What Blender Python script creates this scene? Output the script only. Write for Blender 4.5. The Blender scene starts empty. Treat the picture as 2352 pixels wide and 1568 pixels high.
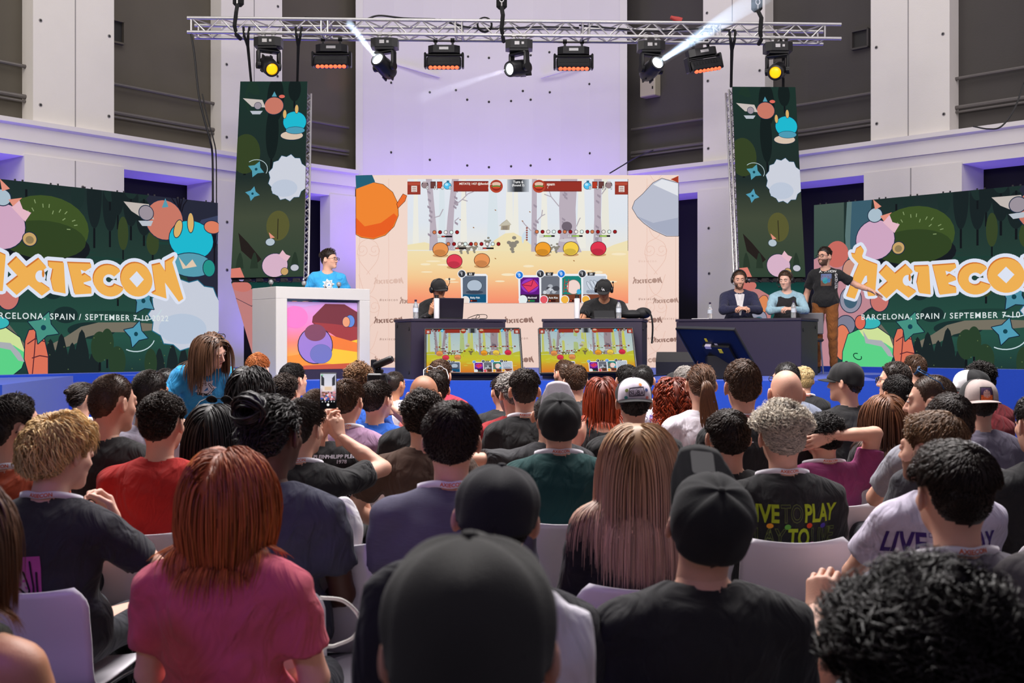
import bpy, math, random
import numpy as np
from mathutils import Vector, Matrix, geometry
from mathutils.bvhtree import BVHTree

PI = math.pi
F = 2352 * 40.0 / 36.0          # focal length in pixels of the 2352 px wide frame
CH = 1.5                        # camera height
HY = 784.0                      # eye level row
SC = bpy.context.scene
COL = SC.collection
rnd = random.Random(7)

# ---------------------------------------------------------------- camera, world, lights, exposure
cam_d = bpy.data.cameras.new('camera'); cam = bpy.data.objects.new('camera', cam_d); COL.objects.link(cam)
cam.location = (0, 0, CH); cam.rotation_euler = (PI / 2, 0, 0)
cam_d.lens = 40; cam_d.sensor_width = 36; cam_d.clip_start = 0.05; cam_d.clip_end = 200
cam_d.dof.use_dof = True; cam_d.dof.focus_distance = 12.0; cam_d.dof.aperture_fstop = 6.3
SC.camera = cam
SC.view_settings.view_transform = 'Standard'; SC.view_settings.look = 'None'
SC.view_settings.exposure = 0.0; SC.view_settings.gamma = 1.0; SC.view_settings.use_curve_mapping = False

w = bpy.data.worlds.new('hall_ambient'); SC.world = w; w.use_nodes = True
w.node_tree.nodes['Background'].inputs[0].default_value = (0.70, 0.65, 0.76, 1)
w.node_tree.nodes['Background'].inputs[1].default_value = 0.21

def area(name, loc, target, size, power, color=(1, 1, 1), spread=PI):
    l = bpy.data.lights.new(name, 'AREA'); l.shape = 'RECTANGLE'
    l.size, l.size_y = size; l.energy = power; l.color = color; l.spread = spread
    o = bpy.data.objects.new(name, l); COL.objects.link(o); o.location = loc
    o.rotation_euler = (Vector(target) - Vector(loc)).to_track_quat('-Z', 'Y').to_euler()
    return o

def spot(name, loc, target, power, color, angle, blend=0.4, radius=0.05):
    l = bpy.data.lights.new(name, 'SPOT'); l.energy = power; l.color = color
    l.spot_size = math.radians(angle); l.spot_blend = blend; l.shadow_soft_size = radius
    o = bpy.data.objects.new(name, l); COL.objects.link(o); o.location = loc
    o.rotation_euler = (Vector(target) - Vector(loc)).to_track_quat('-Z', 'Y').to_euler()
    return o

WARM, VIO, BLU = (1.0, 0.93, 0.84), (0.34, 0.20, 1.0), (0.22, 0.14, 1.0)
# hall lighting overhead (daylight coloured house lights high above the audience and the stage)
area('house_light', (0, 14.5, 12.0), (0, 19.5, 3.5), (12, 4), 450, (1.0, 0.96, 0.91))
area('house_light', (0, 8.0, 8.0), (0, 5.0, 0), (9, 2.5), 1650, (1.0, 0.95, 0.93))
area('house_light', (-9.5, 9, 8.0), (-7, 17, 5), (5, 4), 360, WARM)
area('house_light', (9.5, 9, 8.0), (7, 17, 5), (5, 4), 300, (1.0, 0.92, 0.93))
area('stage_front_light', (0, 7.0, 5.6), (0, 14.5, 1.9), (5, 1), 430, (1.0, 0.95, 0.92))
# violet washes behind the screens and over the audience
area('violet_uplight', (-.4, 21.0, 3.0), (-.4, 23, 5.6), (4.6, .4), 95, VIO)
for px_ in (-60, 390, 700): 
    a_ = (px_ - 1176) / F
    yy = {-60: 16.6, 390: 19.6, 700: 21.6}[px_]
    area('violet_uplight', (a_ * yy, yy, 1.9), (a_ * yy, yy + .01, 6), (1.6, .4), 26, BLU, 2.2)
for px_, yy in ((1590, 21.4), (1920, 19.8), (2300, 17.8)):
    a_ = (px_ - 1176) / F
    area('violet_uplight', (a_ * yy, yy, 1.9), (a_ * yy, yy + .01, 6), (1.6, .4), 20, BLU, 2.2)
area('violet_uplight', (-5.9, 16.6, 1.6), (-6.2, 17.3, 5.0), (3.5, .3), 10, BLU)
area('violet_uplight', (6.4, 17.0, 1.6), (6.6, 17.6, 5.0), (3.5, .3), 10, BLU)
area('violet_uplight', (-3.7, 19.6, 1.3), (-3.6, 20.6, 5.0), (1.2, .4), 22, BLU)
spot('violet_wash', (-3.0, -3.2, 5.2), (-.9, 2.6, 0.8), 420, (0.30, 0.10, 1.0), 20, 0.9, 0.3)
spot('orange_wash', (-2.4, 17.2, 5.6), (-3.35, 21.9, 6.55), 160, (1.0, .32, .12), 7, .8, .05)
spot('orange_wash', (3.0, 17.2, 5.6), (3.3, 21.4, 5.7), 110, (1.0, .36, .16), 7, .8, .05)
area('violet_fill', (0, -2.5, 3.6), (0, 4.5, .7), (6, 1.2), 12, (0.56, 0.40, 1.0))
# ---------------------------------------------------------------- small helpers
def lin(c):
    c = c / 255.0
    return c / 12.92 if c <= 0.04045 else ((c + 0.055) / 1.055) ** 2.4
def rgb(r, g=None, b=None):
    if g is None: r, g, b = r
    return (lin(r), lin(g), lin(b), 1.0)

_mats = {}
def mat(name, color, rough=0.6, metal=0.0, var=0.0, scale=20.0, bump=0.0, bscale=None, emit=None, estr=0.0, alpha=1.0, trans=0.0, spec=0.5, sheen=0.0, sss=0.0, stretch=None):
    if name in _mats: return _mats[name]
    m = bpy.data.materials.new(name); m.use_nodes = True
    nt = m.node_tree; b = nt.nodes['Principled BSDF']
    col = rgb(color)
    b.inputs['Base Color'].default_value = col
    b.inputs['Roughness'].default_value = rough; b.inputs['Metallic'].default_value = metal
    b.inputs['Specular IOR Level'].default_value = spec
    if sheen: b.inputs['Sheen Weight'].default_value = sheen
    if sss:
        b.inputs['Subsurface Weight'].default_value = sss
        b.inputs['Subsurface Radius'].default_value = (1.0, 0.3, 0.15); b.inputs['Subsurface Scale'].default_value = 0.012
    if trans: b.inputs['Transmission Weight'].default_value = trans
    if alpha < 1: b.inputs['Alpha'].default_value = alpha
    if emit:
        b.inputs['Emission Color'].default_value = rgb(emit); b.inputs['Emission Strength'].default_value = estr
    if var or bump:
        tc = nt.nodes.new('ShaderNodeTexCoord'); mp = nt.nodes.new('ShaderNodeMapping')
        nt.links.new(tc.outputs['Object'], mp.inputs[0])
        if stretch: mp.inputs['Scale'].default_value = stretch
        nz = nt.nodes.new('ShaderNodeTexNoise'); nz.inputs['Scale'].default_value = scale; nz.inputs['Detail'].default_value = 5
        nt.links.new(mp.outputs[0], nz.inputs['Vector'])
    if var:
        mx = nt.nodes.new('ShaderNodeMix'); mx.data_type = 'RGBA'
        mx.inputs[6].default_value = tuple(v * (1 - var) for v in col[:3]) + (1,)
        mx.inputs[7].default_value = tuple(min(1, v * (1 + var)) for v in col[:3]) + (1,)
        nt.links.new(nz.outputs[0], mx.inputs[0]); nt.links.new(mx.outputs[2], b.inputs['Base Color'])
    if bump:
        n2 = nz
        if bscale:
            n2 = nt.nodes.new('ShaderNodeTexNoise'); n2.inputs['Scale'].default_value = bscale; n2.inputs['Detail'].default_value = 4
            nt.links.new(mp.outputs[0], n2.inputs['Vector'])
        bp = nt.nodes.new('ShaderNodeBump'); bp.inputs['Strength'].default_value = 1.0; bp.inputs['Distance'].default_value = bump
        nt.links.new(n2.outputs[0], bp.inputs['Height']); nt.links.new(bp.outputs[0], b.inputs['Normal'])
    _mats[name] = m
    return m

def art_material(name, strength):
    """Emission that shows the picture's own flat colours, held in a colour attribute."""
    if name in _mats: return _mats[name]
    m = bpy.data.materials.new(name); m.use_nodes = True; nt = m.node_tree; nt.nodes.clear()
    at = nt.nodes.new('ShaderNodeAttribute'); at.attribute_name = 'Col'
    em = nt.nodes.new('ShaderNodeEmission'); em.inputs[1].default_value = strength
    out = nt.nodes.new('ShaderNodeOutputMaterial')
    nt.links.new(at.outputs['Color'], em.inputs[0]); nt.links.new(em.outputs[0], out.inputs[0])
    _mats[name] = m; return m

def print_material(name, rough=0.7):
    """A printed surface: diffuse, colours from the attribute."""
    if name in _mats: return _mats[name]
    m = bpy.data.materials.new(name); m.use_nodes = True; nt = m.node_tree
    at = nt.nodes.new('ShaderNodeAttribute'); at.attribute_name = 'Col'
    b = nt.nodes['Principled BSDF']; b.inputs['Roughness'].default_value = rough
    nt.links.new(at.outputs['Color'], b.inputs['Base Color'])
    _mats[name] = m; return m

def link(name, me, parent=None):
    o = bpy.data.objects.new(name, me); COL.objects.link(o)
    if parent: o.parent = parent
    return o
def tag(o, label, cat=None, group=None, kind=None):
    o['label'] = label
    if cat: o['category'] = cat
    if group: o['group'] = group
    if kind: o['kind'] = kind
    return o
def thing(name, label, cat, loc=(0, 0, 0), rz=0.0, group=None):
    o = bpy.data.objects.new(name, None); COL.objects.link(o); o.location = loc; o.rotation_euler = (0, 0, rz)
    o.empty_display_size = 0.1
    return tag(o, label, cat, group)
def copy_tree(o, parent=None):
    c = o.copy(); COL.objects.link(c)
    if parent: c.parent = parent
    for ch in list(o.children): copy_tree(ch, c)
    return c

class MB:
    """Collects simple shapes and links them as ONE mesh object."""
    def __init__(s): s.v = []; s.f = []; s.m = []; s.mi = 0; s.M = None
    def add(s, vs, fs):
        n = len(s.v)
        if s.M is not None: vs = [tuple(s.M @ Vector(p)) for p in vs]
        s.v += [tuple(p) for p in vs]; s.f += [tuple(i + n for i in f) for f in fs]; s.m += [s.mi] * len(fs)
    def box(s, c, d, rot=None, bev=0.0):
        x, y, z = d[0] / 2, d[1] / 2, d[2] / 2
        if bev > 0:
            b = min(bev, x * .9, y * .9, z * .9); vs = []; 
            for sx in (-1, 1):
                for sy in (-1, 1):
                    for sz in (-1, 1):
                        vs += [(sx * x, sy * (y - b), sz * (z - b)), (sx * (x - b), sy * y, sz * (z - b)), (sx * (x - b), sy * (y - b), sz * z)]
            def i(sx, sy, sz, k): return (((sx > 0) * 2 + (sy > 0)) * 2 + (sz > 0)) * 3 + k
            fs = []
            for sg in (-1, 1):
                q = [(-1, -1), (1, -1), (1, 1), (-1, 1)]
                fs.append([i(sg, a, c_, 0) for a, c_ in q][::sg]); fs.append([i(a, sg, c_, 1) for a, c_ in q][::-sg]); fs.append([i(a, c_, sg, 2) for a, c_ in q][::sg])
            for a in (-1, 1):
                for c_ in (-1, 1):
                    fs.append([i(a, c_, -1, 0), i(a, c_, 1, 0), i(a, c_, 1, 1), i(a, c_, -1, 1)])
                    fs.append([i(a, -1, c_, 0), i(a, 1, c_, 0), i(a, 1, c_, 2), i(a, -1, c_, 2)])
                    fs.append([i(-1, a, c_, 1), i(1, a, c_, 1), i(1, a, c_, 2), i(-1, a, c_, 2)])
            for sx in (-1, 1):
                for sy in (-1, 1):
                    for sz in (-1, 1): fs.append([i(sx, sy, sz, 0), i(sx, sy, sz, 1), i(sx, sy, sz, 2)])
        else:
            vs = [(-x, -y, -z), (x, -y, -z), (x, y, -z), (-x, y, -z), (-x, -y, z), (x, -y, z), (x, y, z), (-x, y, z)]
            fs = [(0, 3, 2, 1), (4, 5, 6, 7), (0, 1, 5, 4), (1, 2, 6, 5), (2, 3, 7, 6), (3, 0, 4, 7)]
        R = rot if rot is not None else Matrix.Identity(3)
        s.add([R @ Vector(p) + Vector(c) for p in vs], fs); return s
    def tube(s, pts, r, n=8, closed=False, caps=True):
        pts = [Vector(p) for p in pts]; k = len(pts); rs = r if isinstance(r, (list, tuple)) else [r] * k
        vs = []; fs = []; up = None
        for i, p in enumerate(pts):
            a = pts[i - 1] if (i > 0 or closed) else p; b = pts[(i + 1) % k] if (i < k - 1 or closed) else p
            t = (b - a).normalized() if (b - a).length > 1e-9 else Vector((0, 0, 1))
            if up is None: up = t.orthogonal().normalized()
            up = (up - t * up.dot(t)); up = up.normalized() if up.length > 1e-6 else t.orthogonal().normalized()
            sd = t.cross(up)
            for j in range(n):
                an = 2 * PI * j / n; vs.append(p + (up * math.cos(an) + sd * math.sin(an)) * rs[i])
        for i in range(k if closed else k - 1):
            i2 = (i + 1) % k
            for j in range(n): fs.append((i * n + j, i * n + (j + 1) % n, i2 * n + (j + 1) % n, i2 * n + j))
        if caps and not closed: fs += [tuple(range(n))[::-1], tuple((k - 1) * n + j for j in range(n))]
        s.add(vs, fs); return s
    def lathe(s, prof, c=(0, 0, 0), n=20, rot=None):
        vs = []; fs = []; k = len(prof)
        for r, z in prof:
            for j in range(n): vs.append((r * math.cos(2 * PI * j / n), r * math.sin(2 * PI * j / n), z))
        for i in range(k - 1):
            for j in range(n): fs.append((i * n + j, i * n + (j + 1) % n, (i + 1) * n + (j + 1) % n, (i + 1) * n + j))
        fs += [tuple(range(n))[::-1], tuple((k - 1) * n + j for j in range(n))]
        R = rot if rot is not None else Matrix.Identity(3)
        s.add([R @ Vector(p) + Vector(c) for p in vs], fs); return s
    def prism(s, pts, a, b):
        """Extrude the XY outline PTS from z=a to z=b."""
        n = len(pts)
        vs = [(p[0], p[1], a) for p in pts] + [(p[0], p[1], b) for p in pts]
        ar = sum(pts[i][0] * pts[(i + 1) % n][1] - pts[(i + 1) % n][0] * pts[i][1] for i in range(n))
        fs = [tuple(range(n))[::-1], tuple(range(n, 2 * n))] + [(i, (i + 1) % n, n + (i + 1) % n, n + i) for i in range(n)]
        if ar < 0: fs = [f[::-1] for f in fs]
        s.add(vs, fs); return s
    def ball(s, c, r, n=10, m=14, rot=None):
        r = r if isinstance(r, (tuple, list)) else (r, r, r); vs = []; fs = []
        for i in range(n + 1):
            t = PI * i / n
            for j in range(m): vs.append((r[0] * math.sin(t) * math.cos(2 * PI * j / m), r[1] * math.sin(t) * math.sin(2 * PI * j / m), r[2] * math.cos(t)))
        for i in range(n):
            for j in range(m): fs.append((i * m + j, (i + 1) * m + j, (i + 1) * m + (j + 1) % m, i * m + (j + 1) % m))
        R = rot if rot is not None else Matrix.Identity(3)
        s.add([R @ Vector(p) + Vector(c) for p in vs], fs); return s
    def build(s, name, mats, parent=None, smooth=False, label=None):
        me = bpy.data.meshes.new(name); me.from_pydata(s.v, [], s.f)
        for m in (mats if isinstance(mats, (list, tuple)) else [mats]): me.materials.append(m)
        me.polygons.foreach_set('material_index', s.m)
        if smooth:
            me.polygons.foreach_set('use_smooth', [True] * len(s.f))
            if smooth != 'all': me.set_sharp_from_angle(angle=math.radians(40))
        me.update(); o = link(name, me, parent)
        if label: o['label'] = label
        return o

def rotz(a): return Matrix.Rotation(a, 3, 'Z')
def rotx(a): return Matrix.Rotation(a, 3, 'X')
def roty(a): return Matrix.Rotation(a, 3, 'Y')
def at(px, py, Z): return Vector(((px - 1176) / F * Z, Z, CH - (py - HY) / F * Z))
def catmull(pts, n=8):
    P = [np.array(p, float) for p in pts]; P = [2 * P[0] - P[1]] + P + [2 * P[-1] - P[-2]]; out = []
    for i in range(1, len(P) - 2):
        for k in range(n):
            t = k / n; a, b, c, d = P[i - 1:i + 3]
            out.append(tuple(.5 * (2 * b + (c - a) * t + (2 * a - 5 * b + 4 * c - d) * t * t + (3 * b - a - 3 * c + d) * t ** 3)))
    out.append(tuple(P[-2])); return out

_txt = {}
def text_tris(body, size=1.0, bold=0.0, align='LEFT', spacing=1.0):
    """2-D triangles of a line of lettering: (verts Nx2, faces)."""
    key = (body, bold, align, spacing)
    if key not in _txt:
        c = bpy.data.curves.new('lettering', 'FONT'); c.body = body; c.size = 1.0; c.offset = bold; c.align_x = align; c.space_character = spacing
        c.resolution_u = 3
        o = bpy.data.objects.new('lettering', c); COL.objects.link(o)
        dg = bpy.context.evaluated_depsgraph_get(); me = o.evaluated_get(dg).to_mesh()
        v = np.array([(p.co.x, p.co.y) for p in me.vertices]) if len(me.vertices) else np.zeros((0, 2))
        f = [tuple(p.vertices) for p in me.polygons]
        o.evaluated_get(dg).to_mesh_clear(); bpy.data.objects.remove(o); bpy.data.curves.remove(c)
        _txt[key] = (v, f)
    v, f = _txt[key]
    return v * size, f

class Art:
    """A flat picture of coloured shapes; build() lays it on a surface through a mapping (u, v, layer) -> point."""
    def __init__(s): s.v = []; s.f = []; s.c = []; s.l = 0
    def poly(s, pts, col, layer=None):
        if layer is None: s.l += 1; layer = s.l
        n = len(s.v); s.v += [(p[0], p[1], layer) for p in pts]; s.f.append(tuple(range(n, n + len(pts))))
        s.c.append([rgb(c) for c in col] if isinstance(col[0], (tuple, list)) else [rgb(col)] * len(pts))
        return s
    def grad(s, x0, y0, x1, y1, stops, horizontal=False):
        s.l += 1
        for (t0, c0), (t1, c1) in zip(stops, stops[1:]):
            if horizontal:
                a, b = x0 + (x1 - x0) * t0, x0 + (x1 - x0) * t1; s.poly([(a, y0), (b, y0), (b, y1), (a, y1)], [c0, c1, c1, c0], s.l)
            else:
                a, b = y0 + (y1 - y0) * t0, y0 + (y1 - y0) * t1; s.poly([(x0, a), (x1, a), (x1, b), (x0, b)], [c0, c0, c1, c1], s.l)
        return s
    def ell(s, cx, cy, rx, ry, col, n=26, rot=0.0, layer=None):
        ca, sa = math.cos(rot), math.sin(rot)
        return s.poly([(cx + rx * math.cos(t) * ca - ry * math.sin(t) * sa, cy + rx * math.cos(t) * sa + ry * math.sin(t) * ca) for t in [2 * PI * k / n for k in range(n)]], col, layer)
    def stroke(s, pts, wd, col, closed=False, joints=True):
        s.l += 1; k = len(pts)
        for i in range(k if closed else k - 1):
            (x0, y0), (x1, y1) = pts[i][:2], pts[(i + 1) % k][:2]; d = math.hypot(x1 - x0, y1 - y0)
            if d < 1e-9: continue
            nx, ny = -(y1 - y0) / d * wd / 2, (x1 - x0) / d * wd / 2
            s.poly([(x0 + nx, y0 + ny), (x1 + nx, y1 + ny), (x1 - nx, y1 - ny), (x0 - nx, y0 - ny)], col, s.l)
        if joints:
            for p in pts: s.ell(p[0], p[1], wd / 2, wd / 2, col, 8, layer=s.l)
        return s
    def text(s, body, x, y, size, col, bold=0.0, align='CENTER', rot=0.0, spacing=1.0, flip=-1):
        v, f = text_tris(body, size, bold, align, spacing); s.l += 1; ca, sa = math.cos(rot), math.sin(rot); n = len(s.v)
        for a, b in v: b *= flip; s.v.append((x + a * ca - b * sa, y + a * sa + b * ca, s.l))
        for q in f: s.f.append(tuple(i + n for i in q)); s.c.append([rgb(col)] * len(q))
        return s
    def rect(s, x0, y0, x1, y1, col): return s.poly([(x0, y0), (x1, y0), (x1, y1), (x0, y1)], col)
    def clip(s, lo, hi):
        s.v = [(min(max(x, lo[0]), hi[0]), min(max(y, lo[1]), hi[1]), l) for x, y, l in s.v]
    def mapped(s, fn):
        t = Art(); t.v = [tuple(fn(x, y)) + (l,) for x, y, l in s.v]; t.f = list(s.f); t.c = list(s.c); t.l = s.l; return t
    def refine(s, mx):
        """Cuts the shapes into small triangles so that they can follow a curved surface."""
        t = Art(); t.l = s.l
        for f, c in zip(s.f, s.c):
            P = [Vector((s.v[i][0], s.v[i][1], 0)) for i in f]; l = s.v[f[0]][2]
            tri = [(0, 1, 2)] if len(P) == 3 else geometry.tessellate_polygon([P])
            st = [[(P[a].x, P[a].y), (P[b].x, P[b].y), (P[d].x, P[d].y)] for a, b, d in tri]
            while st:
                q = st.pop(); e = [math.dist(q[k], q[(k + 1) % 3]) for k in range(3)]; k = max(range(3), key=lambda i: e[i])
                if e[k] > mx: m = ((q[k][0] + q[(k + 1) % 3][0]) / 2, (q[k][1] + q[(k + 1) % 3][1]) / 2); a, b, d = q[k], q[(k + 1) % 3], q[(k + 2) % 3]; st += [[a, m, d], [m, b, d]]; continue
                n = len(t.v); t.v += [(p[0], p[1], l) for p in q]; t.f.append((n, n + 1, n + 2)); t.c.append([c[0]] * 3)
        return t
    def merge(s, o):
        n = len(s.v); s.v += [(x, y, l + s.l) for x, y, l in o.v]; s.f += [tuple(i + n for i in q) for q in o.f]; s.c += o.c; s.l += o.l
    def build(s, name, material, fn, parent=None, dl=0.00012, label=None):
        me = bpy.data.meshes.new(name); P = [tuple(fn(x, y, l * dl)) for x, y, l in s.v]
        me.from_pydata(P, [], s.f); me.materials.append(material)
        ca = me.color_attributes.new('Col', 'FLOAT_COLOR', 'CORNER')
        ca.data.foreach_set('color', np.array([c for q in s.c for c in q], dtype=np.float32).ravel())
        me.update(); o = link(name, me, parent)
        if label: o['label'] = label
        return o

def quad_map(p00, p10, p11, p01, x0, y0, x1, y1):
    """Maps picture x,y in [x0..x1],[y0..y1] (y downward) bilinearly on a flat quad (top-left, top-right, bottom-right, bottom-left); layers rise along the normal."""
    a, b, c, d = [Vector(p) for p in (p00, p10, p11, p01)]; n = (d - a).cross(b - a).normalized()
    def fn(x, y, l):
        u = (x - x0) / (x1 - x0); v = (y - y0) / (y1 - y0)
        return a * (1 - u) * (1 - v) + b * u * (1 - v) + c * u * v + d * (1 - u) * v + n * l
    return fn
# ---------------------------------------------------------------- the hall
M_white = mat('painted_plaster', (226, 221, 216), .75, var=.03, scale=3, bump=.0015, bscale=60)
M_apse = mat('apse_plaster', (224, 220, 222), .8, var=.02, scale=2, bump=.001, bscale=50)
M_corn = mat('cornice_plaster', (225, 220, 220), .7, var=.02, scale=3)
M_grey = mat('grey_recess_plaster', (88, 82, 72), .85, var=.12, scale=1.5, bump=.002, bscale=40)
M_greyR = mat('dark_recess_plaster', (70, 66, 64), .85, var=.12, scale=1.5, bump=.002, bscale=40)
M_void = mat('dark_passage', (14, 13, 20), .9, var=.2, scale=2)
M_seam = mat('panel_joint', (150, 146, 146), .8)
M_hole = mat('bolt_hole', (30, 28, 30), .6)
M_floor = mat('floor_carpet', (40, 38, 40), .95, var=.25, scale=30, bump=.003, bscale=300)
M_blk = mat('black_metal', (20, 20, 22), .45, var=.1, scale=30)
M_steel = mat('rail_steel', (105, 100, 98), .5, metal=.3, var=.1)

def struct(o, label=None): o['kind'] = 'structure'; return o

P = [(-12.5, 10.45), (-7.5, 16.7), (-4.86, 20.0), (-3.02, 22.0)]       # left run of the wall, in plan
Q = [(2.2, 22.2), (3.07, 21.4), (5.0, 19.8), (7.68, 17.05), (13.0, 11.6)]
def wallpt(px, line):
    q = (px - 1176) / F
    for (x0, y0), (x1, y1) in zip(line, line[1:]):
        dx, dy = x1 - x0, y1 - y0; den = dx - q * dy
        t = (q * y0 - x0) / den
        if -1e-6 <= t <= 1 + 1e-6 or (line is P and x0 == P[0][0] and t < 0) or (line is Q and x1 == Q[-1][0] and t > 1):
            L = math.hypot(dx, dy); return Vector((x0 + dx * t, y0 + dy * t)), Vector((dx / L, dy / L))
    raise ValueError(px)
def outward(t): return Vector((-t.y, t.x))         # away from the room

def offset_line(line, d):
    out = []
    for i, p in enumerate(line):
        ts = []
        if i > 0: ts.append((Vector(line[i]) - Vector(line[i - 1])).normalized())
        if i < len(line) - 1: ts.append((Vector(line[i + 1]) - Vector(line[i])).normalized())
        n = Vector((0, 0))
        for t in ts: n += outward(t)
        n.normalize(); n /= max(.5, n.dot(outward(ts[0]))); out.append(Vector(p) + n * d)
    return out
def sweep(mb, line, prof):
    """PROF: (offset into the room, z) outline swept along a plan line."""
    vs = []; k = len(prof)
    for i in range(len(line)):
        for d, z in prof: p = offset_line(line, -d)[i]; vs.append((p.x, p.y, z))
    fs = [(i * k + j, i * k + (j + 1) % k, (i + 1) * k + (j + 1) % k, (i + 1) * k + j) for i in range(len(line) - 1) for j in range(k)]
    fs += [tuple(range(k)), tuple((len(line) - 1) * k + j for j in range(k))[::-1]]
    mb.add(vs, fs)

fl = MB(); fl.box((0, 11, -.05), (40, 32, .1)); struct(fl.build('floor', M_floor))

CZ = 4.8                                          # cornice top
for side, line in (('left', P), ('right', Q)):
    g = M_grey if side == 'left' else M_greyR
    ext = ([*line, (-2.55, 22.51)] if side == 'left' else [(1.75, 22.62), *line])
    r = MB(); b = offset_line(ext, .32); f = offset_line(line, .85)
    sweep(r, [tuple(p) for p in b], [(0, CZ - .4), (0, 10.5), (-.2, 10.5), (-.2, CZ - .4)])
    struct(r.build('wall_' + side, g))
    r = MB(); sweep(r, [tuple(p) for p in f], [(0, 0), (0, CZ - .35), (-.2, CZ - .35), (-.2, 0)])
    struct(r.build('wall_back_' + side, M_void))
    c = MB()
    sweep(c, line, [(.10, CZ), (-.9, CZ), (-.9, CZ - .53), (-.02, CZ - .53), (-.02, CZ - .32), (.03, CZ - .32), (.03, CZ - .10), (.10, CZ - .07)])
    struct(c.build('trim_1' if side == 'left' else 'trim_2', M_corn))
    # service rails on the recess wall
    for k, (z, r_) in enumerate(((CZ + .86, .028), (CZ + .40, .035), (CZ + .33, .02))):
        rl = MB(); pts = offset_line(line, .22)
        rl.tube([(p.x, p.y, z) for p in pts], r_, 8)
        o = struct(rl.build('trim_%d' % (3 + k + (3 if side == 'right' else 0)), M_steel, smooth=True))

def pier(n, line, pxa, pxb, z0, z1, depth, seam, holes):
    (a, ta), (b, tb) = wallpt(pxa, line), wallpt(pxb, line); t = (b - a).normalized(); o = outward(t)
    m = MB()
    pts = [a, b, b + o * depth, a + o * depth]
    m.prism([(p.x, p.y) for p in pts], z0, z1)
    m.mi = 1
    if seam:
        s, _ = wallpt(seam, line); s = a + t * (s - a).dot(t)
        R = Matrix(((t.x, o.x, 0), (t.y, o.y, 0), (0, 0, 1)))
        m.box((s.x, s.y, (z0 + z1) / 2), (.018, .006, z1 - z0 - .01), R)
    for hx, hy in holes:
        s, _ = wallpt(hx, line); s = a + t * (s - a).dot(t); z = CH - (hy - HY) / F * s.y
        R = Matrix(((t.x, o.x, 0), (t.y, o.y, 0), (0, 0, 1))) @ rotx(PI / 2)
        m.mi = 1; m.lathe([(.03, -.004), (.03, .004), (.022, .006)], (s.x, s.y, z), 12, R)
        m.mi = 2; m.lathe([(.018, -.004), (.018, .008)], (s.x, s.y, z), 10, R)
    struct(m.build('wall_pier_%d' % n, [M_white, M_seam, M_hole]))
pier(1, P, 76, 262, CZ, 10.4, .32, 173, [(93, 47), (251, 83), (93, 241), (250, 267)])
pier(2, P, 508, 648, CZ, 10.4, .32, 583, [(520, 148), (638, 15), (520, 315), (637, 175)])
pier(3, P, 56, 285, 0, CZ - .5, .8, 173, [(190, 430)])
pier(4, P, 492, 560, 0, CZ - .5, .8, None, [(521, 510), (521, 620), (521, 788)])
pier(5, Q, 1615, 1757, CZ, 10.4, .32, 1682, [(1624, 30), (1626, 186), (1745, 162), (1627, 341)])
pier(6, Q, 2000, 2181, CZ, 10.4, .32, 2086, [(2013, 109), (2166, 78), (2168, 262), (2014, 284)])
pier(7, Q, 1602, 1690, 0, CZ - .5, .8, None, [(1628, 524), (1629, 628)])
pier(8, Q, 1984, 2209, 0, CZ - .5, .8, 2092, [])
pier(9, P, -330, -140, CZ, 10.4, .32, -235, [])
pier(10, Q, 2420, 2610, CZ, 10.4, .32, 2500, [])
pier(11, P, 758, 817, 0, CZ - .5, .3, None, [])

# the central bay: two flat strips and a shallow curved apse between them
bay = MB()
zl = at(817, 0, 22.0).x; zr = at(1438, 0, 22.2).x; w1 = .14
cpts = []
nseg = 9
for k in range(nseg + 1):
    u = k / nseg; cpts.append((zl + w1 + (zr - zl - 2 * w1) * u, 22.02 + 1.15 * (1 - (2 * u - 1) ** 2)))
for (x0, y0), (x1, y1) in zip(cpts, cpts[1:]):
    n = len(bay.v); bay.add([(x0, y0, 0), (x1, y1, 0), (x1, y1, 10.5), (x0, y0, 10.5)], [(0, 1, 2, 3)])
for (x0, x1) in ((zl, zl + w1), (zr - w1, zr)): bay.box(((x0 + x1) / 2, 22.35, 5.25), (w1, .7, 10.5))
bay.mi = 1
for (hx, hy, yy) in [(898, 190, 22.4), (898, 350, 22.4), (987, 212, 22.8), (987, 367, 22.8), (1047, 207, 23), (1073, 229, 23.1), (1073, 380, 23.1), (1075, 130, 23.1), (1123, 133, 23.1), (1123, 234, 23.1), (1123, 384, 23.1), (1174, 232, 23.1), (1174, 382, 23.1), (1201, 209, 23.1), (1219, 127, 23), (1219, 229, 23), (1219, 380, 23), (1262, 120, 22.8), (1263, 212, 22.8), (1263, 366, 22.8), (1354, 193, 22.4), (1355, 352, 22.4)]:
    q = (hx - 1176) / F; best = None
    for (x0, y0), (x1, y1) in zip(cpts, cpts[1:]):
        t = (q * y0 - x0) / ((x1 - x0) - q * (y1 - y0))
        if 0 <= t <= 1: best = (x0 + t * (x1 - x0), y0 + t * (y1 - y0))
    if best: bay.lathe([(.026, 0), (.02, .012)], (best[0], best[1], CH - (hy - HY) / F * best[1]), 8, rotx(PI / 2))
# shallow horizontal ledges set in the curve
for a, b, ya, yb in ((908, 1010, 146, 176), (1336, 1242, 150, 178)):
    pa = at(a, ya, 22.45); pb = at(b, yb, 22.9); bay.mi = 0; bay.tube([pa, pb], .03, 4)
struct(bay.build('wall_apse', [M_apse, M_hole]))
ba = MB(); ba.box((0, 24.2, 5.25), (9, .2, 10.5)); struct(ba.build('wall_rear', M_void))
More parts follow.
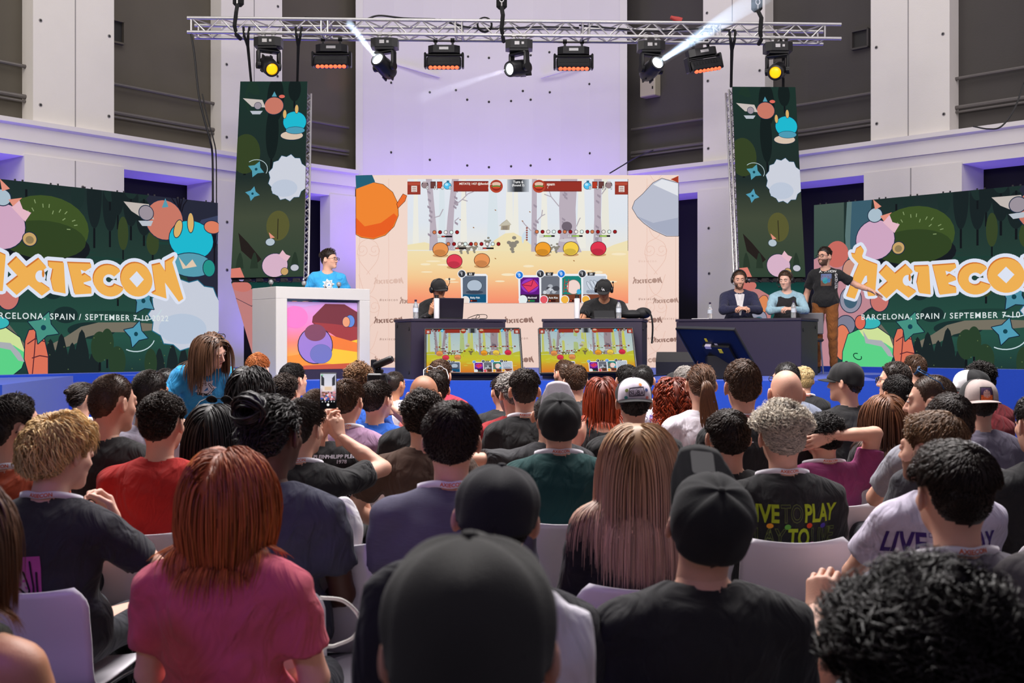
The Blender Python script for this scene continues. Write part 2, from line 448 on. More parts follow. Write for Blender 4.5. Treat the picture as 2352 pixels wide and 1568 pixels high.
# niches and an electrical cabinet on the recess wall
for px, py, line, wd in ((283, 71, P, .36), (1957, 90, Q, .30)):
    p, t = wallpt(px, line); o = outward(t); p = p + o * .28; R = Matrix(((t.x, o.x, 0), (t.y, o.y, 0), (0, 0, 1)))
    z = CH - (py - HY) / F * p.y; m = MB()
    for dx, dz, sx, sz in ((-wd / 2, 0, .03, wd), (wd / 2, 0, .03, wd), (0, wd / 2, wd, .03), (0, -wd / 2, wd, .03)):
        m.box(Vector((p.x, p.y, z)) + R @ Vector((dx, 0, dz)), (sx, .08, sz), R)
    m.mi = 1; m.box((p.x + o.x * .03, p.y + o.y * .03, z), (wd, .02, wd), R)
    o_ = m.build('wall_niche', [M_grey if line is P else M_greyR, M_hole]); struct(o_)
p, t = wallpt(1478, Q); o = outward(t); p = p + o * .22; R = Matrix(((t.x, o.x, 0), (t.y, o.y, 0), (0, 0, 1)))
eb = MB(); eb.box((p.x, p.y, CH - (195 - HY) / F * p.y), (.36, .2, .47), R, .015)
e = tag(eb.build('electrical_cabinet', mat('cream_enamel', (176, 168, 148), .5)), 'cream metal electrical cabinet on the dark wall right of the central bay', 'cabinet')
hd = MB(); q = R @ Vector((.13, -.105, -.12)); hd.box((p.x + q.x, p.y + q.y, CH - (205 - HY) / F * p.y), (.02, .02, .05), R); hd.build('latch', M_blk, e)

# ---------------------------------------------------------------- blue stage
SZ = 1.05
M_blue = mat('blue_stage_carpet', (18, 70, 192), .95, var=.10, scale=60, bump=.002, bscale=400, sheen=.2)
M_blued = mat('blue_stage_skirt', (17, 66, 184), .95, var=.08, scale=40, bump=.002, bscale=300, sheen=.2)
st = MB()
st.prism([(-3.25, 13.07), (4.25, 13.07), (4.6, 15.2), (6.75, 16.2), (8.6, 15.0), (8.6, 20.2), (-8.6, 20.2), (-8.6, 15.1), (-3.25, 15.1)], 0, SZ)
stage = struct(st.build('floor_stage', M_blue))
wg = MB(); wg.prism([(-5.27, 11.76), (-5.76, 15.08), (-9.2, 15.08), (-9.2, 11.76)], 0, SZ + .001); struct(wg.build('floor_stage_wing', M_blued))
wg = MB(); wg.prism([(6.75, 16.15), (6.75, 12.2), (9.6, 12.2), (9.6, 14.95), (8.62, 14.95)], 0, SZ + .001); struct(wg.build('floor_stage_wing', M_blued))
stp = thing('stage_steps', 'blue carpeted steps up to the stage beside its left wing', 'steps', (-5.3, 14.4, 0))
for k, (y, z) in enumerate(((14.78, .85), (14.42, .62), (14.06, .38))):
    m = MB(); m.box((.35, y - 14.4, z / 2), (1.55, .36, z), bev=.01); m.build('step', M_blue, stp)
# plinths under the side screens
for i, (a, b) in enumerate((((-4.32, 16.95), (-8.9, 11.6)), ((4.56, 17.5), (9.0, 13.0)))):
    a = Vector(a); b = Vector(b); t = (b - a).normalized(); o = Vector((-t.y, t.x))
    if o.y < 0: o = -o
    m = MB(); pts = [a - o * .3, b - o * .3, b + o * .9, a + o * .9]; m.prism([(p.x, p.y) for p in pts], 0, SZ + (.03, .08)[i]); struct(m.build('floor_screen_plinth', M_blued))
# ---------------------------------------------------------------- pictures on the screens
LED = art_material('led_picture', 1.0)
LEDd = art_material('led_picture_dim', .92)
W_ART, H_ART = 4.26, 2.5

def RU(px, py):                # right screen: photograph -> picture coordinates (metres, v downward)
    q = (px - 1176) / F; u = (17.4 * q - 4.62) / (.71 + .704 * q)
    yt = 471 - (px - 1870) * .0996; yb = 846 + (px - 1870) * .0145
    return u, H_ART * (py - yt) / (yb - yt)
def LU(px, py):                # left screen
    q = (px - 1176) / F; s = (16.9 * q + 4.37) / (.764 * q - .645)
    yt = 413.8 + px * .1044; yb = 868 - px * .03
    return W_ART - s, H_ART * (py - yt) / (yb - yt)
def Z1(x, y): return RU(1920 + x / 5.444, 540 + y / 5.444)      # enlarged views used for measuring
def Z8(x, y): return RU(1800 + x / 3.266, 400 + y / 3.266)
def Z4(x, y): return LU(x / 3.267, 400 + y / 3.267)

LETTERS = [   # outlines of the block lettering, in the measuring view
    [(200, 218), (245, 225), (265, 160), (320, 128), (358, 185), (335, 250), (350, 290), (420, 318), (528, 358), (497, 745), (410, 750), (400, 680), (335, 630), (402, 582), (398, 490), (372, 500), (300, 640), (245, 785), (140, 755), (240, 480), (295, 350), (210, 260)],
    [(545, 462), (637, 362), (745, 465), (878, 352), (965, 440), (870, 530), (850, 555), (880, 605), (1010, 685), (910, 765), (765, 655), (635, 775), (530, 680), (652, 570)],
    [(985, 372), (1165, 365), (1187, 722), (1045, 705), (1015, 580), (1040, 450), (990, 435)],
    [(1212, 362), (1500, 340), (1505, 385), (1425, 440), (1370, 425), (1388, 495), (1425, 470), (1505, 515), (1505, 540), (1405, 575), (1420, 605), (1507, 632), (1507, 700), (1300, 725)],
    [(1745 + 215 * math.cos(t), 525 + 195 * math.sin(t)) for t in [math.radians(a) for a in range(24, 322, 12)]] + [(1890, 395), (1805, 470)] + [(1745 + 86 * math.cos(t), 525 + 80 * math.sin(t)) for t in [math.radians(a) for a in range(315, 35, -20)]] + [(1815, 565)],
    [(2130 + 232 * math.cos(t), 480 + 216 * math.sin(t)) for t in [2 * PI * k / 30 for k in range(30)]],
    [(2356, 272), (2483, 234), (2567, 334), (2561, 202), (2722, 112), (2674, 194), (2858, 678), (2781, 725), (2555, 480), (2582, 694), (2347, 643), (2412, 603)],
]
DIAMOND = [(2030, 490), (2137, 382), (2242, 480), (2140, 590)]
def lettering(fn, mono=None, edge=True):
    """The event lettering as flat shapes; FN maps the measuring view on the picture."""
    a = Art(); L = [[fn(*p) for p in l] for l in LETTERS]
    sc = abs(fn(1000, 500)[0] - fn(0, 500)[0]) / 1000
    if mono is None and edge:
        for l in L:
            a.stroke(l, 84 * sc, (228, 234, 250), True); a.l -= 1
        a.l += 1
        for l in L: a.poly(l, (228, 234, 250), a.l)
    for i, l in enumerate(L):
        if mono is None: a.poly([(x, y - 2 * sc) for x, y in l], (214, 120, 52)); a.poly([(x + 9 * sc, y + 12 * sc) for x, y in l] if i not in (0,) else [(x + 3 * sc, y + 9 * sc) for x, y in l], (246, 182, 88))
        else: a.poly(l, mono)
    dm = [fn(*p) for p in DIAMOND]; hole = (228, 234, 250) if mono is None else None
    if hole:
        a.poly(dm, hole); e = fn(905, 560); a.ell(e[0], e[1], 56 * sc, 62 * sc, hole); e = fn(934, 525); a.ell(e[0], e[1], 14 * sc, 40 * sc, (222, 136, 56))
    return a

def blob(a, pts, col, line=(25, 40, 60), wd=.012):
    a.stroke(pts, wd * 2, line, True); a.poly(pts, col)
def oval(a, cx, cy, rx, ry, col, line=(30, 45, 70), rot=0.0, wd=.012):
    a.ell(cx, cy, rx + wd, ry + wd, line, rot=rot); a.ell(cx, cy, rx, ry, col, rot=rot)
def tree(a, x, y, h, wd, col, trunk=(22, 26, 30)):
    a.rect(x - wd * .07, y - h * .3, x + wd * .07, y + h * .06, trunk); a.ell(x, y - h * .6, wd / 2, h * .42, col)
def cone(a, x, y, h, wd, col):
    a.poly([(x - wd / 2, y), (x - wd * .36, y - h * .55), (x - wd * .14, y - h * .92), (x, y - h), (x + wd * .14, y - h * .92), (x + wd * .36, y - h * .55), (x + wd / 2, y)], col)
def star(a, cx, cy, r, col, rot):
    p = [(cx + (r if k % 2 == 0 else r * .5) * math.cos(rot + k * PI / 4), cy + (r if k % 2 == 0 else r * .5) * math.sin(rot + k * PI / 4)) for k in range(8)]
    blob(a, p, col); a.ell(cx, cy, r * .16, r * .16, (24, 70, 84))

def forest():
    a = Art(); R_ = random.Random(3)
    a.grad(0, 0, W_ART, H_ART, [(0, (34, 48, 48)), (.3, (38, 60, 54)), (.55, (38, 70, 62)), (.8, (42, 84, 72)), (1, (34, 58, 56))])
    for k in range(26):                                   # darker grass strokes
        y = R_.uniform(.5, 2.3); x = R_.uniform(.5, 4); a.ell(x, y, R_.uniform(.2, .5), R_.uniform(.015, .03), (34, 64, 57))
    # river and bank at the left edge
    a.grad(0, 0, .5, 1.0, [(0, (74, 92, 84)), (1, (58, 80, 72))])
    a.poly([(.62, 0), (.95, 0), (.9, .5), (.98, 1.1), (.75, 1.6), (.6, 1.3), (.58, .6)], (62, 96, 112)); a.poly([(.55, 0), (.63, 0), (.6, .6), (.66, 1.3), (.56, 1.2), (.52, .5)], (96, 122, 122))
    # dusk corner at the right
    p = [LU(*q) for q in ((330, 448), (500, 466), (500, 800), (452, 770), (430, 640), (395, 545), (360, 500))]
    a.poly(p, (42, 44, 60)); a.poly([LU(*q) for q in ((440, 545), (462, 505), (500, 495), (500, 560))], (62, 70, 100))
    for px, py, h, wd in ((412, 490, .42, .0), (492, 560, .5, .0)):
        u, v = LU(px, py)
        for s in (-.13, -.05, .05, .13): a.stroke([(u, v + .1), (u + s * .5, v - .12), (u + s, v - .3)], .02, (26, 24, 34), joints=False)
        a.stroke([(u, v + .35), (u, v - .2)], .03, (26, 24, 34))
    # dark trees along the top
    for px, py, h, wd in ((90, 470, .5, .2), (60, 452, .45, .22), (178, 500, .55, .2), (215, 480, .8, .24), (216, 560, 1.1, .22), (252, 560, .9, .22), (252, 480, .5, .2), (270, 520, .8, .2), (300, 545, .8, .24), (330, 560, .6, .24), (330, 470, .4, .2), (352, 555, .5, .25), (300, 470, .4, .22)):
        u, v = LU(px, py); tree(a, u, v, h, wd, (28, 38, 40) if py > 500 else (33, 50, 48))
    for px, py, h, wd in ((282, 592, .55, .16), (270, 700, .4, .2), (350, 598, .4, .2)):
        u, v = LU(px, py); tree(a, u, v, h, wd, (58, 72, 42))
    u, v = LU(105, 525); a.ell(u, v + .25, .62, .26, (26, 30, 36)); a.ell(u, v, .6, .42, (66, 86, 42)); a.ell(u - .02, v + .16, .58, .25, (52, 70, 38))
    for k in range(16):
        t = PI + PI * k / 15; r = R_.uniform(.5, .85); x, y = u + .55 * r * math.cos(t), v + .38 * r * math.sin(t)
        a.stroke([(x, y), (x + .05 * math.cos(t), y + .05 * math.sin(t))], .012, (140, 160, 110), joints=False)
    for px, py, rx in ((210, 780, .5), (150, 745, .25), (190, 684, .3), (120, 690, .2)):
        u, v = LU(px, py - 20); a.ell(u, v, rx * .7, .11, (30, 50, 50))
    # path
    top = [LU(*q) for q in ((118, 792), (150, 775), (185, 752), (225, 742), (300, 741), (362, 745))]; bot = [LU(*q) for q in ((372, 757), (300, 764), (240, 764), (200, 775), (165, 795), (125, 806))]
    a.poly(top + bot, (122, 116, 102)); a.poly([LU(*q) for q in ((0, 735), (20, 748), (62, 800), (40, 800), (0, 775))], (112, 108, 98))
    # foreground cone trees
    for px, y0, y1, wd in ((115, 780, 866, .22), (140, 768, 866, .24), (165, 788, 866, .2), (187, 758, 866, .26), (213, 810, 866, .2), (365, 800, 860, .2), (395, 790, 860, .22), (420, 796, 858, .2)):
        u0, v0 = LU(px, y0); u1, v1 = LU(px, y1); cone(a, u0, v1, v1 - v0, wd, (30, 40, 42))
    for px, y0, wd in ((228, 775, .26), (245, 768, .2), (268, 808, .26), (345, 812, .2)):
        u, v = LU(px, y0 + 40); tree(a, u, v + .2, .5, wd, (44, 66, 46))
    for k in range(40): x, y = R_.uniform(.2, 4.1), R_.uniform(1.9, 2.45); a.ell(x, y, .008, .008, (90, 110, 70))
    # plain coloured shapes where the illustration carries its figures
    X = lambda px, py: LU(px, py)
    u, v = Z8(690, 490); oval(a, u, v, .30, .29, (214, 172, 200)); a.poly([(u + .12, v - .25), (u + .22, v - .36), (u + .27, v - .24), (u + .38, v - .2), (u + .3, v - .08)], (236, 190, 204)); oval(a, u + .36, v + .14, .09, .085, (206, 168, 110)); a.ell(u + .36, v + .15, .055, .05, (150, 128, 90))
    u, v = Z8(690, 305); oval(a, u, v, .11, .1, (176, 196, 210)); a.poly([(u, v - .08), (u - .03, v - .24), (u + .1, v - .12)], (232, 150, 130)); a.poly([(u + .08, v + .02), (u + .26, v - .02), (u + .14, v + .1)], (232, 150, 130))
    u, v = X(376, 506); oval(a, u, v, .30, .28, (206, 124, 106)); a.poly([X(282, 464), X(340, 470), X(352, 505), X(322, 500), X(300, 486)], (200, 190, 184)); a.poly([X(316, 508), X(350, 508), X(345, 520), X(325, 520)], (190, 196, 206)); a.poly([X(370, 478), X(378, 456), X(385, 476)], (90, 160, 180)); oval(a, *X(334, 490), .11, .1, (160, 150, 160))
    u, v = X(438, 552); oval(a, u, v, .37, .28, (34, 190, 214)); oval(a, u, v + .36, .35, .17, (90, 160, 180)); a.poly([X(408, 590), X(425, 612), X(440, 596), X(450, 612), X(418, 618)], (232, 206, 180)); oval(a, *X(407, 526), .06, .13, (222, 180, 110), rot=.3); oval(a, *X(436, 512), .05, .14, (222, 180, 110)); oval(a, *X(486, 522), .14, .09, (226, 130, 100)); oval(a, *X(478, 616), .1, .12, (40, 150, 140))
    pts = []
    u, v = X(432, 724)
    for k in range(28):
        t = 2 * PI * k / 28; r = 1.0 if k % 2 == 0 else .9; pts.append((u + .66 * r * math.cos(t), v + .52 * r * math.sin(t)))
    blob(a, pts, (206, 212, 226), (40, 110, 140), .014); a.ell(u - .1, v + .2, .4, .22, (190, 204, 224))
    # machine-like pink mass and green mound at the lower left
    blob(a, [Z8(*q) for q in ((232, 640), (380, 560), (470, 690), (560, 720), (700, 900), (770, 940), (640, 1010), (440, 1180), (380, 1500), (240, 1500))], (196, 140, 150)); a.ell(*Z8(405, 600), .19, .2, (206, 110, 100)); oval(a, *Z8(505, 720), .12, .16, (210, 150, 130)); oval(a, *Z8(508, 940), .17, .19, (150, 150, 168)); a.ell(*Z8(508, 940), .11, .13, (70, 100, 120)); oval(a, *Z8(470, 1130), .15, .14, (130, 130, 150)); oval(a, *Z8(725, 940), .14, .17, (206, 120, 112))
    oval(a, *Z8(445, 1260), .13, .26, (230, 130, 96)); blob(a, [Z8(*q) for q in ((450, 1330), (490, 1200), (600, 1150), (700, 1140), (800, 1210), (835, 1340), (810, 1410), (760, 1450), (620, 1462), (455, 1462), (448, 1400))], (96, 216, 140)); a.poly([Z8(*q) for q in ((560, 1150), (700, 1140), (800, 1210), (835, 1310), (760, 1260), (640, 1240), (600, 1210))], (214, 232, 160)); a.poly([Z8(*q) for q in ((600, 1170), (640, 1235), (740, 1245), (800, 1310), (830, 1370), (790, 1360), (740, 1290), (620, 1265))], (176, 180, 186)); a.stroke([Z8(560 + 28 * math.cos(t) + 12 * math.sin(t), 1365 + 24 * math.sin(t)) for t in [2 * PI * k / 16 for k in range(14)]], .014, (20, 60, 50)); oval(a, *Z8(650, 1115), .17, .08, (60, 186, 190)); oval(a, *Z8(580, 1110), .08, .1, (226, 110, 90))
    blob(a, [Z8(*q) for q in ((830, 1350), (835, 1230), (860, 1160), (920, 1150), (960, 1220), (985, 1330), (985, 1460), (860, 1462))], (226, 118, 92)); a.stroke([Z8(850, 1250), Z8(900, 1215), Z8(965, 1235)], .014, (90, 40, 50)); a.stroke([Z8(880, 1345), Z8(930, 1330), Z8(985, 1340)], .014, (90, 40, 50)); a.stroke([Z8(905, 1160), Z8(895, 1300), Z8(880, 1460)], .014, (90, 40, 50))
    star(a, *Z8(955, 1140), .22, (74, 150, 134), .35); star(a, *X(327, 692), .2, (84, 150, 172), .6); star(a, *X(310, 768), .19, (84, 160, 186), .3)
    for (px, py) in ((327, 700), (310, 772)):
        u, v = X(px, py); a.stroke([(u + .3 * math.cos(t), v + .22 * math.sin(t)) for t in [.3 + k * .2 for k in range(10)]], .014, (206, 226, 232), joints=False)
    a.merge(lettering(Z1))
    u0, v0 = RU(1980, 729); u1, v1 = LU(384, 730)
    txt = 'BARCELONA, SPAIN / SEPTEMBER 7-10 2022'; v, f = text_tris(txt, 1.0, .012, 'LEFT', 1.22); wdt = v[:, 0].max()
    a.text(txt, u0, (v0 + v1) / 2 + .04, (u1 - u0) / wdt, (228, 236, 236), .012, 'LEFT', spacing=1.22)
    return a
FOREST = forest()

def screen_panel(name, label, corners, art, x0, y0, x1, y1, m_art, back=.09, clips=True, parent_thing=None):
    """A flat LED wall: cabinet body behind the picture."""
    tl, tr, br, bl = [Vector(c) for c in corners]
    base = (bl + br) / 2; t = thing(name, label, 'screen', base)
    T = Matrix.Translation(-base)
    nrm = (bl - tl).cross(tr - tl).normalized()
    m = MB(); a, b, c, d = [p - base - nrm * .004 for p in (tl, tr, br, bl)]; bk = -nrm * back
    m.add([a, b, c, d, a + bk, b + bk, c + bk, d + bk], [(3, 2, 1, 0), (4, 5, 6, 7), (0, 1, 5, 4), (1, 2, 6, 5), (2, 3, 7, 6), (3, 0, 4, 7)])
    m.build('cabinet', M_blk, t)
    fn = quad_map(tl - base, tr - base, br - base, bl - base, x0, y0, x1, y1)
    art.build('picture', m_art, fn, t)
    return t

rt = Vector((4.62, 17.4)); rd = Vector((.71, -.704)).normalized(); lt = Vector((-4.37, 16.9)); ld = Vector((-.645, -.764)).normalized()
zr0, zr1 = CH - (846 - HY) / F * 17.4 + .0, CH + (HY - 471) / F * 17.4
zl0, zl1 = CH - (853 - HY) / F * 16.9, CH + (HY - 466) / F * 16.9
re = rt + rd * W_ART; le = lt + ld * W_ART
fr = Art(); fr.merge(FOREST); fr.clip((0, 0), (W_ART, H_ART))
side_r = screen_panel('led_screen', 'wide led screen right of stage showing a dark forest picture and white dates', ((rt.x, rt.y, zr1), (re.x, re.y, zr1), (re.x, re.y, zr0), (rt.x, rt.y, zr0)), fr, 0, 0, W_ART, H_ART, LEDd)
side_l = screen_panel('led_screen', 'wide led screen left of stage, dark forest picture, beside blue steps', ((le.x, le.y, zl1), (lt.x, lt.y, zl1), (lt.x, lt.y, zl0), (le.x, le.y, zl0)), fr, 0, 0, W_ART, H_ART, LEDd)
for t, p0, d, z in ((side_l, lt, ld, zl1), (side_r, rt, rd, zr1)):      # little lugs along the top edge
    for k in range(9):
        for e in (.12, .22):
            m = MB(); q = p0 + d * (k * .48 + e); m.box((q.x - t.location.x, q.y - t.location.y + .05, z + .006 - t.location.z), (.018, .018, .04)); m.build('lug', M_blk, t)

# ---- the match picture (photograph pixels of the middle screen are its coordinates)
def Z6(x, y): return 800 + x / 3.0154, 380 + y / 3.0154
def match(detail=True, bright=True):
    a = Art(); R_ = random.Random(5)
    g = (lambda c: c) if bright else (lambda c: c)
    a.grad(936, 411, 1442, 576, [(0, (226, 230, 238)), (.6, (222, 228, 236)), (1, (232, 230, 222))] if bright else [(0, (168, 192, 202)), (1, (196, 210, 200))])
    for x, wd in ((955, 8), (1015, 10), (1065, 9), (1132, 16), (1170, 12), (1185, 8), (1250, 10), (1335, 12), (1390, 12)):
        a.poly([(x - wd * .5, 411), (x + wd * .5, 411), (x + wd * .9, 570), (x - wd * .9, 570)], R_.choice([(232, 230, 218), (216, 226, 232), (236, 234, 224)]) if bright else R_.choice([(206, 206, 90), (176, 194, 130), (196, 200, 110)]))
    hill = (238, 224, 180) if bright else (190, 190, 60)
    a.poly([(936, 574), (936, 562), (975, 556), (1010, 566), (1060, 574)], hill); a.poly([(1120, 576), (1135, 552), (1160, 536), (1180, 534), (1205, 548), (1228, 570), (1235, 576)], hill); a.poly([(1380, 576), (1410, 562), (1442, 552), (1442, 576)], hill); a.ell(1214, 548, 16, 20, (206, 220, 232)); a.poly([(1196, 576), (1205, 548), (1228, 570), (1235, 576)], hill)
    a.grad(936, 576, 1443, 696, [(0, (240, 222, 176)), (.25, (242, 216, 164)), (.5, (244, 200, 146)), (.75, (246, 168, 124)), (1, (246, 142, 110))] if bright else [(0, (196, 196, 56)), (.3, (206, 194, 50)), (.55, (214, 160, 50)), (1, (218, 112, 44))])
    for k in range(16): a.ell(R_.uniform(945, 1435), R_.uniform(583, 650), R_.uniform(8, 20), R_.uniform(1.2, 3), (246, 230, 196) if bright else (206, 208, 80))
    tr = (186, 174, 186) if bright else (156, 142, 148); trd = (158, 146, 160) if bright else (128, 118, 124)
    for pts in ([(978, 411), (992, 411), (1002, 520), (1008, 575), (986, 575), (988, 500)], [(1038, 411), (1054, 411), (1044, 470), (1040, 545), (1045, 575), (1022, 575), (1028, 500)], [(1222, 411), (1233, 411), (1233, 578), (1220, 578)], [(1288, 411), (1326, 411), (1322, 480), (1324, 550), (1336, 579), (1276, 579), (1286, 545), (1284, 470)], [(1364, 411), (1382, 411), (1380, 500), (1384, 576), (1362, 576), (1365, 500)]):
        a.poly(pts, tr); x0 = pts[0][0]
        for k in range(7):
            y = R_.uniform(420, 560); xx = x0 + R_.uniform(2, 8); a.poly([(xx, y), (xx + 8, y + 5), (xx + 7, y + 10), (xx, y + 5)], trd)
    br = (176, 166, 176)
    for pts in ([(1044, 472), (1062, 458), (1075, 445), (1088, 440)], [(1062, 458), (1074, 462)], [(1070, 450), (1070, 438)], [(1044, 508), (1054, 500)], [(996, 500), (1010, 496), (1018, 480)], [(1284, 474), (1266, 452), (1250, 446)], [(1266, 452), (1262, 440)], [(1233, 508), (1244, 496), (1252, 492)], [(1244, 496), (1246, 482)], [(1324, 520), (1330, 505), (1333, 500)], [(1220, 530), (1205, 515), (1200, 508)], [(1382, 446), (1392, 432)]):
        a.stroke(pts, 2.2, br, joints=False)
    a.ell(1302, 520, 12, 11, (112, 100, 112)); a.ell(1303, 552, 20, 4, (206, 200, 206))
    a.poly([(1146, 519), (1153, 512), (1164, 504), (1174, 515), (1171, 518), (1170, 528), (1150, 528), (1151, 519)], (170, 158, 136)); a.rect(1154, 519, 1166, 528, (146, 134, 118)); a.poly([(1146, 519), (1164, 505), (1175, 516)], (196, 190, 172))
    for cx, cy, s in ((1178, 562, 1.0), (1120, 556, .6), (1075, 572, .6), (1060, 570, .7), (1090, 570, .6), (1278, 570, .6), (1265, 571, .5)):
        for dx, dy, r in ((0, 0, 9), (-9, -5, 5), (9, -6, 5), (3, -16, 5), (-2, 10, 5), (0, 16, 4)): a.ell(cx + dx * s, cy + dy * s, r * s, r * s * .8, (140, 134, 122) if bright else (120, 110, 70))
    # bars and counters along the top
    red, redd = (150, 52, 42), (118, 38, 32)
    for x0, x1, cx in ((1042, 1122, 1140), (1241, 1336, 1238)):
        a.rect(x0, 416, x1, 440, redd); a.rect(x0, 418, x1, 438, red); a.ell(cx, 428, 15, 15, (182, 70, 48)); a.ell(cx, 427, 11.5, 11.5, (150, 44, 36)); a.ell(cx, 423, 10, 5, (228, 190, 170)); a.ell(cx, 428, 11, 2.4, (100, 134, 64)); a.ell(cx, 431, 9, 2.2, (206, 80, 50))
    a.grad(1165, 412, 1215, 441, [(0, (190, 196, 206)), (.35, (52, 54, 58)), (.65, (52, 54, 58)), (1, (190, 196, 206))], True)
    for x0 in (936, 1412):
        a.rect(x0, 417, x0 + 30, 447, (150, 56, 44)); a.rect(x0 + 1, 419, x0 + 29, 425, (182, 78, 60)); a.rect(x0 + 9, 427, x0 + 22, 441, (226, 220, 214))
        for y in (430, 434, 438): a.rect(x0 + 11, y, x0 + 20, y + 1.4, (150, 70, 60))
    for x, kind, n in ((976, 0, '0'), (995, 1, '11'), (1010, 2, '6'), (1028, 3, '0'), (1349, 3, '0'), (1366, 2, '3'), (1381, 1, '11'), (1398, 0, '1')):
        if kind == 0: a.ell(x, 425, 8, 8, (40, 34, 40)); a.ell(x, 426, 7, 6.5, (150, 128, 132)); a.rect(x - 5, 417, x + 5, 420, (190, 176, 180))
        elif kind == 3: a.ell(x, 427, 9, 8.5, (30, 80, 110)); a.ell(x, 427, 8, 7.5, (80, 190, 236)); a.ell(x - 2, 424, 4, 3, (180, 230, 250)); a.rect(x - 2, 415, x + 4, 419, (60, 120, 150))
        else: a.rect(x - 6, 417, x + 6, 433, (50, 20, 20)); a.rect(x - 5, 418, x + 5, 432, (104, 62, 60) if kind == 1 else (182, 58, 40))
        a.text(n, x + 6, 435, 11, (30, 26, 30), .06); a.text(n, x + 6, 434.6, 10, (240, 240, 240), .02)
    if detail:
        a.text('METATS| 1437 @Battlefo...', 1092, 424.5, 6.6, (240, 230, 220), .025); a.text('1', 1122, 434, 6, (240, 230, 220), .02); a.text('spam', 1265, 426, 9, (240, 230, 220), .025); a.text('1', 1258, 433, 6, (240, 230, 220), .02)
        a.text('Turn 6', 1190, 421, 8.4, (244, 244, 244), .025); a.text('(Round 3)', 1190, 428, 7, (244, 244, 244), .02)
    # plain round game pieces with their counters
    for x, y, c, s, n in ((1012, 573, (232, 150, 84), 0, '33'), (1044, 600, (222, 62, 84), 0, '135'), (1107, 598, (232, 150, 90), 0, '116'), (1247, 572, (240, 160, 48), 1, '183'), (1311, 571, (244, 206, 78), 1, '210'), (1374, 571, (222, 54, 78), 1, '261')):
        a.ell(x, y + 14, 18, 4, (206, 160, 110)); a.ell(x, y, 18.5, 16.5, (60, 30, 30)); a.ell(x, y, 17.3, 15.3, c); a.ell(x - 2, y + 7, 14, 7, tuple(int(v * .86) for v in c))
        yb = {573: 543, 600: 570, 598: 570}.get(y, 542); xb = x + (8 if s == 0 else 8)
        a.rect(xb - 6, yb - 1.6, xb + 19, yb + 2.2, (24, 20, 22)); a.rect(xb - 5, yb - .8, xb + (2 if s == 0 else 11), yb + 1.4, (206, 60, 50) if s == 0 else (176, 226, 90)); a.text(n, xb - 11, yb + 3, 7, (20, 18, 20), .06); a.text(n, xb - 11, yb + 2.8, 6.6, (244, 244, 244), .02)
        for k, c2 in enumerate(((206, 120, 80), (150, 30, 34), (236, 228, 224), (224, 240, 236), (150, 34, 36))):
            xi = x - 14 + k * 13; a.ell(xi, yb - 9.5, 4.6, 4.6, (24, 22, 26)); a.ell(xi, yb - 9.5, 3.6, 3.6, c2)
    for k in range(6): a.ell(1210, 524 + k * 5.4, 2.2, 2.2, (150, 80, 70))
    for x, y in ((1138, 483), (1057, 505), (1217, 487), (1200, 508), (1088, 523), (1138, 594), (1318, 599)): a.ell(x, y, 2.2, 1.1, (150, 96, 40), 8, .5)
    # cards
    wh = (236, 238, 244)
    for x0, x1, yt, kind, n, nm in ((1060, 1120, 629, 0, '63', 'Risky Fish'), (1192, 1242, 632, 1, '', 'Blackmail'), (1240, 1288, 629, 2, '62', 'Axie Kiss'), (1288, 1338, 629, 3, '', ''), (1336, 1394, 629, 4, '59', '')):
        a.poly([(x0, 696), (x0 - 2, yt + 6), (x0 + 4, yt), (x1 - 4, yt), (x1, yt + 4), (x1, 696)], wh)
        c = [(92, 104, 122), (98, 30, 130), (110, 114, 124), (30, 130, 120), (190, 198, 210)][kind]
        a.rect(x0 + 3, yt + 5, x1 - 3, 678, c); a.rect(x0 + 3, 676, x1 - 3, 695, [(24, 84, 122), (52, 30, 60), (96, 60, 44), (120, 66, 46), (120, 66, 46)][kind])
        cx = (x0 + x1) / 2; cy = 656
        if kind == 0: oval(a, cx, cy, 17, 13, (176, 190, 206), (50, 58, 70), wd=1); a.ell(cx, cy + 15, 20, 4, (60, 70, 88))
        if kind == 1: a.ell(cx, cy, 20, 16, (150, 60, 190)); blob(a, [(cx - 18, cy - 2), (cx + 8, cy - 14), (cx + 19, cy), (cx - 3, cy + 15)], (222, 62, 100), (80, 10, 50), .8); a.stroke([(cx - 18, cy - 2), (cx + 3, cy + 1), (cx + 8, cy - 14)], 1.4, (120, 20, 60))
        if kind == 2:
            for k in range(9): a.ell(cx + R_.uniform(-18, 18), cy + R_.uniform(-14, 16), R_.uniform(3, 8), R_.uniform(3, 6), R_.choice([(176, 180, 188), (206, 210, 216), (70, 72, 80)]))
        if kind == 3: oval(a, cx + 4, cy + 3, 15, 16, (240, 214, 206), (150, 90, 90), wd=.8); a.stroke([(cx - 16, cy - 14), (cx - 19, cy + 16)], 1.6, (176, 60, 50)); a.stroke([(cx - 7, cy - 14), (cx - 9, cy + 16)], 1.6, (176, 60, 50)); [a.stroke([(cx - 17, cy - 8 + 7 * k), (cx - 8, cy - 9 + 7 * k)], 1.4, (176, 60, 50)) for k in range(4)]; a.ell(cx + 16, cy + 14, 5, 6, (70, 170, 210))
        if kind == 4:
            for k in range(4): oval(a, cx - 12 + k * 8, cy - 4 + abs(k - 1.5) * 3, 3, 11, (206, 214, 226), (90, 100, 116), rot=-.5, wd=.8)
            for k in range(5): a.ell(cx - 14 + k * 7, cy + 14, 5, 4, (150, 160, 176))
        oval(a, x0 + 9, 688 if kind else 690, 8.5, 8.5, [(236, 222, 214), (226, 236, 236), (226, 90, 100), (240, 180, 70), (240, 180, 70)][kind], wh, wd=1.6)
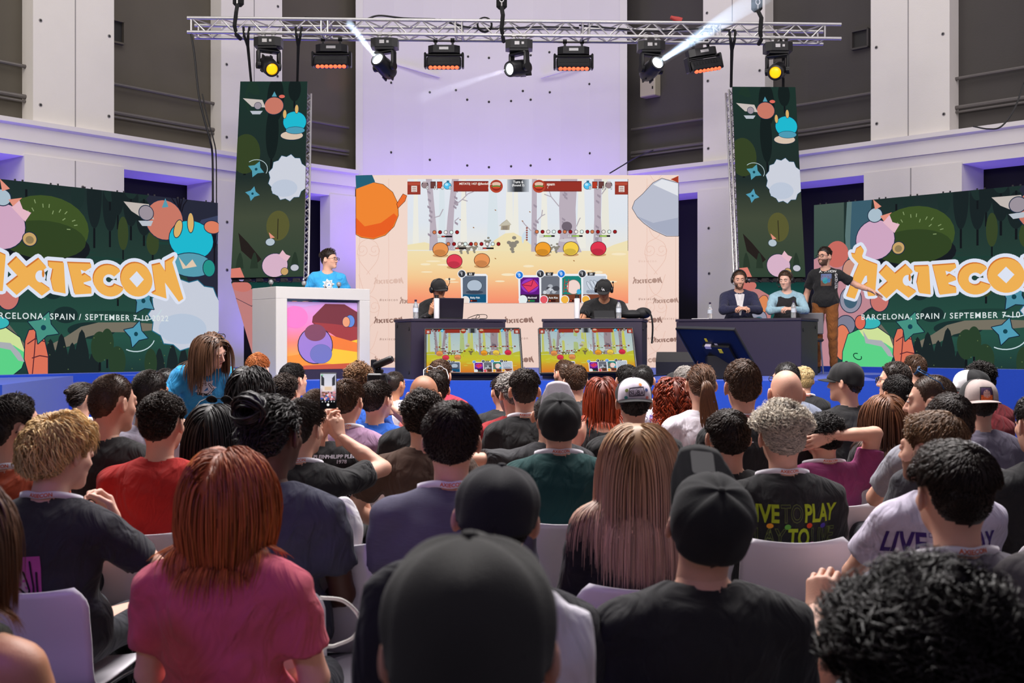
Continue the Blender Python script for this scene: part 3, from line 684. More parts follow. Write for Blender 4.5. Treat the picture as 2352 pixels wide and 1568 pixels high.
        a.ell(x0 + 1, yt, 9.6, 9.6, wh); a.ell(x0 + 1, yt, 8, 8, (40, 120, 214) if kind in (1, 3) else (56, 58, 64)); a.ell(x0 - 1, yt - 3, 4, 3, (110, 176, 240) if kind in (1, 3) else (120, 122, 130)); a.text('0' if kind in (1, 3) else '1', x0 + 1, yt + 3.6, 9.5, (244, 244, 244), .02)
        if n: a.poly([(x0 + 13, yt - 3.4), (x0 + 31, yt - 3.4), (x0 + 29, yt + 4.4), (x0 + 13, yt + 4.4)], (56, 56, 60)); a.text(n, x0 + 21, yt + 2.8, 7, (240, 240, 240), .025)
        if nm and detail: a.text(nm, x0 + 20, 685.5, 5.6, (240, 240, 240), .025, 'LEFT')
        a.rect(x0 + 20, 688.5, x0 + 36, 693, (60, 24, 24) if kind != 1 else (30, 120, 70)); a.ell(x0 + 23, 690.7, 1.6, 1.6, (226, 90, 60))
    a.clip((936, 411), (1443, 696))
    return a
MATCH = match()

def backdrop():
    a = Art(); a.grad(817, 402, 1559, 844, [(0, (240, 216, 204)), (.5, (242, 214, 202)), (1, (236, 206, 194))])
    ln = (228, 188, 172)
    for x0 in (846, 1506):
        for yk in (430, 560, 690, 820):
            for sgn in (-1, 1):
                a.stroke(catmull([(x0 - 22 * sgn, yk - 60), (x0 - 8 * sgn, yk - 20), (x0 + 20 * sgn, yk), (x0 + 22 * sgn, yk + 34), (x0 - 4 * sgn, yk + 70)], 6), 1.0, ln, joints=False)
                a.stroke([(x0 + 14 * sgn + (3 + k * .75) * math.cos(k * .55), yk + 14 + (3 + k * .75) * math.sin(k * .55)) for k in range(17)], .9, ln, joints=False)
        for dx in (-20, 47 if x0 < 1000 else 46): a.stroke([(x0 + dx, 410), (x0 + dx, 842)], .8, ln, joints=False)
    # soft contact band round the raised middle picture is left to the light
    def small(cx, cy, wd, col):
        s = wd / 2760.0; a.merge(lettering(lambda x, y: (cx + (x - 1500) * s, cy + (y - 470) * s), col, False))
    d0, d1, d2 = (150, 118, 108), (178, 146, 134), (222, 188, 174)
    for cx, cy, c in ((893, 735, d0), (1192, 735, d0), (1487, 735, d0), (893, 826, d1), (1192, 826, d0), (1487, 826, d1), (1040, 780, d0), (1340, 780, d0), (1560 - 22, 780, d0), (1487, 644, d1), (893, 645, d2), (1548, 690, d1), (952, 690, d1), (1040, 870, d0)):
        if cx + 36 <= 1560: small(cx, cy, 70, c)
        else: small(1559 - 30, cy, 60, c)
    for cx, cy, c in ((893, 689, d0), (1487, 687, d0), (893, 779, d0), (1487, 777, d0), (1192, 777, d0), (1487, 600, d2), (1545, 732, d1), (952, 735, d1), (1340, 735, d1)): a.text('#axiecon', min(cx, 1540), cy + 2, 8.5, c, .0, spacing=1.35)
    # plain coloured shapes in the upper corners
    blob(a, [(818, 436), (830, 421), (850, 418), (880, 424), (902, 442), (914, 468), (915, 495), (905, 520), (885, 540), (858, 549), (830, 545), (818, 538)], (240, 134, 52), (60, 30, 24), 1.0); a.poly([(818, 500), (838, 520), (875, 512), (905, 490), (913, 498), (900, 526), (884, 538), (858, 547), (830, 543), (818, 536)], (232, 96, 38)); a.poly([(817, 403), (855, 402), (862, 418), (818, 434)], (40, 96, 118)); blob(a, [(912, 468), (926, 446), (934, 450), (930, 462), (914, 478)], (236, 110, 48), (60, 30, 24), 1.0)
    blob(a, [(1452, 478), (1458, 462), (1476, 446), (1500, 420), (1520, 410), (1556, 420), (1558, 420), (1558, 542), (1530, 542), (1500, 528), (1478, 512), (1464, 498)], (186, 190, 206), (40, 40, 56), 1.0); a.poly([(1500, 424), (1520, 412), (1557, 422), (1557, 450), (1526, 436)], (226, 228, 234)); a.poly([(1462, 496), (1500, 512), (1557, 500), (1557, 541), (1530, 540), (1500, 526)], (166, 172, 192)); a.poly([(1540, 412), (1558, 404), (1558, 420)], (166, 60, 40))
    a.clip((817, 402), (1559, 844)); return a
ZB = 19.6
big = screen_panel('led_screen', 'large peach coloured led wall at stage centre, behind the two player desks', (at(817, 402, ZB), at(1559, 402, ZB), at(1559, 844, ZB), at(817, 844, ZB)), backdrop(), 817, 402, 1559, 844, LED, .14)
ZG = 19.35
game = screen_panel('led_screen', 'bright match screen hung in front of the peach led wall', (at(936, 411, ZG), at(1443, 411, ZG), at(1443, 696, ZG), at(936, 696, ZG)), MATCH, 936, 411, 1443, 696, LED, .1)
for px in (1010, 1190, 1370):
    m = MB(); p = at(px, 500, ZG) - game.location; m.box((p.x, .17, p.z), (.1, .14, .4)); m.build('mounting_bracket', M_blk, game)

# ---- leaning LED towers: an upper panel hung from the truss and a lower panel on the stage, each a screen of its own
FT = FOREST
def tower_art(x0, x1, v0, v1):
    a = Art(); a.merge(FT); a.v = [(min(max(x, x0), x1), min(max(y, v0), v1), l) for x, y, l in a.v]; return a
def tower_pic(upper=True):
    a = Art(); R_ = random.Random(9)
    if upper:      # picture coordinates: 0..160 across, 0..450 down
        a.grad(0, 0, 160, 450, [(0, (32, 54, 48)), (.5, (36, 48, 46)), (.7, (70, 78, 62)), (1, (52, 70, 56))])
        for x, y, h, wd in ((30, 90, 90, 34), (85, 120, 130, 40), (130, 60, 70, 30), (80, 210, 150, 30), (20, 215, 70, 40)): tree(a, x, y, h, wd, (24, 34, 34) if x > 60 else (34, 56, 46))
        a.ell(20, 170, 34, 46, (56, 70, 40)); a.ell(100, 335, 26, 34, (92, 92, 52)); a.stroke([(100, 365), (100, 320)], 2, (50, 46, 34)); a.poly([(12, 350), (34, 372), (66, 410), (54, 420), (20, 390)], (40, 34, 32))
        for x in (18, 140, 50): cone(a, x, 430, 36, 18, (44, 58, 46))
        oval(a, 82, 58, 22, 20, (206, 124, 106), wd=1.4); a.poly([(8, 40), (54, 44), (62, 62), (30, 60)], (206, 196, 190)); a.poly([(26, 70), (56, 70), (50, 78), (32, 78)], (190, 196, 206)); a.poly([(76, 36), (82, 24), (88, 36)], (90, 160, 180)); oval(a, 44, 58, 8, 8, (160, 150, 160), wd=1); a.ell(100, 36, 7, 4, (226, 110, 96))
        oval(a, 132, 96, 27, 24, (34, 190, 214), wd=1.4); oval(a, 126, 128, 26, 10, (222, 200, 180), wd=1.4); oval(a, 134, 116, 22, 8, (80, 160, 186), wd=1); oval(a, 108, 78, 4, 10, (222, 180, 110), wd=1); oval(a, 136, 66, 4, 10, (222, 180, 110), wd=1)
        pts = [(120 + (46 if k % 2 == 0 else 41) * math.cos(2 * PI * k / 26), 226 + (54 if k % 2 == 0 else 48) * math.sin(2 * PI * k / 26)) for k in range(26)]
        blob(a, pts, (212, 216, 228), (40, 90, 120), 1); a.ell(112, 250, 30, 20, (196, 206, 224))
        star(a, 46, 206, 20, (84, 160, 180), .4); star(a, 40, 262, 17, (84, 160, 186), .2); a.stroke([(46 + 26 * math.cos(t), 206 + 22 * math.sin(t)) for t in [4 + k * .25 for k in range(12)]], 1.2, (206, 226, 232), joints=False)
        oval(a, 96, 424, 28, 26, (222, 184, 206), wd=1.4); a.poly([(104, 402), (112, 390), (120, 400), (130, 404), (122, 416)], (236, 190, 204)); oval(a, 118, 438, 8, 8, (206, 168, 110), wd=1); oval(a, 140, 430, 9, 7, (200, 200, 210), wd=1); oval(a, 84, 372, 10, 8, (186, 200, 210), wd=1); a.poly([(84, 364), (80, 350), (94, 362)], (232, 150, 130)); a.poly([(0, 450), (0, 430), (20, 428), (30, 450)], (222, 130, 116))
        a.clip((0, 0), (160, 450))
    else:          # 0..160 across, 0..230 down
        a.grad(0, 0, 160, 230, [(0, (22, 60, 56)), (.3, (30, 90, 86)), (1, (30, 52, 56))]); a.poly([(0, 12), (50, 18), (90, 40), (96, 150), (70, 180), (0, 178)], (196, 130, 128)); a.ell(20, 10, 22, 14, (206, 120, 110)); oval(a, 66, 60, 14, 26, (226, 140, 90), wd=1.4); oval(a, 62, 100, 22, 26, (150, 150, 168), wd=1.4); a.ell(64, 104, 13, 15, (70, 110, 130)); oval(a, 60, 150, 16, 14, (140, 150, 170), wd=1.4); a.stroke([(0, 40), (30, 60), (52, 46)], 1.6, (50, 50, 70)); a.stroke([(10, 150), (40, 120)], 1.6, (50, 50, 70)); a.ell(70, 190, 24, 14, (226, 128, 100)); a.ell(104, 206, 40, 40, (96, 216, 150)); a.poly([(0, 182), (30, 184), (70, 230), (0, 230)], (26, 40, 44))
        oval(a, 130, 70, 10, 26, (226, 140, 80), wd=1.4); oval(a, 118, 120, 12, 16, (206, 110, 100), wd=1.4)
        a.clip((0, 0), (160, 230))
    return a
UP, LOW = tower_pic(True), tower_pic(False)
def strip_screen(label, tl, tr, br, bl, art, h):
    return screen_panel('led_strip_screen', label, (tl, tr, br, bl), art, 0, 0, 160, h, LEDd, .1)
TL = (at(552, 187, 17.1), at(706, 187, 17.25), at(697, 635, 16.6), at(530, 638, 16.45))
TR = (at(1682, 199, 17.25), at(1827, 200, 17.1), at(1850, 636, 16.5), at(1699, 636, 16.65))
tw_l = strip_screen('tall hanging led strip with forest picture, above the white lectern', *TL, UP, 450)
tw_r = strip_screen('tall hanging led strip with forest picture, above the commentators', *TR, UP, 450)
lw_l = strip_screen('lower led strip leaning behind the white lectern', at(531, 648, 16.5), at(697, 648, 16.65), at(742, 852, 17.0), at(592, 856, 16.85), LOW, 230)
lw_r = strip_screen('lower led strip standing behind the two commentators', at(1700, 648, 16.75), at(1850, 648, 16.6), at(1808, 848, 17.1), at(1660, 848, 17.25), LOW, 230)

def ladder_truss(o, p0, p1, side, n, w=.17, r=.024, d=.012):
    """A slim lattice from p0 to p1 behind a hanging screen."""
    p0, p1 = Vector(p0), Vector(p1); ax = (p1 - p0).normalized(); s = Vector(side).normalized(); e = ax.cross(s)
    m = MB()
    for k in (0, 1, 2):
        an = k * 2 * PI / 3; off = (s * math.cos(an) + e * math.sin(an)) * w * .58; m.tube([p0 + off, p1 + off], r, 8)
    for i in range(n):
        for k in (0, 1, 2):
            a1, a2 = k * 2 * PI / 3, (k + 1) * 2 * PI / 3; o1 = (s * math.cos(a1) + e * math.sin(a1)) * w * .58; o2 = (s * math.cos(a2) + e * math.sin(a2)) * w * .58
            f0, f1 = p0 + (p1 - p0) * (i / n), p0 + (p1 - p0) * ((i + 1) / n); m.tube([f0 + (o1 if i % 2 else o2), f1 + (o2 if i % 2 else o1)], d, 5)
    return m.build('truss_frame', M_alu, o, smooth=True)
M_alu = mat('aluminium', (205, 203, 204), .35, metal=.75, var=.05, scale=40)
for t, pa, pb in ((tw_l, at(707, 215, 17.45), at(700, 645, 16.85)), (tw_r, at(1676, 210, 17.45), at(1696, 645, 16.85))):
    ladder_truss(t, pa - t.location, pb - t.location, (1, .2, 0), 34, .085 if t is tw_l else .13, .017, .008)
    for k in range(6):
        m = MB(); px = (540 + k * 28) if t is tw_l else (1706 + k * 26); p = at(px, 642, 16.55) - t.location; m.box(p + Vector((0, .02, -.005)), (.09, .07, .05)); m.tube([p + Vector((.02, -.02, 0)), p + Vector((.1, .02, -.04)), p + Vector((.15, 0, .01))], .008, 5); m.build('connector', M_blk, t)
# ---------------------------------------------------------------- truss and lights
M_dark = mat('dark_plastic', (24, 24, 27), .4, var=.1, scale=40)
M_strap = mat('black_webbing', (16, 16, 18), .9)
M_orange = mat('lit_orange_lens', (255, 120, 70), .3, emit=(255, 112, 70), estr=1.0)
M_amber = mat('lit_amber_lens', (255, 190, 20), .3, emit=(255, 178, 8), estr=1.15)
M_cold = mat('lit_cold_lens', (255, 255, 255), .2, emit=(236, 244, 255), estr=9.0)
M_coldd = mat('lit_pale_lens', (255, 255, 255), .2, emit=(236, 246, 250), estr=1.6)
TZ = 16.9
def tp(px, py, dz=0.0): return at(px, py, TZ + dz)
tx0, tx1 = at(430, 40, TZ).x, at(1932, 57, TZ).x
truss = thing('lighting_truss', 'long silver box truss carrying stage lights across the hall', 'truss', (0, TZ, 6.0))
cor = [(0, 0), (0, -.21), (.40, 0), (.40, -.21)]
za, zb = at(430, 41, TZ).z, at(1932, 56, TZ).z
def chord(i, x): dy, dz = cor[i]; return Vector((x, dy, za + (zb - za) * (x - tx0) / (tx1 - tx0) + dz - 6.0 + (0.02 if i == 3 else 0)))
for i in range(4):
    m = MB(); m.tube([chord(i, tx0), chord(i, tx1 if i < 2 else tx1 - .16)], .026, 10); m.build('chord', M_alu, truss, smooth=True)
br = MB(); nb = 44
for (i, j) in ((0, 1), (2, 3), (0, 2), (1, 3)):
    for k in range(nb):
        xa, xb = tx0 + .06 + (tx1 - tx0 - .3) * k / nb, tx0 + .06 + (tx1 - tx0 - .3) * (k + 1) / nb
        a, b = (i, j) if k % 2 == 0 else (j, i); br.tube([chord(a, xa), chord(b, xb)], .0105, 6, caps=False)
for x in [tx0 + .06] + [tx0 + (tx1 - tx0) * f for f in (.205, .215, .41, .42, .605, .615, .805, .815)] + [tx1 - .24]:
    for (i, j) in ((0, 1), (2, 3), (0, 2), (1, 3)): br.tube([chord(i, x), chord(j, x)], .014, 6, caps=False)
br.build('bracing', M_alu, truss, smooth=True)

def clamp(parent, x, z0, z1, m_=None):
    m = MB(); m.lathe([(.035, -.03), (.035, .03)], (x, 0, z1), 12, roty(PI / 2)); m.box((x, 0, (z0 + z1) / 2), (.035, .03, z1 - z0)); return m.build('clamp', m_ or M_alu, parent)

def moving_head(px, py, aim, lens, label, yaw=0.0):
    """PX, PY: where its base hangs; AIM: beam direction."""
    z = chord(1, at(px, 80, TZ).x).z + 6.0
    t = thing('moving_head_light', label, 'stage light', (at(px, 80, TZ).x, TZ, z - .09), yaw, 'moving heads on the truss')
    for x in (-.075, .075): clamp(t, x, .0, .09)
    m = MB(); m.prism([(-.2, -.10), (-.12, -.15), (.12, -.15), (.2, -.10), (.2, .10), (.12, .15), (-.12, .15), (-.2, .10)], -.13, .0)
    m.prism([(-.14, -.11), (.14, -.11), (.14, .11), (-.14, .11)], -.16, -.13); b = m.build('base', M_dark, t)
    m = MB(); m.box((-.03, -.151, -.06), (.07, .004, .05)); m.box((.055, -.151, -.06), (.035, .004, .035)); m.build('display', M_alu, b)
    d = (Matrix.Rotation(-yaw, 3, 'Z') @ Vector(aim)).normalized(); pan = math.atan2(d.x, -d.y)
    y = MB(); R = rotz(pan)
    y.box(R @ Vector((0, 0, -.185)), (.34, .13, .05), R, .02)
    for s in (-1, 1):
        y.box(R @ Vector((s * .155, 0, -.30)), (.045, .11, .24), R, .015); y.lathe([(.06, -.024), (.06, .024)], R @ Vector((s * .155, 0, -.40)), 16, R @ roty(PI / 2))
    y.build('yoke', M_dark, t, smooth=True)
    q = d.to_track_quat('Z', 'Y').to_matrix(); h = MB()
    h.lathe([(.06, -.2), (.10, -.18), (.125, -.10), (.125, .05), (.115, .12), (.118, .19), (.11, .21), (.088, .215), (.086, .19)], (0, 0, -.40), 24, q)
    for s in (-1, 1): h.box(Vector((0, 0, -.40)) + q @ Vector((s * .06, 0, -.13)), (.02, .25, .10), q)
    hd = h.build('head', M_dark, t, smooth=True)
    l = MB(); l.lathe([(.086, .188), (.07, .2), (.04, .207), (.002, .209)], (0, 0, -.40), 24, q); l.build('lens', lens, hd, smooth=True)
    return t, Vector((at(px, 80, TZ).x, TZ, z - .49)) + Matrix.Rotation(yaw, 3, 'Z') @ d * .21
mh1, _ = moving_head(617, 90, (.40, -.75, -.42), M_amber, 'amber lit moving head over the left led strip')
mh2, p2 = moving_head(884, 92, (-.42, -.80, .36), M_cold, 'white blazing moving head, second from left end of the truss')
mh3, p3 = moving_head(1192, 92, (-.62, -.62, -.20), M_coldd, 'moving head with pale beam at the middle of the truss')
mh4, p4 = moving_head(1495, 98, (.34, -.80, .26), M_cold, 'blazing moving head throwing a blue white beam to the right')
mh5, _ = moving_head(1786, 100, (-.35, -.80, -.30), M_amber, 'amber lit moving head over the right led strip')

def wash_bar(px, label, yaw=0.0, roll=0.0):
    z = chord(3, at(px, 95, TZ).x).z + 6.0
    t = thing('wash_bar_light', label, 'stage light', (at(px, 95, TZ + .4).x, TZ + .4, z - .09), yaw, 'wash bars on the truss'); t.rotation_euler[1] = roll
    for x in (-.13, .13): clamp(t, x, .0, .09, M_dark)
    m = MB(); m.prism([(-.24, -.03), (-.16, -.09), (.16, -.09), (.24, -.03), (.24, .08), (-.24, .08)], -.11, .0); b = m.build('base', M_dark, t)
    m = MB(); m.box((0, -.091, -.05), (.14, .004, .04)); m.build('display', M_alu, b)
    m = MB(); m.box((0, .02, -.13), (.56, .06, .04), None, .015)
    for s in (-1, 1): m.box((s * .285, .0, -.22), (.035, .14, .24), None, .03)
    m.build('yoke', M_dark, t, smooth=True)
    m = MB(); R = rotx(-.25); c = Vector((0, -.02, -.26)); m.box(c, (.52, .14, .17), R, .02)
    for k in range(9): m.box(c + R @ Vector((-.2 + k * .05, -.071, .02)), (.035, .006, .05), R)
    bar = m.build('bar', M_dark, t, smooth=True)
    for k in range(7):
        m = MB(); m.ball(c + R @ Vector((-.198 + k * .066, -.035, -.092)), (.033, .033, .03), 8, 14); m.build('lens', M_orange, bar, smooth=True)
    return t
wash_bar(762, 'wash bar with seven orange lenses, left of the blazing white moving head')
wash_bar(1020, 'wash bar with seven orange lenses, between white and middle moving heads')
wash_bar(1317, 'wash bar with seven orange lenses, just right of the middle moving head')
wash_bar(1610, 'tilted wash bar with seven orange lenses, above the right led strip', .35, -.22)

# hoists, straps and cables
def hoist(px, label):
    x = at(px, 20, TZ).x; zt = chord(0, x).z + 6.0; t = thing('chain_hoist', label, 'hoist', (x, TZ + .2, zt + .02))
    m = MB(); m.box((0, 0, .62), (.30, .20, .28), None, .03); m.build('motor', M_dark, t)
    m = MB(); m.box((0, 0, .36), (.16, .12, .30), None, .04); m.build('chain_bag', M_strap, t)
    m = MB(); m.tube([(.0 + .03 * math.cos(a), -.07, .34 + .04 * math.sin(a)) for a in [k * PI / 6 for k in range(12)]], .009, 6, True); m.tube([(0, -.07, .30), (0, -.07, .2)], .012, 6); m.build('hook', M_alu, t, smooth=True)
    m = MB(); m.tube([(0, -.06, .22), (.02, -.22, .06), (.0, -.235, -.14), (.02, -.2, -.26), (.03, .0, -.27)], .032, 6); m.build('strap', M_strap, t)
    m = MB(); m.tube([(0, 0, .72), (0, 0, 3.4)], .012, 6); m.build('chain', M_alu, t)
    return t
hoist(540, 'black chain hoist above the left part of the truss'); hoist(1152, 'black chain hoist above the middle of the truss'); hoist(1745, 'black chain hoist above the right part of the truss')
for px0, py0, px1, py1, zt, lab in ((566, 72, 577, 190, 17.13, 'black strap holding the left led strip by its outer corner'), (686, 72, 683, 188, 17.24, 'black strap holding the left led strip by its inner corner'), (1682, 82, 1679, 200, 17.25, 'black strap holding the right led strip by its inner corner'), (1800, 95, 1799, 201, 17.12, 'black strap holding the right led strip by its outer corner')):
    a, b = tp(px0, py0 - 2), at(px1, py1, zt + .06); m = MB(); o = Vector((0, 0, 0))
    m.tube([a + Vector((-.045, .0, .05)), a + Vector((-.03, -.02, -.08)), a.lerp(b, .3), b.lerp(a, .4), b], [.02, .022, .026, .022, .02], 6)
    m.tube([a + Vector((.045, .0, .05)), a + Vector((.03, -.02, -.08)), a.lerp(b, .3)], [.02, .022, .024], 6)
    tag(m.build('hanging_strap', M_strap, None), lab, 'strap', 'straps holding the led strips')
def cable(pts, r, label, m_=None, n=8, group=None, name='cable'):
    m = MB(); m.tube(catmull(pts, n), r, 6); return tag(m.build(name, m_ or M_blk, None, smooth='all'), label, 'cable', group)
a = [at(439, 78, 16.86), at(447, 130, 16.88), at(456, 215, 16.9), at(468, 270, 16.95), at(482, 320, 17.0), at(488, 360, 17.1), at(489, 470, 17.2)]
cable(a, .017, 'black cable hanging from the left truss end past the cornice')
cable([p + Vector((.05, 0.02, 0)) for p in a[2:]], .010, 'thin black cable beside the one hanging from the left truss end')
cable([at(1400, 398, 21.2), at(1430, 380, 21.2), at(1460, 362, 21.0), at(1500, 345, 20.6)], .012, 'thin black cable running up the right edge of the central bay')
cable([at(2352, 190, 15.9), at(2330, 250, 15.9), at(2300, 290, 15.9), at(2270, 296, 15.9), at(2235, 290, 16.0)], .012, 'black cable drooping over the cornice at the far right')
for k, (pts, lab) in enumerate((([(700, 40), (760, 44), (830, 46), (870, 36), (930, 42), (1000, 44)], 'black power cable lying along the left half of the truss'), ([(1010, 44), (1060, 60), (1130, 66), (1240, 62), (1330, 64)], 'black power cable sagging through the middle of the truss'), ([(1330, 58), (1420, 66), (1500, 72), (1600, 66), (1690, 70)], 'black power cable sagging through the right half of the truss'))):
    cable([tp(x, y, .2) + Vector((0, 0, .0)) for x, y in pts], .014, lab)
for px, py in ((1115, 58), (1692, 14), (1766, 16)):
    pass
cs = MB()
for k in range(3): cs.tube([tp(1113, 56, .05) + Vector(((.10 + .006 * k) * math.cos(t), .012 * k, (.10 + .006 * k) * math.sin(t))) for t in [2 * PI * j / 20 for j in range(20)]], .010, 5, True)
tag(cs.build('cable_coil', M_blk, None, smooth='all'), 'coiled black cable hung on the truss beside the middle hoist', 'cable')
rd_ = MB(); p = tp(1552, 44, .2); rd_.lathe([(.055, -.09), (.05, -.03), (.03, .05), (.028, .08), (.0, .09)], p, 14, roty(-1.2)); tag(rd_.build('red_plug', mat('red_plastic', (176, 52, 48), .5), None, smooth=True), 'red plug lying on the truss left of the right hoist', 'plug')

# ---------------------------------------------------------------- haze lit by two beams
def haze_beam(name, p, d, L, r0, r1, dens, power, col, ang, label):
    d = Vector(d).normalized(); q = d.to_track_quat('Z', 'Y').to_matrix(); m = MB(); m.lathe([(r0, 0), (r1, L)], p, 24, q)
    mt = bpy.data.materials.new(name); mt.use_nodes = True; nt = mt.node_tree; nt.nodes.clear()
    v = nt.nodes.new('ShaderNodeVolumeScatter'); v.inputs['Density'].default_value = dens; v.inputs['Anisotropy'].default_value = .2
    o = nt.nodes.new('ShaderNodeOutputMaterial'); nt.links.new(v.outputs[0], o.inputs['Volume'])
    ob = m.build(name, mt, None); tag(ob, label, 'haze', None, 'stuff')
    spot('beam_lamp', p + d * .01, p + d * 5, power, col, ang, .2, .03)
d4 = tp(1700, 22, -3.0) - p4
haze_beam('beam_haze', p4, d4, 3.6, .075, .12, .35, 5200, (.55, .74, 1.0), 5.5, 'pale blue haze lit by the beam of the right blazing moving head')
d2 = Vector((-.62, -1.5, .62)); haze_beam('beam_haze', p2, d2, .9, .08, .09, .35, 4000, (.62, .78, 1.0), 6, 'short bright haze in front of the left blazing moving head')
d3 = at(985, 218, 15.9) - p3; haze_beam('beam_haze', p3, d3, 1.7, .085, .11, .10, 2200, (.75, .80, 1.0), 6, 'faint haze below the middle moving head')

# ---------------------------------------------------------------- stage furniture
M_lam = mat('dark_violet_laminate', (44, 36, 56), .45, var=.06, scale=15)
M_lamb = mat('black_laminate', (46, 44, 46), .5, var=.08, scale=20)
M_wlam = mat('white_laminate', (208, 205, 203), .4, var=.02, scale=10)
def desk(px, py_bottom, Z, rz, w, d, h, label, mirror=False):
    """Box desk; its near front corner stands at (px, Z); front runs along +x (or -x when mirrored) before rotation."""
    c = at(px, py_bottom, Z); t = thing('desk', label, 'desk', (c.x, c.y, SZ), rz); s = -1 if mirror else 1
    m = MB(); m.box((s * w / 2, .015, h / 2 - .02), (w, .03, h - .04), None, .004); m.build('front_panel', M_lam, t)
    for x in (0.015, w - .015):
        m = MB(); m.box((s * x, d / 2 + .016, h / 2 - .02), (.03, d - .03, h - .04), None, .004); sp = m.build('side_panel', M_lamb, t)
        if x < .1:
            for yy, zz in ((.10, .60), (.10, .08), (d - .10, .64)):
                m = MB(); m.lathe([(.022, 0), (.022, .006)], (s * -.002, yy, zz), 14, roty(-s * PI / 2)); m.build('bolt', M_blk, sp)
    m = MB(); m.box((s * w / 2, d / 2, h - .02), (w + .02, d + .02, .036), None, .006); m.build('desk_top', M_lam, t)
    return t
desk_l = desk(945, 868, 13.5, math.radians(22), 1.2, .7, .725, 'dark box desk of the player in the hooded top, left of stage centre')
desk_r = desk(1475, 868, 13.5, math.radians(-11.5), 1.2, .7, .725, 'dark box desk of the player holding a tablet, right of stage centre', True)
desk_c = desk(1840, 860, 14.6, math.radians(-31), 1.72, .75, .755, 'long dark box desk of the two commentators', True)

# lectern: an open white arch with a picture board inside
LT = thing('lectern', 'white open framed lectern with a sunset picture board inside', 'lectern', (at(634, 875, 13.2).x, 13.2, SZ), math.radians(35.5))
lw_, ld_, lh_ = 1.23, .7, 1.09
for x in (.07, lw_ - .07): m = MB(); m.box((x, ld_ / 2, (lh_ - .14) / 2), (.14, ld_, lh_ - .14), None, .004); m.build('side_panel', M_wlam, LT)
m = MB(); m.box((lw_ / 2, ld_ / 2, lh_ - .07), (lw_, ld_, .14), None, .004); m.build('top', M_wlam, LT)
m = MB(); m.box((lw_ / 2, .16, .07), (lw_ - .28, .20, .14)); m.build('base', M_lam, LT)
bd = MB(); bd.box((lw_ / 2, .075, .52), (lw_ - .29, .03, .80)); bdo = bd.build('picture_board', M_wlam, LT)
def sunset():
    a = Art(); a.grad(657, 694, 832, 852, [(0, (206, 150, 214)), (.35, (226, 130, 190)), (.6, (236, 130, 110)), (.8, (240, 160, 70)), (1, (214, 110, 50))])
    a.poly([(657, 822), (700, 815), (832, 806), (832, 852), (657, 852)], (232, 140, 50)); a.poly([(770, 790), (832, 760), (832, 852), (745, 836)], (244, 190, 50)); a.poly([(720, 742), (722, 728), (752, 698), (800, 698), (832, 716), (832, 780), (800, 790), (770, 768), (740, 760)], (110, 42, 54)); a.poly([(722, 742), (770, 745), (832, 752), (832, 782), (800, 790), (770, 770)], (150, 52, 56)); a.poly([(750, 768), (832, 790), (832, 812), (760, 802)], (230, 120, 50)); a.poly([(657, 845), (832, 838), (832, 852), (657, 852)], (190, 80, 50)); a.ell(680, 730, 30, 26, (236, 120, 190)); a.poly([(657, 694), (832, 694), (832, 712), (800, 698), (752, 697), (700, 706), (657, 702)], (196, 160, 222))
    # plain rounded stand-ins for the printed figures
    oval(a, 728, 796, 41, 42, (150, 120, 196), (30, 24, 50), wd=2); oval(a, 742, 816, 26, 22, (108, 112, 176), (96, 100, 160), wd=1); a.ell(728, 766, 26, 20, (120, 66, 90))
    oval(a, 814, 738, 11, 14, (90, 130, 200), (40, 40, 80), wd=1); oval(a, 804, 740, 9, 12, (220, 150, 110), (40, 40, 80), wd=1)
    a.clip((657, 694), (832, 852)); return a
PR = print_material('printed_board', .5)
sunset().build('picture', PR, quad_map((.145, .058, .92), (lw_ - .145, .058, .92), (lw_ - .145, .058, .12), (.145, .058, .12), 657, 694, 832, 852), bdo)
for k, (x, lab) in enumerate(((.12, 'small round microphone on the lectern, nearest its left edge'), (.55, 'small round microphone on the middle of the lectern'), (1.02, 'small round microphone on the lectern, in front of its right edge'))):
    p = LT.matrix_basis @ Vector((x, .42, lh_ + .0)); t = thing('microphone', lab, 'microphone', p, 0, 'microphones on the lectern')
    m = MB(); m.lathe([(.04, 0), (.04, .012), (.012, .018), (.01, .03), (.018, .05)], (0, 0, 0), 14); m.build('stand', M_dark, t, smooth=True)
    m = MB(); m.ball((0, 0, .07), (.03, .03, .032)); m.build('grille', mat('mesh_grille', (150, 150, 154), .4, metal=.6, bump=.001, bscale=900), t, smooth=True)

# monitors at the stage front
TVB = match(False, False)
def monitor(label, tl, tr, br_, bl, art):
    t = screen_panel('monitor', label, (tl, tr, br_, bl), art, 936, 411, 1443, 696, LEDd, .05)
    tl, tr, br_, bl = [Vector(p) - t.location for p in (tl, tr, br_, bl)]; n = (bl - tl).cross(tr - tl).normalized(); m = MB()
    cs = [tl, tr, br_, bl]
    for i in range(4):
        a, b = cs[i], cs[(i + 1) % 4]; m.tube([a + n * .002, b + n * .002], .014, 6)
    m.build('bezel', M_dark, t)
    c = (bl + br_) / 2; lo = SZ - t.location.z; m = MB(); m.box((c.x, c.y + .16, (lo + .06) / 2), (.6, .22, .06 - lo), None, .01); m.build('stand', M_dark, t); return t
mon_l = monitor('monitor leaning at the stage front below the left player desk', at(977, 756, 13.42), at(1193, 755, 13.42), at(1200, 858, 13.14), at(977, 858, 13.14), TVB)
mon_r = monitor('monitor leaning at the stage front below the right player desk', at(1238, 755, 13.42), at(1452, 754, 13.42), at(1463, 855, 13.14), at(1241, 858, 13.14), TVB)
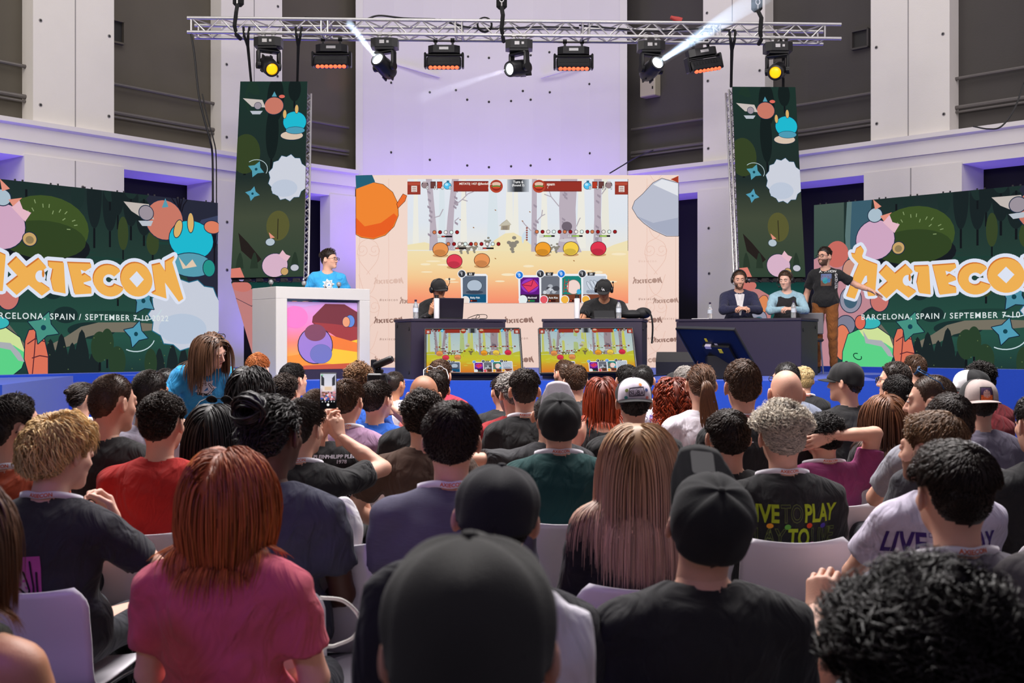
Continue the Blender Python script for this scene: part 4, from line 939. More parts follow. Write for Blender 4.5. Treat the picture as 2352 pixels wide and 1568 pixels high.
# the monitor turned to the commentators: only its back is seen
def back_monitor():
    tl, tr, br_, bl = at(1553, 754, 13.55), at(1686, 758, 13.2), at(1730, 836, 13.45), at(1600, 838, 13.80)
    base = (bl + br_) / 2; base.z = SZ; t = thing('monitor', 'monitor seen from behind with yellow stickers, facing the commentators', 'monitor', base)
    tl, tr, br_, bl = [p - base for p in (tl, tr, br_, bl)]; n = (bl - tl).cross(tr - tl).normalized()
    m = MB(); k = -n * .05; m.add([tl, tr, br_, bl, tl + k, tr + k, br_ + k, bl + k], [(3, 2, 1, 0), (4, 5, 6, 7), (0, 1, 5, 4), (1, 2, 6, 5), (2, 3, 7, 6), (3, 0, 4, 7)]); m.build('back_shell', mat('blue_black_plastic', (16, 18, 34), .35), t)
    f = lambda u, v, h: tl + (tr - tl) * u + (bl - tl) * v + n * h
    def patch(nm, u0, v0, u1, v1, h, mt): 
        m = MB(); m.add([f(u0, v0, 0), f(u1, v0, 0), f(u1, v1, 0), f(u0, v1, 0), f(u0, v0, h), f(u1, v0, h), f(u1, v1, h), f(u0, v1, h)], [(0, 1, 2, 3), (7, 6, 5, 4), (4, 5, 1, 0), (5, 6, 2, 1), (6, 7, 3, 2), (7, 4, 0, 3)]); return m.build(nm, mt, t)
    patch('rear_box', .32, .42, .78, .95, .04, M_dark)
    Y, Wt = mat('yellow_label', (222, 200, 30), .5), mat('white_label', (176, 168, 190), .5)
    patch('sticker', .40, .25, .44, .33, .003, Y); patch('sticker', .58, .47, .64, .57, .044, Y); patch('sticker', .37, .40, .47, .47, .043, Wt); patch('sticker', .53, .38, .58, .43, .003, Wt)
    e = MB(); e.tube([tl, tr], .012, 6); e.tube([tr, br_], .012, 6); e.tube([bl, tl], .012, 6); e.build('bezel', M_dark, t)
    m = MB(); c = f(.42, .9, .0); m.box((c.x - .02, c.y - .02, (c.z + .08) / 2), (.26, .18, c.z + .08), None, .01); m.build('stand', M_dark, t)
back_monitor()
# wedge loudspeaker beside it
wp = at(1552, 846, 15.2); wd = thing('wedge_loudspeaker', 'black floor wedge loudspeaker beside the right end of the peach wall', 'loudspeaker', (wp.x, wp.y, SZ), -.25)
m = MB(); m.M = Matrix.Rotation(PI / 2, 4, 'Y') @ Matrix.Rotation(PI / 2, 4, 'Z'); m.M = Matrix(((0, 0, 1, 0), (1, 0, 0, 0), (0, 1, 0, 0), (0, 0, 0, 1)))
m.prism([(-.18, 0), (.2, 0), (.22, .08), (.06, .31), (-.12, .31), (-.22, .18)], -.24, .32); m.build('cabinet', mat('speaker_paint', (40, 38, 40), .7, bump=.001, bscale=300), wd)
m = MB(); m.box((-.242, 0, .12), (.006, .26, .19)); m.build('end_plate', mat('brown_end_plate', (60, 52, 50), .7), wd)
sp = at(859, 850, 14.6); m = MB(); m.box((0, 0, .11), (.07, .12, .22), None, .01); o = m.build('loudspeaker', M_dark); o.location = (sp.x, sp.y, SZ); tag(o, 'small black loudspeaker on stage beside the white lectern', 'loudspeaker')

# ---- things on the desks
def on(t, x, y, h): return t.matrix_basis @ Vector((x, y, h))
M_pet = mat('clear_plastic', (236, 240, 244), .12, trans=.75, spec=.5); M_wat = mat('bottle_label', (206, 214, 226), .5); M_capd = mat('dark_bottle_cap', (40, 26, 60), .4)
def bottle(p, label):
    t = thing('water_bottle', label, 'bottle', p, 0, 'water bottles on the desks')
    m = MB(); m.lathe([(.026, 0), (.032, .006), (.032, .06), (.030, .07), (.032, .08), (.032, .13), (.030, .15), (.018, .185), (.013, .19), (.013, .205)], n=20); m.build('body', M_pet, t, smooth=True)
    m = MB(); m.lathe([(.0325, .075), (.0328, .125)], n=20); m.build('bottle_label', M_wat, t, smooth=True)
    m = MB(); m.lathe([(.015, .203), (.015, .224), (.012, .226)], n=16); m.build('bottle_cap', M_capd, t, smooth=True)
    return t
bottle(on(desk_l, .09, .12, .726), 'clear water bottle at the outer end of the left player desk')
bottle(on(desk_r, -.30, .20, .726), 'clear water bottle in front of the tablet player')
bottle(on(desk_c, -1.32, .22, .756), 'clear water bottle beside the commentator in the navy blazer')
bottle(on(desk_c, -.16, .2, .756), 'clear water bottle beside the commentator in the waistcoat')
def canister(p, label):
    t = thing('canister', label, 'canister', p, 0, 'white canisters on the player desks')
    m = MB(); m.lathe([(.030, 0), (.034, .004), (.034, .24), (.030, .246)], n=24); m.build('body', mat('white_enamel', (214, 212, 218), .35), t, smooth=True)
    m = MB(); m.lathe([(.024, .246), (.022, .27), (.026, .272), (.026, .285)], n=20); m.build('lid', M_dark, t, smooth=True); return t
canister(on(desk_l, .36, .14, .726), 'white canister with dark lid beside the laptop'); canister(on(desk_r, -.80, .14, .726), 'white canister with dark lid left of the tablet player')
lp = thing('laptop', 'black laptop seen from behind on the left player desk', 'laptop', on(desk_l, .56, .28, .726), math.radians(16))
m = MB(); m.box((0, .12, .012), (.36, .25, .02), None, .006); m.build('base', M_dark, lp)
m = MB(); m.box((0, -.03, .135), (.36, .012, .25), rotx(math.radians(14)), .006); m.build('lid', mat('laptop_lid', (34, 30, 44), .35), lp)
for k, (dx, dy, lab) in enumerate(((.78, .2, 'thin black cable curled beside the laptop'), (.92, .3, 'second thin black cable curled at the right end of the left desk'))):
    cable([on(desk_l, dx, dy, .733), on(desk_l, dx + .05, dy + .05, .75 + .03 * k), on(desk_l, dx + .12, dy - .05, .78), on(desk_l, dx + .16, dy + .04, .74), on(desk_l, dx + .06, dy + .02, .733)], .004, lab)
m = MB(); m.ball((0, 0, .018), (.035, .06, .022)); o = m.build('computer_mouse', M_dark, None, smooth=True); o.location = on(desk_l, .25, .25, .727); tag(o, 'grey computer mouse beside the left water bottle', 'mouse')
cable([on(desk_r, -.76, .2, .733), on(desk_r, -.70, .16, .83), on(desk_r, -.64, .2, .75), on(desk_r, -.5, .16, .733)], .004, 'thin black cable looping beside the right canister')
bg = thing('backpack', 'black backpack slumped on the end of the right player desk', 'bag', on(desk_r, -.05, .36, .726), -.2)
m = MB(); m.ball((-.1, 0, .055), (.17, .13, .055)); m.ball((.03, 0, .07), (.10, .11, .07)); m.build('body', mat('black_nylon', (22, 22, 25), .7, bump=.004, bscale=25), bg, smooth=True)
m = MB(); m.tube(catmull([(.06, -.08, .1), (.13, -.12, .05), (.155, -.13, -.08), (.15, -.13, -.25), (.145, -.13, -.30)], 5), .012, 6); m.build('strap', M_strap, bg, smooth=True)
for x, y, lab in ((-1.45, .25, 'white paper with a black pattern at the left end of the commentators desk'), (-.75, .2, 'dark folder on the middle of the commentators desk')):
    m = MB(); m.box((0, 0, .004), (.24, .17, .008)); o = m.build('folder', mat('paper', (222, 220, 222), .7) if x < -1 else M_dark); o.location = on(desk_c, x, y, .757); o.rotation_euler[2] = -.4; tag(o, lab, 'folder')
cable([at(1480, 868, 13.3) + Vector((0, 0, .02)), at(1530, 862, 13.6) + Vector((0, 0, .01)), at(1570, 858, 13.7) + Vector((0, 0, .0)), at(1640, 862, 13.5)], .01, 'black cable on the stage floor in front of the wedge loudspeaker')
oc = thing('office_chair', 'grey chair back behind the commentator in the waistcoat', 'chair', (4.05, 15.75, SZ), -.5)
m = MB(); m.box((0, 0, .47), (.44, .42, .05), None, .02); m.build('seat', M_lamb, oc)
m = MB(); m.box((0, .21, .70), (.42, .03, .30), None, .02); m.build('backrest', mat('grey_shell', (120, 118, 122), .5), oc)
for sx in (-1, 1):
    for sy in (-1, 1): m = MB(); m.tube([(sx * .18, sy * .16, .45), (sx * .21, sy * .2, 0)], .012, 8); m.build('leg', M_alu, oc)
# ---------------------------------------------------------------- figures: shapes grown from smooth distance fields
def smin(a, b, k):
    h = np.clip(.5 + .5 * (b - a) / k, 0, 1); return b + (a - b) * h - k * h * (1 - h)
class Cap:
    """Tapering limb from A to B."""
    def __init__(s, a, b, ra, rb=None): s.a = np.array(a, float); s.b = np.array(b, float); s.ra = ra; s.rb = ra if rb is None else rb
    def bb(s):
        r = max(s.ra, s.rb); return np.minimum(s.a, s.b) - r, np.maximum(s.a, s.b) + r
    def grow(s, e): return Cap(s.a, s.b, s.ra + e, s.rb + e)
    def __call__(s, X, Y, Z):
        d = s.b - s.a; L = max(d @ d, 1e-12); x, y, z = X - s.a[0], Y - s.a[1], Z - s.a[2]
        t = np.clip((x * d[0] + y * d[1] + z * d[2]) / L, 0, 1)
        return np.sqrt((x - d[0] * t) ** 2 + (y - d[1] * t) ** 2 + (z - d[2] * t) ** 2) - (s.ra + (s.rb - s.ra) * t)
class Ell:
    def __init__(s, c, r, R=None): s.c = np.array(c, float); s.r = np.array(r, float); s.R = None if R is None else np.array(R)
    def bb(s):
        r = s.r if s.R is None else np.full(3, s.r.max()); return s.c - r, s.c + r
    def grow(s, e): return Ell(s.c, s.r + e, s.R)
    def __call__(s, X, Y, Z):
        x, y, z = X - s.c[0], Y - s.c[1], Z - s.c[2]
        if s.R is not None: R = s.R; x, y, z = R[0, 0] * x + R[1, 0] * y + R[2, 0] * z, R[0, 1] * x + R[1, 1] * y + R[2, 1] * z, R[0, 2] * x + R[1, 2] * y + R[2, 2] * z
        k0 = np.sqrt((x / s.r[0]) ** 2 + (y / s.r[1]) ** 2 + (z / s.r[2]) ** 2) + 1e-9
        k1 = np.sqrt((x / s.r[0] ** 2) ** 2 + (y / s.r[1] ** 2) ** 2 + (z / s.r[2] ** 2) ** 2) + 1e-9
        return k0 * (k0 - 1) / k1

def axis(lo, hi, step, fine=()):
    out = [lo]
    while out[-1] < hi:
        p = out[-1]; st = step
        for a, b, s_ in fine:
            if a - s_ <= p <= b: st = min(st, s_)
        out.append(p + st)
    return np.array(out)
class Field:
    def __init__(s, xs, ys, zs):
        s.ax = (xs, ys, zs); s.d = np.full((len(xs), len(ys), len(zs)), .5)
    def _sl(s, lo, hi): return tuple(slice(max(0, np.searchsorted(a, l) - 1), np.searchsorted(a, h) + 1) for a, l, h in zip(s.ax, lo, hi))
    def _g(s, sl): return np.ix_(*[a[q] for a, q in zip(s.ax, sl)])
    def add(s, p, k=.02, fn=None):
        lo, hi = p.bb(); m = k + .03; sl = s._sl(lo - m, hi + m); g = s._g(sl); v = p(*g)
        if fn is not None: v = fn(v, *g)
        s.d[sl] = smin(s.d[sl], v, k)
    def cut(s, p, k=.005):
        lo, hi = p.bb(); m = k + .03; sl = s._sl(lo - m, hi + m); s.d[sl] = -smin(-s.d[sl], p(*s._g(sl)), k)
    def all(s, fn): s.d = fn(s.d, *np.ix_(*s.ax))
    def mesh(s):
        d = s.d; nx, ny, nz = d.shape; neg = d < 0
        crn = [(i, j, k) for i in (0, 1) for j in (0, 1) for k in (0, 1)]
        cnt = sum(neg[i:nx - 1 + i, j:ny - 1 + j, k:nz - 1 + k].astype(np.int8) for i, j, k in crn)
        cells = np.argwhere((cnt > 0) & (cnt < 8)); idx = -np.ones((nx - 1, ny - 1, nz - 1), np.int64); idx[tuple(cells.T)] = np.arange(len(cells))
        acc = np.zeros((len(cells), 3)); num = np.zeros(len(cells)); ax = s.ax
        for a in crn:
            for b in crn:
                df = [b[q] - a[q] for q in range(3)]
                if sorted(df) != [0, 0, 1]: continue
                A = d[cells[:, 0] + a[0], cells[:, 1] + a[1], cells[:, 2] + a[2]]; B = d[cells[:, 0] + b[0], cells[:, 1] + b[1], cells[:, 2] + b[2]]
                m = (A < 0) != (B < 0); t = np.where(m, A / np.where(A - B == 0, 1, A - B), 0)
                for q in range(3):
                    pa, pb = ax[q][cells[:, q] + a[q]], ax[q][cells[:, q] + b[q]]; acc[:, q] += np.where(m, pa + (pb - pa) * t, 0)
                num += m
        V = acc / num[:, None]; F_ = []
        for q in range(3):
            u, v = (q + 1) % 3, (q + 2) % 3
            s0 = [slice(None)] * 3; s1 = [slice(None)] * 3; s0[q] = slice(0, -1); s1[q] = slice(1, None)
            ch = neg[tuple(s0)] != neg[tuple(s1)]; e = np.argwhere(ch); e = e[(e[:, u] > 0) & (e[:, v] > 0) & (e[:, u] < d.shape[u] - 1) & (e[:, v] < d.shape[v] - 1)]
            def c(du, dv):
                r = e.copy(); r[:, u] += du; r[:, v] += dv; return idx[r[:, 0], r[:, 1], r[:, 2]]
            f = np.stack([c(-1, -1), c(0, -1), c(0, 0), c(-1, 0)], 1); st = neg[e[:, 0], e[:, 1], e[:, 2]]
            f[~st] = f[~st][:, ::-1]; F_.append(f)
        return V, np.concatenate(F_)

def np_mesh(name, V, Fq, mats, smooth=True, col=None, mi=None):
    """Mesh from arrays; faces (M,4) or (M,3)."""
    me = bpy.data.meshes.new(name); n, k = Fq.shape
    me.vertices.add(len(V)); me.vertices.foreach_set('co', np.ascontiguousarray(V, np.float32).ravel())
    me.loops.add(n * k); me.loops.foreach_set('vertex_index', np.ascontiguousarray(Fq, np.int32).ravel())
    me.polygons.add(n); me.polygons.foreach_set('loop_start', np.arange(0, n * k, k, dtype=np.int32))
    if smooth: me.polygons.foreach_set('use_smooth', np.ones(n, bool))
    for m in (mats if isinstance(mats, (list, tuple)) else [mats]): me.materials.append(m)
    if mi is not None: me.polygons.foreach_set('material_index', np.ascontiguousarray(mi, np.int32))
    if col is not None:
        ca = me.color_attributes.new('Col', 'FLOAT_COLOR', 'POINT'); ca.data.foreach_set('color', np.ascontiguousarray(col, np.float32).ravel())
    me.update(calc_edges=True); return me
def np_obj(name, V, Fq, mats, parent=None, **kw): return link(name, np_mesh(name, V, Fq, mats, **kw), parent)

# ---- head (frame: origin in mid skull, +y is the face, z up)
HEAD = [(Ell((0, -.012, .020), (.076, .097, .092)), .01), (Ell((0, .030, -.052), (.060, .062, .074)), .035), (Ell((0, -.045, -.02), (.068, .055, .07)), .03), (Cap((0, -.022, -.06), (0, -.040, -.20), .056, .058), .03),
        (Cap((0, .072, -.100), (0, .075, -.104), .021), .03), (Cap((-.036, .078, .022), (.036, .078, .022), .010), .016), (Cap((-.045, .058, -.028), (-.03, .07, -.034), .016), .02), (Cap((.045, .058, -.028), (.03, .07, -.034), .016), .02)]
NOSE = [(Cap((0, .090, .004), (0, .108, -.034), .008, .0115), .010), (Cap((-.010, .099, -.037), (.010, .099, -.037), .0085), .008), (Cap((-.018, .086, -.066), (.018, .086, -.066), .0065), .008), (Cap((-.014, .085, -.075), (.014, .085, -.075), .0065), .006)]
def head_sdf(X, Y, Z):
    d = HEAD[0][0](X, Y, Z)
    for p, k in HEAD[1:]: d = smin(d, p(X, Y, Z), k)
    return d
def make_head():
    f = Field(axis(-.115, .115, .0055), axis(-.13, .135, .0055), axis(-.215, .13, .0055))
    for p, k in HEAD + NOSE: f.add(p, k)
    for s in (-1, 1):
        f.cut(Ell((s * .033, .099, .002), (.016, .013, .011)), .010)
        R = np.array(rotz(s * .55) @ rotx(-.15))
        f.add(Ell((s * .087, -.009, -.012), (.0085, .023, .035), R), .006); f.add(Ell((s * .076, -.004, -.018), (.015, .014, .02)), .008)
        f.cut(Ell((s * .100, -.004, -.010), (.010, .012, .021), R), .004)
        f.add(Ell((s * .033, .083, .001), (.0125, .0125, .0125)), .003)
    f.cut(Cap((-.017, .099, -.0705), (.017, .099, -.0705), .0065), .004)
    return f.mesh()
HV, HF = make_head()
PIV = np.array((0, -.034, -.135))           # neck joint in the head frame

# ---- hands (frame: wrist at origin, fingers along +y, palm faces -z, thumb on +x: a left hand)
def make_hand(curl, spread=.05, thumb=.5, curls=None):
    f = Field(axis(-.075, .075, .0042), axis(-.05, .20, .0042), axis(-.10, .045, .0042))
    f.add(Cap((0, -.06, 0), (0, .0, 0), .027, .024), .02)
    kn = [(.031, .086, .0), (.011, .092, .003), (-.010, .088, .002), (-.029, .079, -.002)]
    for k in kn: f.add(Cap((k[0] * .55, .012, 0), k, .015, .0125), .014)
    L = [(.043, .026, .021), (.048, .030, .022), (.044, .028, .021), (.034, .021, .018)]
    for i, k in enumerate(kn):
        p = np.array(k); an = 0.0; sp = (1.5 - i) * spread; c = (curls[i] if curls else curl)
        for j, l in enumerate(L[i]):
            an += c * (.75, 1.0, .7)[j]; q = p + np.array((math.sin(sp) * math.cos(an), math.cos(sp) * math.cos(an), -math.sin(an))) * l
            r = (.0092, .0085, .0078, .0070)[min(3, j + (i == 3))]; f.add(Cap(p, q, r, r - .0008), .004); p = q
    a = np.array((.020, .020, -.006)); b = a + np.array((.030, .034, -.014 - .02 * thumb)); c_ = b + np.array((.012 - .02 * thumb, .030, -.012 - .012 * thumb)); d = c_ + np.array((-.004 - .012 * thumb, .024, -.006 - .006 * thumb))
    f.add(Cap(a, b, .0165, .0120), .012); f.add(Cap(b, c_, .0112, .0100), .004); f.add(Cap(c_, d, .0098, .0082), .004)
    return f.mesh()
HANDS = {'relax': make_hand(.38), 'grip': make_hand(.95, .02, 1.0), 'fist': make_hand(1.35, .01, 1.3), 'flat': make_hand(.10, .10, .2), 'hold': make_hand(.62, .06, .2), 'point': make_hand(.3, .03, .6, [.12, .35, .6, .8])}
def unit(v): v = np.array(v, float); return v / (np.linalg.norm(v) + 1e-12)
def place_hand(kind, wrist, dirn, palm, left, s=1.0):
    V, Fq = HANDS[kind]; V = V.copy() * s
    if not left: V[:, 0] *= -1; Fq = Fq[:, ::-1]
    y = unit(dirn); z = -unit(palm); z = unit(z - y * (y @ z)); x = np.cross(y, z)
    return V @ np.stack([x, y, z]) + np.array(wrist), Fq

# ---- trunk and limbs (person frame: origin on the floor under the hips, +y forward)
def ik(S, W, pole, la=.285, lb=.265):
    S, W, pole = np.array(S, float), np.array(W, float), np.array(pole, float); d = W - S; D = np.linalg.norm(d)
    mx = (la + lb) * .995
    if D > mx: W = S + d / D * mx; d = W - S; D = mx
    u = d / D; a = (la * la - lb * lb + D * D) / (2 * D); h = math.sqrt(max(la * la - a * a, 0)); q = pole - u * (u @ pole); q = q / (np.linalg.norm(q) + 1e-9)
    return S + u * a + q * h, W
SHX, SHZ = .182, .945
def trunk(sx=1.0, dz=0.0, fat=0.0):
    o = lambda x, y, z: (x * sx, y, z + dz)
    return [(Ell(o(0, -.050, .845), (.160 * sx + fat, .108 + fat, .175)), .05), (Ell(o(0, -.035, .68), (.142 * sx + fat, .104 + fat, .17)), .06), (Ell(o(0, -.025, .56), (.168 * (sx * .5 + .5) + fat, .122 + fat, .115)), .06),
            (Cap(o(-.150, -.055, .950), o(.150, -.055, .950), .054), .05), (Cap(o(-.145, -.058, .962), o(-.022, -.05, 1.022), .046, .043), .035), (Cap(o(.145, -.058, .962), o(.022, -.05, 1.022), .046, .043), .035), (Ell(o(0, -.085, .90), (.13 * sx, .075, .10)), .05)]
ARMS = {   # wrist, elbow direction, hand kind, finger direction, palm normal   (left side; the right side mirrors x unless given)
    'lap': ((-.10, .24, .60), (-.55, -.5, -.6), 'relax', (.35, 1, -.25), (.1, .15, -1)),
    'knee': ((-.14, .33, .60), (-.8, -.3, -.5), 'relax', (.2, 1, -.3), (0, .1, -1)),
    'cross': ((.03, .16, .76), (-.9, .2, -.7), 'relax', (1, .15, .0), (0, -1, -.1)),
    'side': ((-.25, .02, .45), (-.6, -.8, 0), 'relax', (0, .2, -1), (1, 0, 0)),
    'chin': ((-.03, .145, .96), (-.6, .3, -.9), 'fist', (.25, -.1, 1), (.3, -1, .1)),
    'wide': ((-.20, .20, .60), (-1.0, -.4, -.2), 'relax', (.5, 1, -.25), (.2, .1, -1)),
}
def mir(a): return ((-a[0][0],) + tuple(a[0][1:]), (-a[1][0],) + tuple(a[1][1:]), a[2], (-a[3][0],) + tuple(a[3][1:]), (-a[4][0],) + tuple(a[4][1:]))
def legs(kind):
    out = []
    for s in (-1, 1):
        if kind == 'sit': h, k, a, t = (s * .085, .02, .545), (s * .125, .44, .535), (s * .125, .40, .09), (s * .14, .53, .035)
        else: h, k, a, t = (s * .088, .0, .965), (s * .105, .02, .52), (s * .115, -.03, .09), (s * .145, .11, .035)
        out.append((h, k, a, t))
    return out
def lean_fn(V, ang, z0=.56, dz=0.0):
    """Bends everything above the hips forward."""
    if not ang: return V
    z0 = z0 + dz
    V = V.copy(); t = np.clip((V[:, 2] - z0) / .22, 0, 1); t = t * t * (3 - 2 * t) * ang; y, z = V[:, 1] + .02, V[:, 2] - z0
    V[:, 1] = -.02 + y * np.cos(t) + z * np.sin(t); V[:, 2] = z0 - y * np.sin(t) + z * np.cos(t); return V
def lean_mat(ang, z0=.56, dz=0.0):
    z0 = z0 + dz
    T = Matrix.Translation((0, -.02, z0)); return T @ Matrix.Rotation(-ang, 4, 'X') @ T.inverted()

def arm_pts(pose, sx, dz, side):
    a = pose[side]; S = (side_x(side) * SHX * sx, -.055, SHZ + dz); W = np.array(a[0], float); W[2] += dz if not a[-1] == 'abs' else 0
    E, W = ik(S, W, a[1]); return np.array(S), E, W
def side_x(side): return -1 if side == 0 else 1

_fig = {}
def figure_grid(pose, sx, dz, stand, step):
    pts = [p for sd in (0, 1) for p in arm_pts(pose, sx, dz, sd)]
    lo = np.min(pts, 0) - .09; hi = np.max(pts, 0) + .09
    lo = np.minimum(lo, (-.26, -.26, 0)); hi = np.maximum(hi, (.26, .22, 1.08 + dz))
    return lo, hi
def body_mesh(key, pose, sx, stand):
    """Skin surface without head and hands; one continuous mesh."""
    k = ('body', key, sx, stand)
    if k in _fig: return _fig[k]
    dz = .42 if stand else 0.0; lo, hi = figure_grid(pose, sx, dz, stand, .013)
    hi[1] = max(hi[1], .55 if not stand else .2); lo[2] = -.0
    f = Field(axis(lo[0], hi[0], .0135), axis(lo[1], hi[1], .0135), axis(0.02, hi[2], .0135))
    for p, kk in trunk(sx, dz): f.add(p.grow(-.004), kk)
    f.add(Cap((0, -.052, .99 + dz), (0, -.045, 1.09 + dz), .058, .054), .03)
    for sd in (0, 1):
        S, E, W = arm_pts(pose, sx, dz, sd); a = sx * .5 + .5
        f.add(Cap(S, E, .050 * a, .040 * a), .03); f.add(Cap(E, E * .55 + W * .45, .041 * a, .039 * a), .015); f.add(Cap(E * .55 + W * .45, W, .038 * a, .0265 * a), .015)
    for h, kn, an, t in legs('stand' if stand else 'sit'):
        f.add(Cap(h, kn, .082, .056), .03); f.add(Cap(kn, an, .054, .036), .02)
    _fig[k] = f.mesh(); return _fig[k]

def shirt_mesh(key, pose, sx, stand, kind, fat):
    k = ('shirt', key, sx, stand, kind, fat)
    if k in _fig: return _fig[k]
    dz = .42 if stand else 0.0; lo, hi = figure_grid(pose, sx, dz, stand, .012); lo[2] = .44 + dz
    lo -= .03; hi += .03
    f = Field(axis(lo[0], hi[0], .0115), axis(lo[1], hi[1], .0115), axis(lo[2], hi[2], .0115)); e = .014 if kind != 'tank' else .008
    if kind in ('hoodie', 'blazer'): e = .024
    for p, kk in trunk(sx, dz, fat): f.add(p.grow(e), kk)
    f.add(Ell((0, -.02, .60 + dz), (.175 * sx + e + fat, .135 + e + fat, .14)), .05)
    for sd in (0, 1):
        S, E, W = arm_pts(pose, sx, dz, sd); a = sx * .5 + .5
        if kind == 'tank': continue
        if kind in ('tee',):
            c = S + (E - S) * .66; n = unit(E - S)
            f.add(Cap(S, S + (E - S) * .8, .056 * a + e * .7, .058 * a + e * .8), .035, lambda v, X, Y, Z: np.maximum(v, (X - c[0]) * n[0] + (Y - c[1]) * n[1] + (Z - c[2]) * n[2]))
        else:
            f.add(Cap(S, E, .056 * a + e * .6, .046 * a + e * .6), .035); c = W - unit(W - E) * .01; n = unit(W - E)
            f.add(Cap(E, W, .046 * a + e * .6, .034 * a + e * .45), .02, lambda v, X, Y, Z: np.maximum(v, (X - c[0]) * n[0] + (Y - c[1]) * n[1] + (Z - c[2]) * n[2]))
    am = .0065 if kind in ('tee', 'long', 'hoodie') else .002
    def wr(d, X, Y, Z):
        w = np.sin(34 * X + 9 * Y + 21 * Z + 2.3 * np.sin(13 * Z + 3)) * .5 + np.sin(-27 * X + 48 * Z + 3 * np.sin(11 * X)) * .35 + np.sin(70 * Z + 22 * X + 15 * Y) * .2
        return d + am * w
    f.all(wr)
    if kind == 'tank':
        for s in (-1, 1): f.cut(Ell((s * .215 * sx, -.05, .96 + dz), (.085, .2, .14)), .01)
        f.cut(Ell((0, -.05, 1.06 + dz), (.105, .2, .14)), .01)
    f.cut(Cap((0, -.035, 1.028 + dz), (0, .0, 1.12 + dz), .066, .10), .008)      # neck opening
    for t in range(16):
        a0, a1 = 2 * PI * t / 16, 2 * PI * (t + 1) / 16
        g = lambda a_: (.074 * math.cos(a_), -.044 + .070 * math.sin(a_), 1.018 + dz - .030 * max(0, math.sin(a_)) )
        if kind not in ('tank', 'blazer'): f.add(Cap(g(a0), g(a1), .0075 if kind != 'hoodie' else .016), .006)
    f.all(lambda d, X, Y, Z: np.maximum(d, (.475 if not stand else .52) + (dz if stand else 0) * (1 if stand else 1) - (0 if not stand else .02) - Z))
    _fig[k] = f.mesh(); return _fig[k]

def trouser_mesh(stand):
    k = ('trousers', stand)
    if k in _fig: return _fig[k]
    hi = (.26, .55 if not stand else .2, .66 if not stand else 1.06)
    f = Field(axis(-.26, .26, .014), axis(-.2, hi[1], .014), axis(.04, hi[2], .014)); dz = .42 if stand else 0
    f.add(Ell((0, -.025, .56 + dz), (.176, .132, .11)), .03)
    for h, kn, an, t in legs('stand' if stand else 'sit'):
        f.add(Cap(h, kn, .095, .070), .03); f.add(Cap(kn, an, .068, .052), .02)
    f.all(lambda d, X, Y, Z: np.maximum(d + .004 * np.sin(40 * Z + 14 * X) * np.sin(23 * Y + 9 * Z), np.maximum(.085 - Z, Z - (.60 + dz))))
    _fig[k] = f.mesh(); return _fig[k]
def shoe_mesh(stand, i):
    k = ('shoe', stand, i)
    if k in _fig: return _fig[k]
    h, kn, an, t = legs('stand' if stand else 'sit')[i]
    f = Field(axis(an[0] - .09, an[0] + .11, .009), axis(an[1] - .1, t[1] + .12, .009), axis(-.012, .15, .009))
    f.add(Cap((an[0], an[1], .10), (an[0], an[1], .05), .045, .050), .02); f.add(Cap((an[0], an[1] - .02, .045), (t[0], t[1] + .02, .030), .047, .042), .02)
    f.all(lambda d, X, Y, Z: np.maximum(d, .004 - Z)); _fig[k] = f.mesh(); return _fig[k]

# ---- hair
def hair_material(name, root, tip=None, rough=.42):
    if name in _mats: return _mats[name]
    m = bpy.data.materials.new(name); m.use_nodes = True; nt = m.node_tree; b = nt.nodes['Principled BSDF']
    at = nt.nodes.new('ShaderNodeAttribute'); at.attribute_name = 'Col'; sp = nt.nodes.new('ShaderNodeSeparateColor'); nt.links.new(at.outputs['Color'], sp.inputs[0])
    mx = nt.nodes.new('ShaderNodeMix'); mx.data_type = 'RGBA'; mx.inputs[6].default_value = rgb(root); mx.inputs[7].default_value = rgb(tip or root); nt.links.new(sp.outputs[1], mx.inputs[0])
    mr = nt.nodes.new('ShaderNodeMapRange'); mr.inputs[3].default_value = .45; mr.inputs[4].default_value = 1.6; nt.links.new(sp.outputs[0], mr.inputs[0])
    vm = nt.nodes.new('ShaderNodeVectorMath'); vm.operation = 'SCALE'; nt.links.new(mx.outputs[2], vm.inputs[0]); nt.links.new(mr.outputs[0], vm.inputs['Scale']); nt.links.new(vm.outputs[0], b.inputs['Base Color'])
    b.inputs['Roughness'].default_value = rough; b.inputs['Specular IOR Level'].default_value = .45
    _mats[name] = m; return m

def dirs(nt_, npn):
    th = np.linspace(.02, PI - .02, nt_); ph = np.linspace(0, 2 * PI, npn, endpoint=False); T, P_ = np.meshgrid(th, ph, indexing='ij')
    return np.stack([np.sin(T) * np.sin(P_), np.sin(T) * np.cos(P_), np.cos(T)], -1), T, P_        # phi = 0 is the face
C0 = np.array((0, -.012, .0))
def skull_r(D):
    t = np.full(D.shape[:-1], .22)
    for _ in range(22): p = C0 + D * t[..., None]; t = t - head_sdf(p[..., 0], p[..., 1], p[..., 2]) * .9
    return t
NT, NP_ = 46, 60
DG, TG, PG = dirs(NT, NP_); RG = skull_r(DG)
HL_A = np.radians([0, 28, 48, 62, 74, 84, 100, 116, 135, 180]); HL_Z = np.array([.070, .066, .048, .02, -.018, .022, .030, -.028, -.062, -.078])
HL_BALD = np.array([.2, .2, .2, .2, .2, .2, .2, .2, .2, .2])
def hairline(P_, low=0.0):
    a = np.abs(np.arctan2(np.sin(P_), np.cos(P_))); return np.interp(a, HL_A, HL_Z) - low * (a > 1.7)
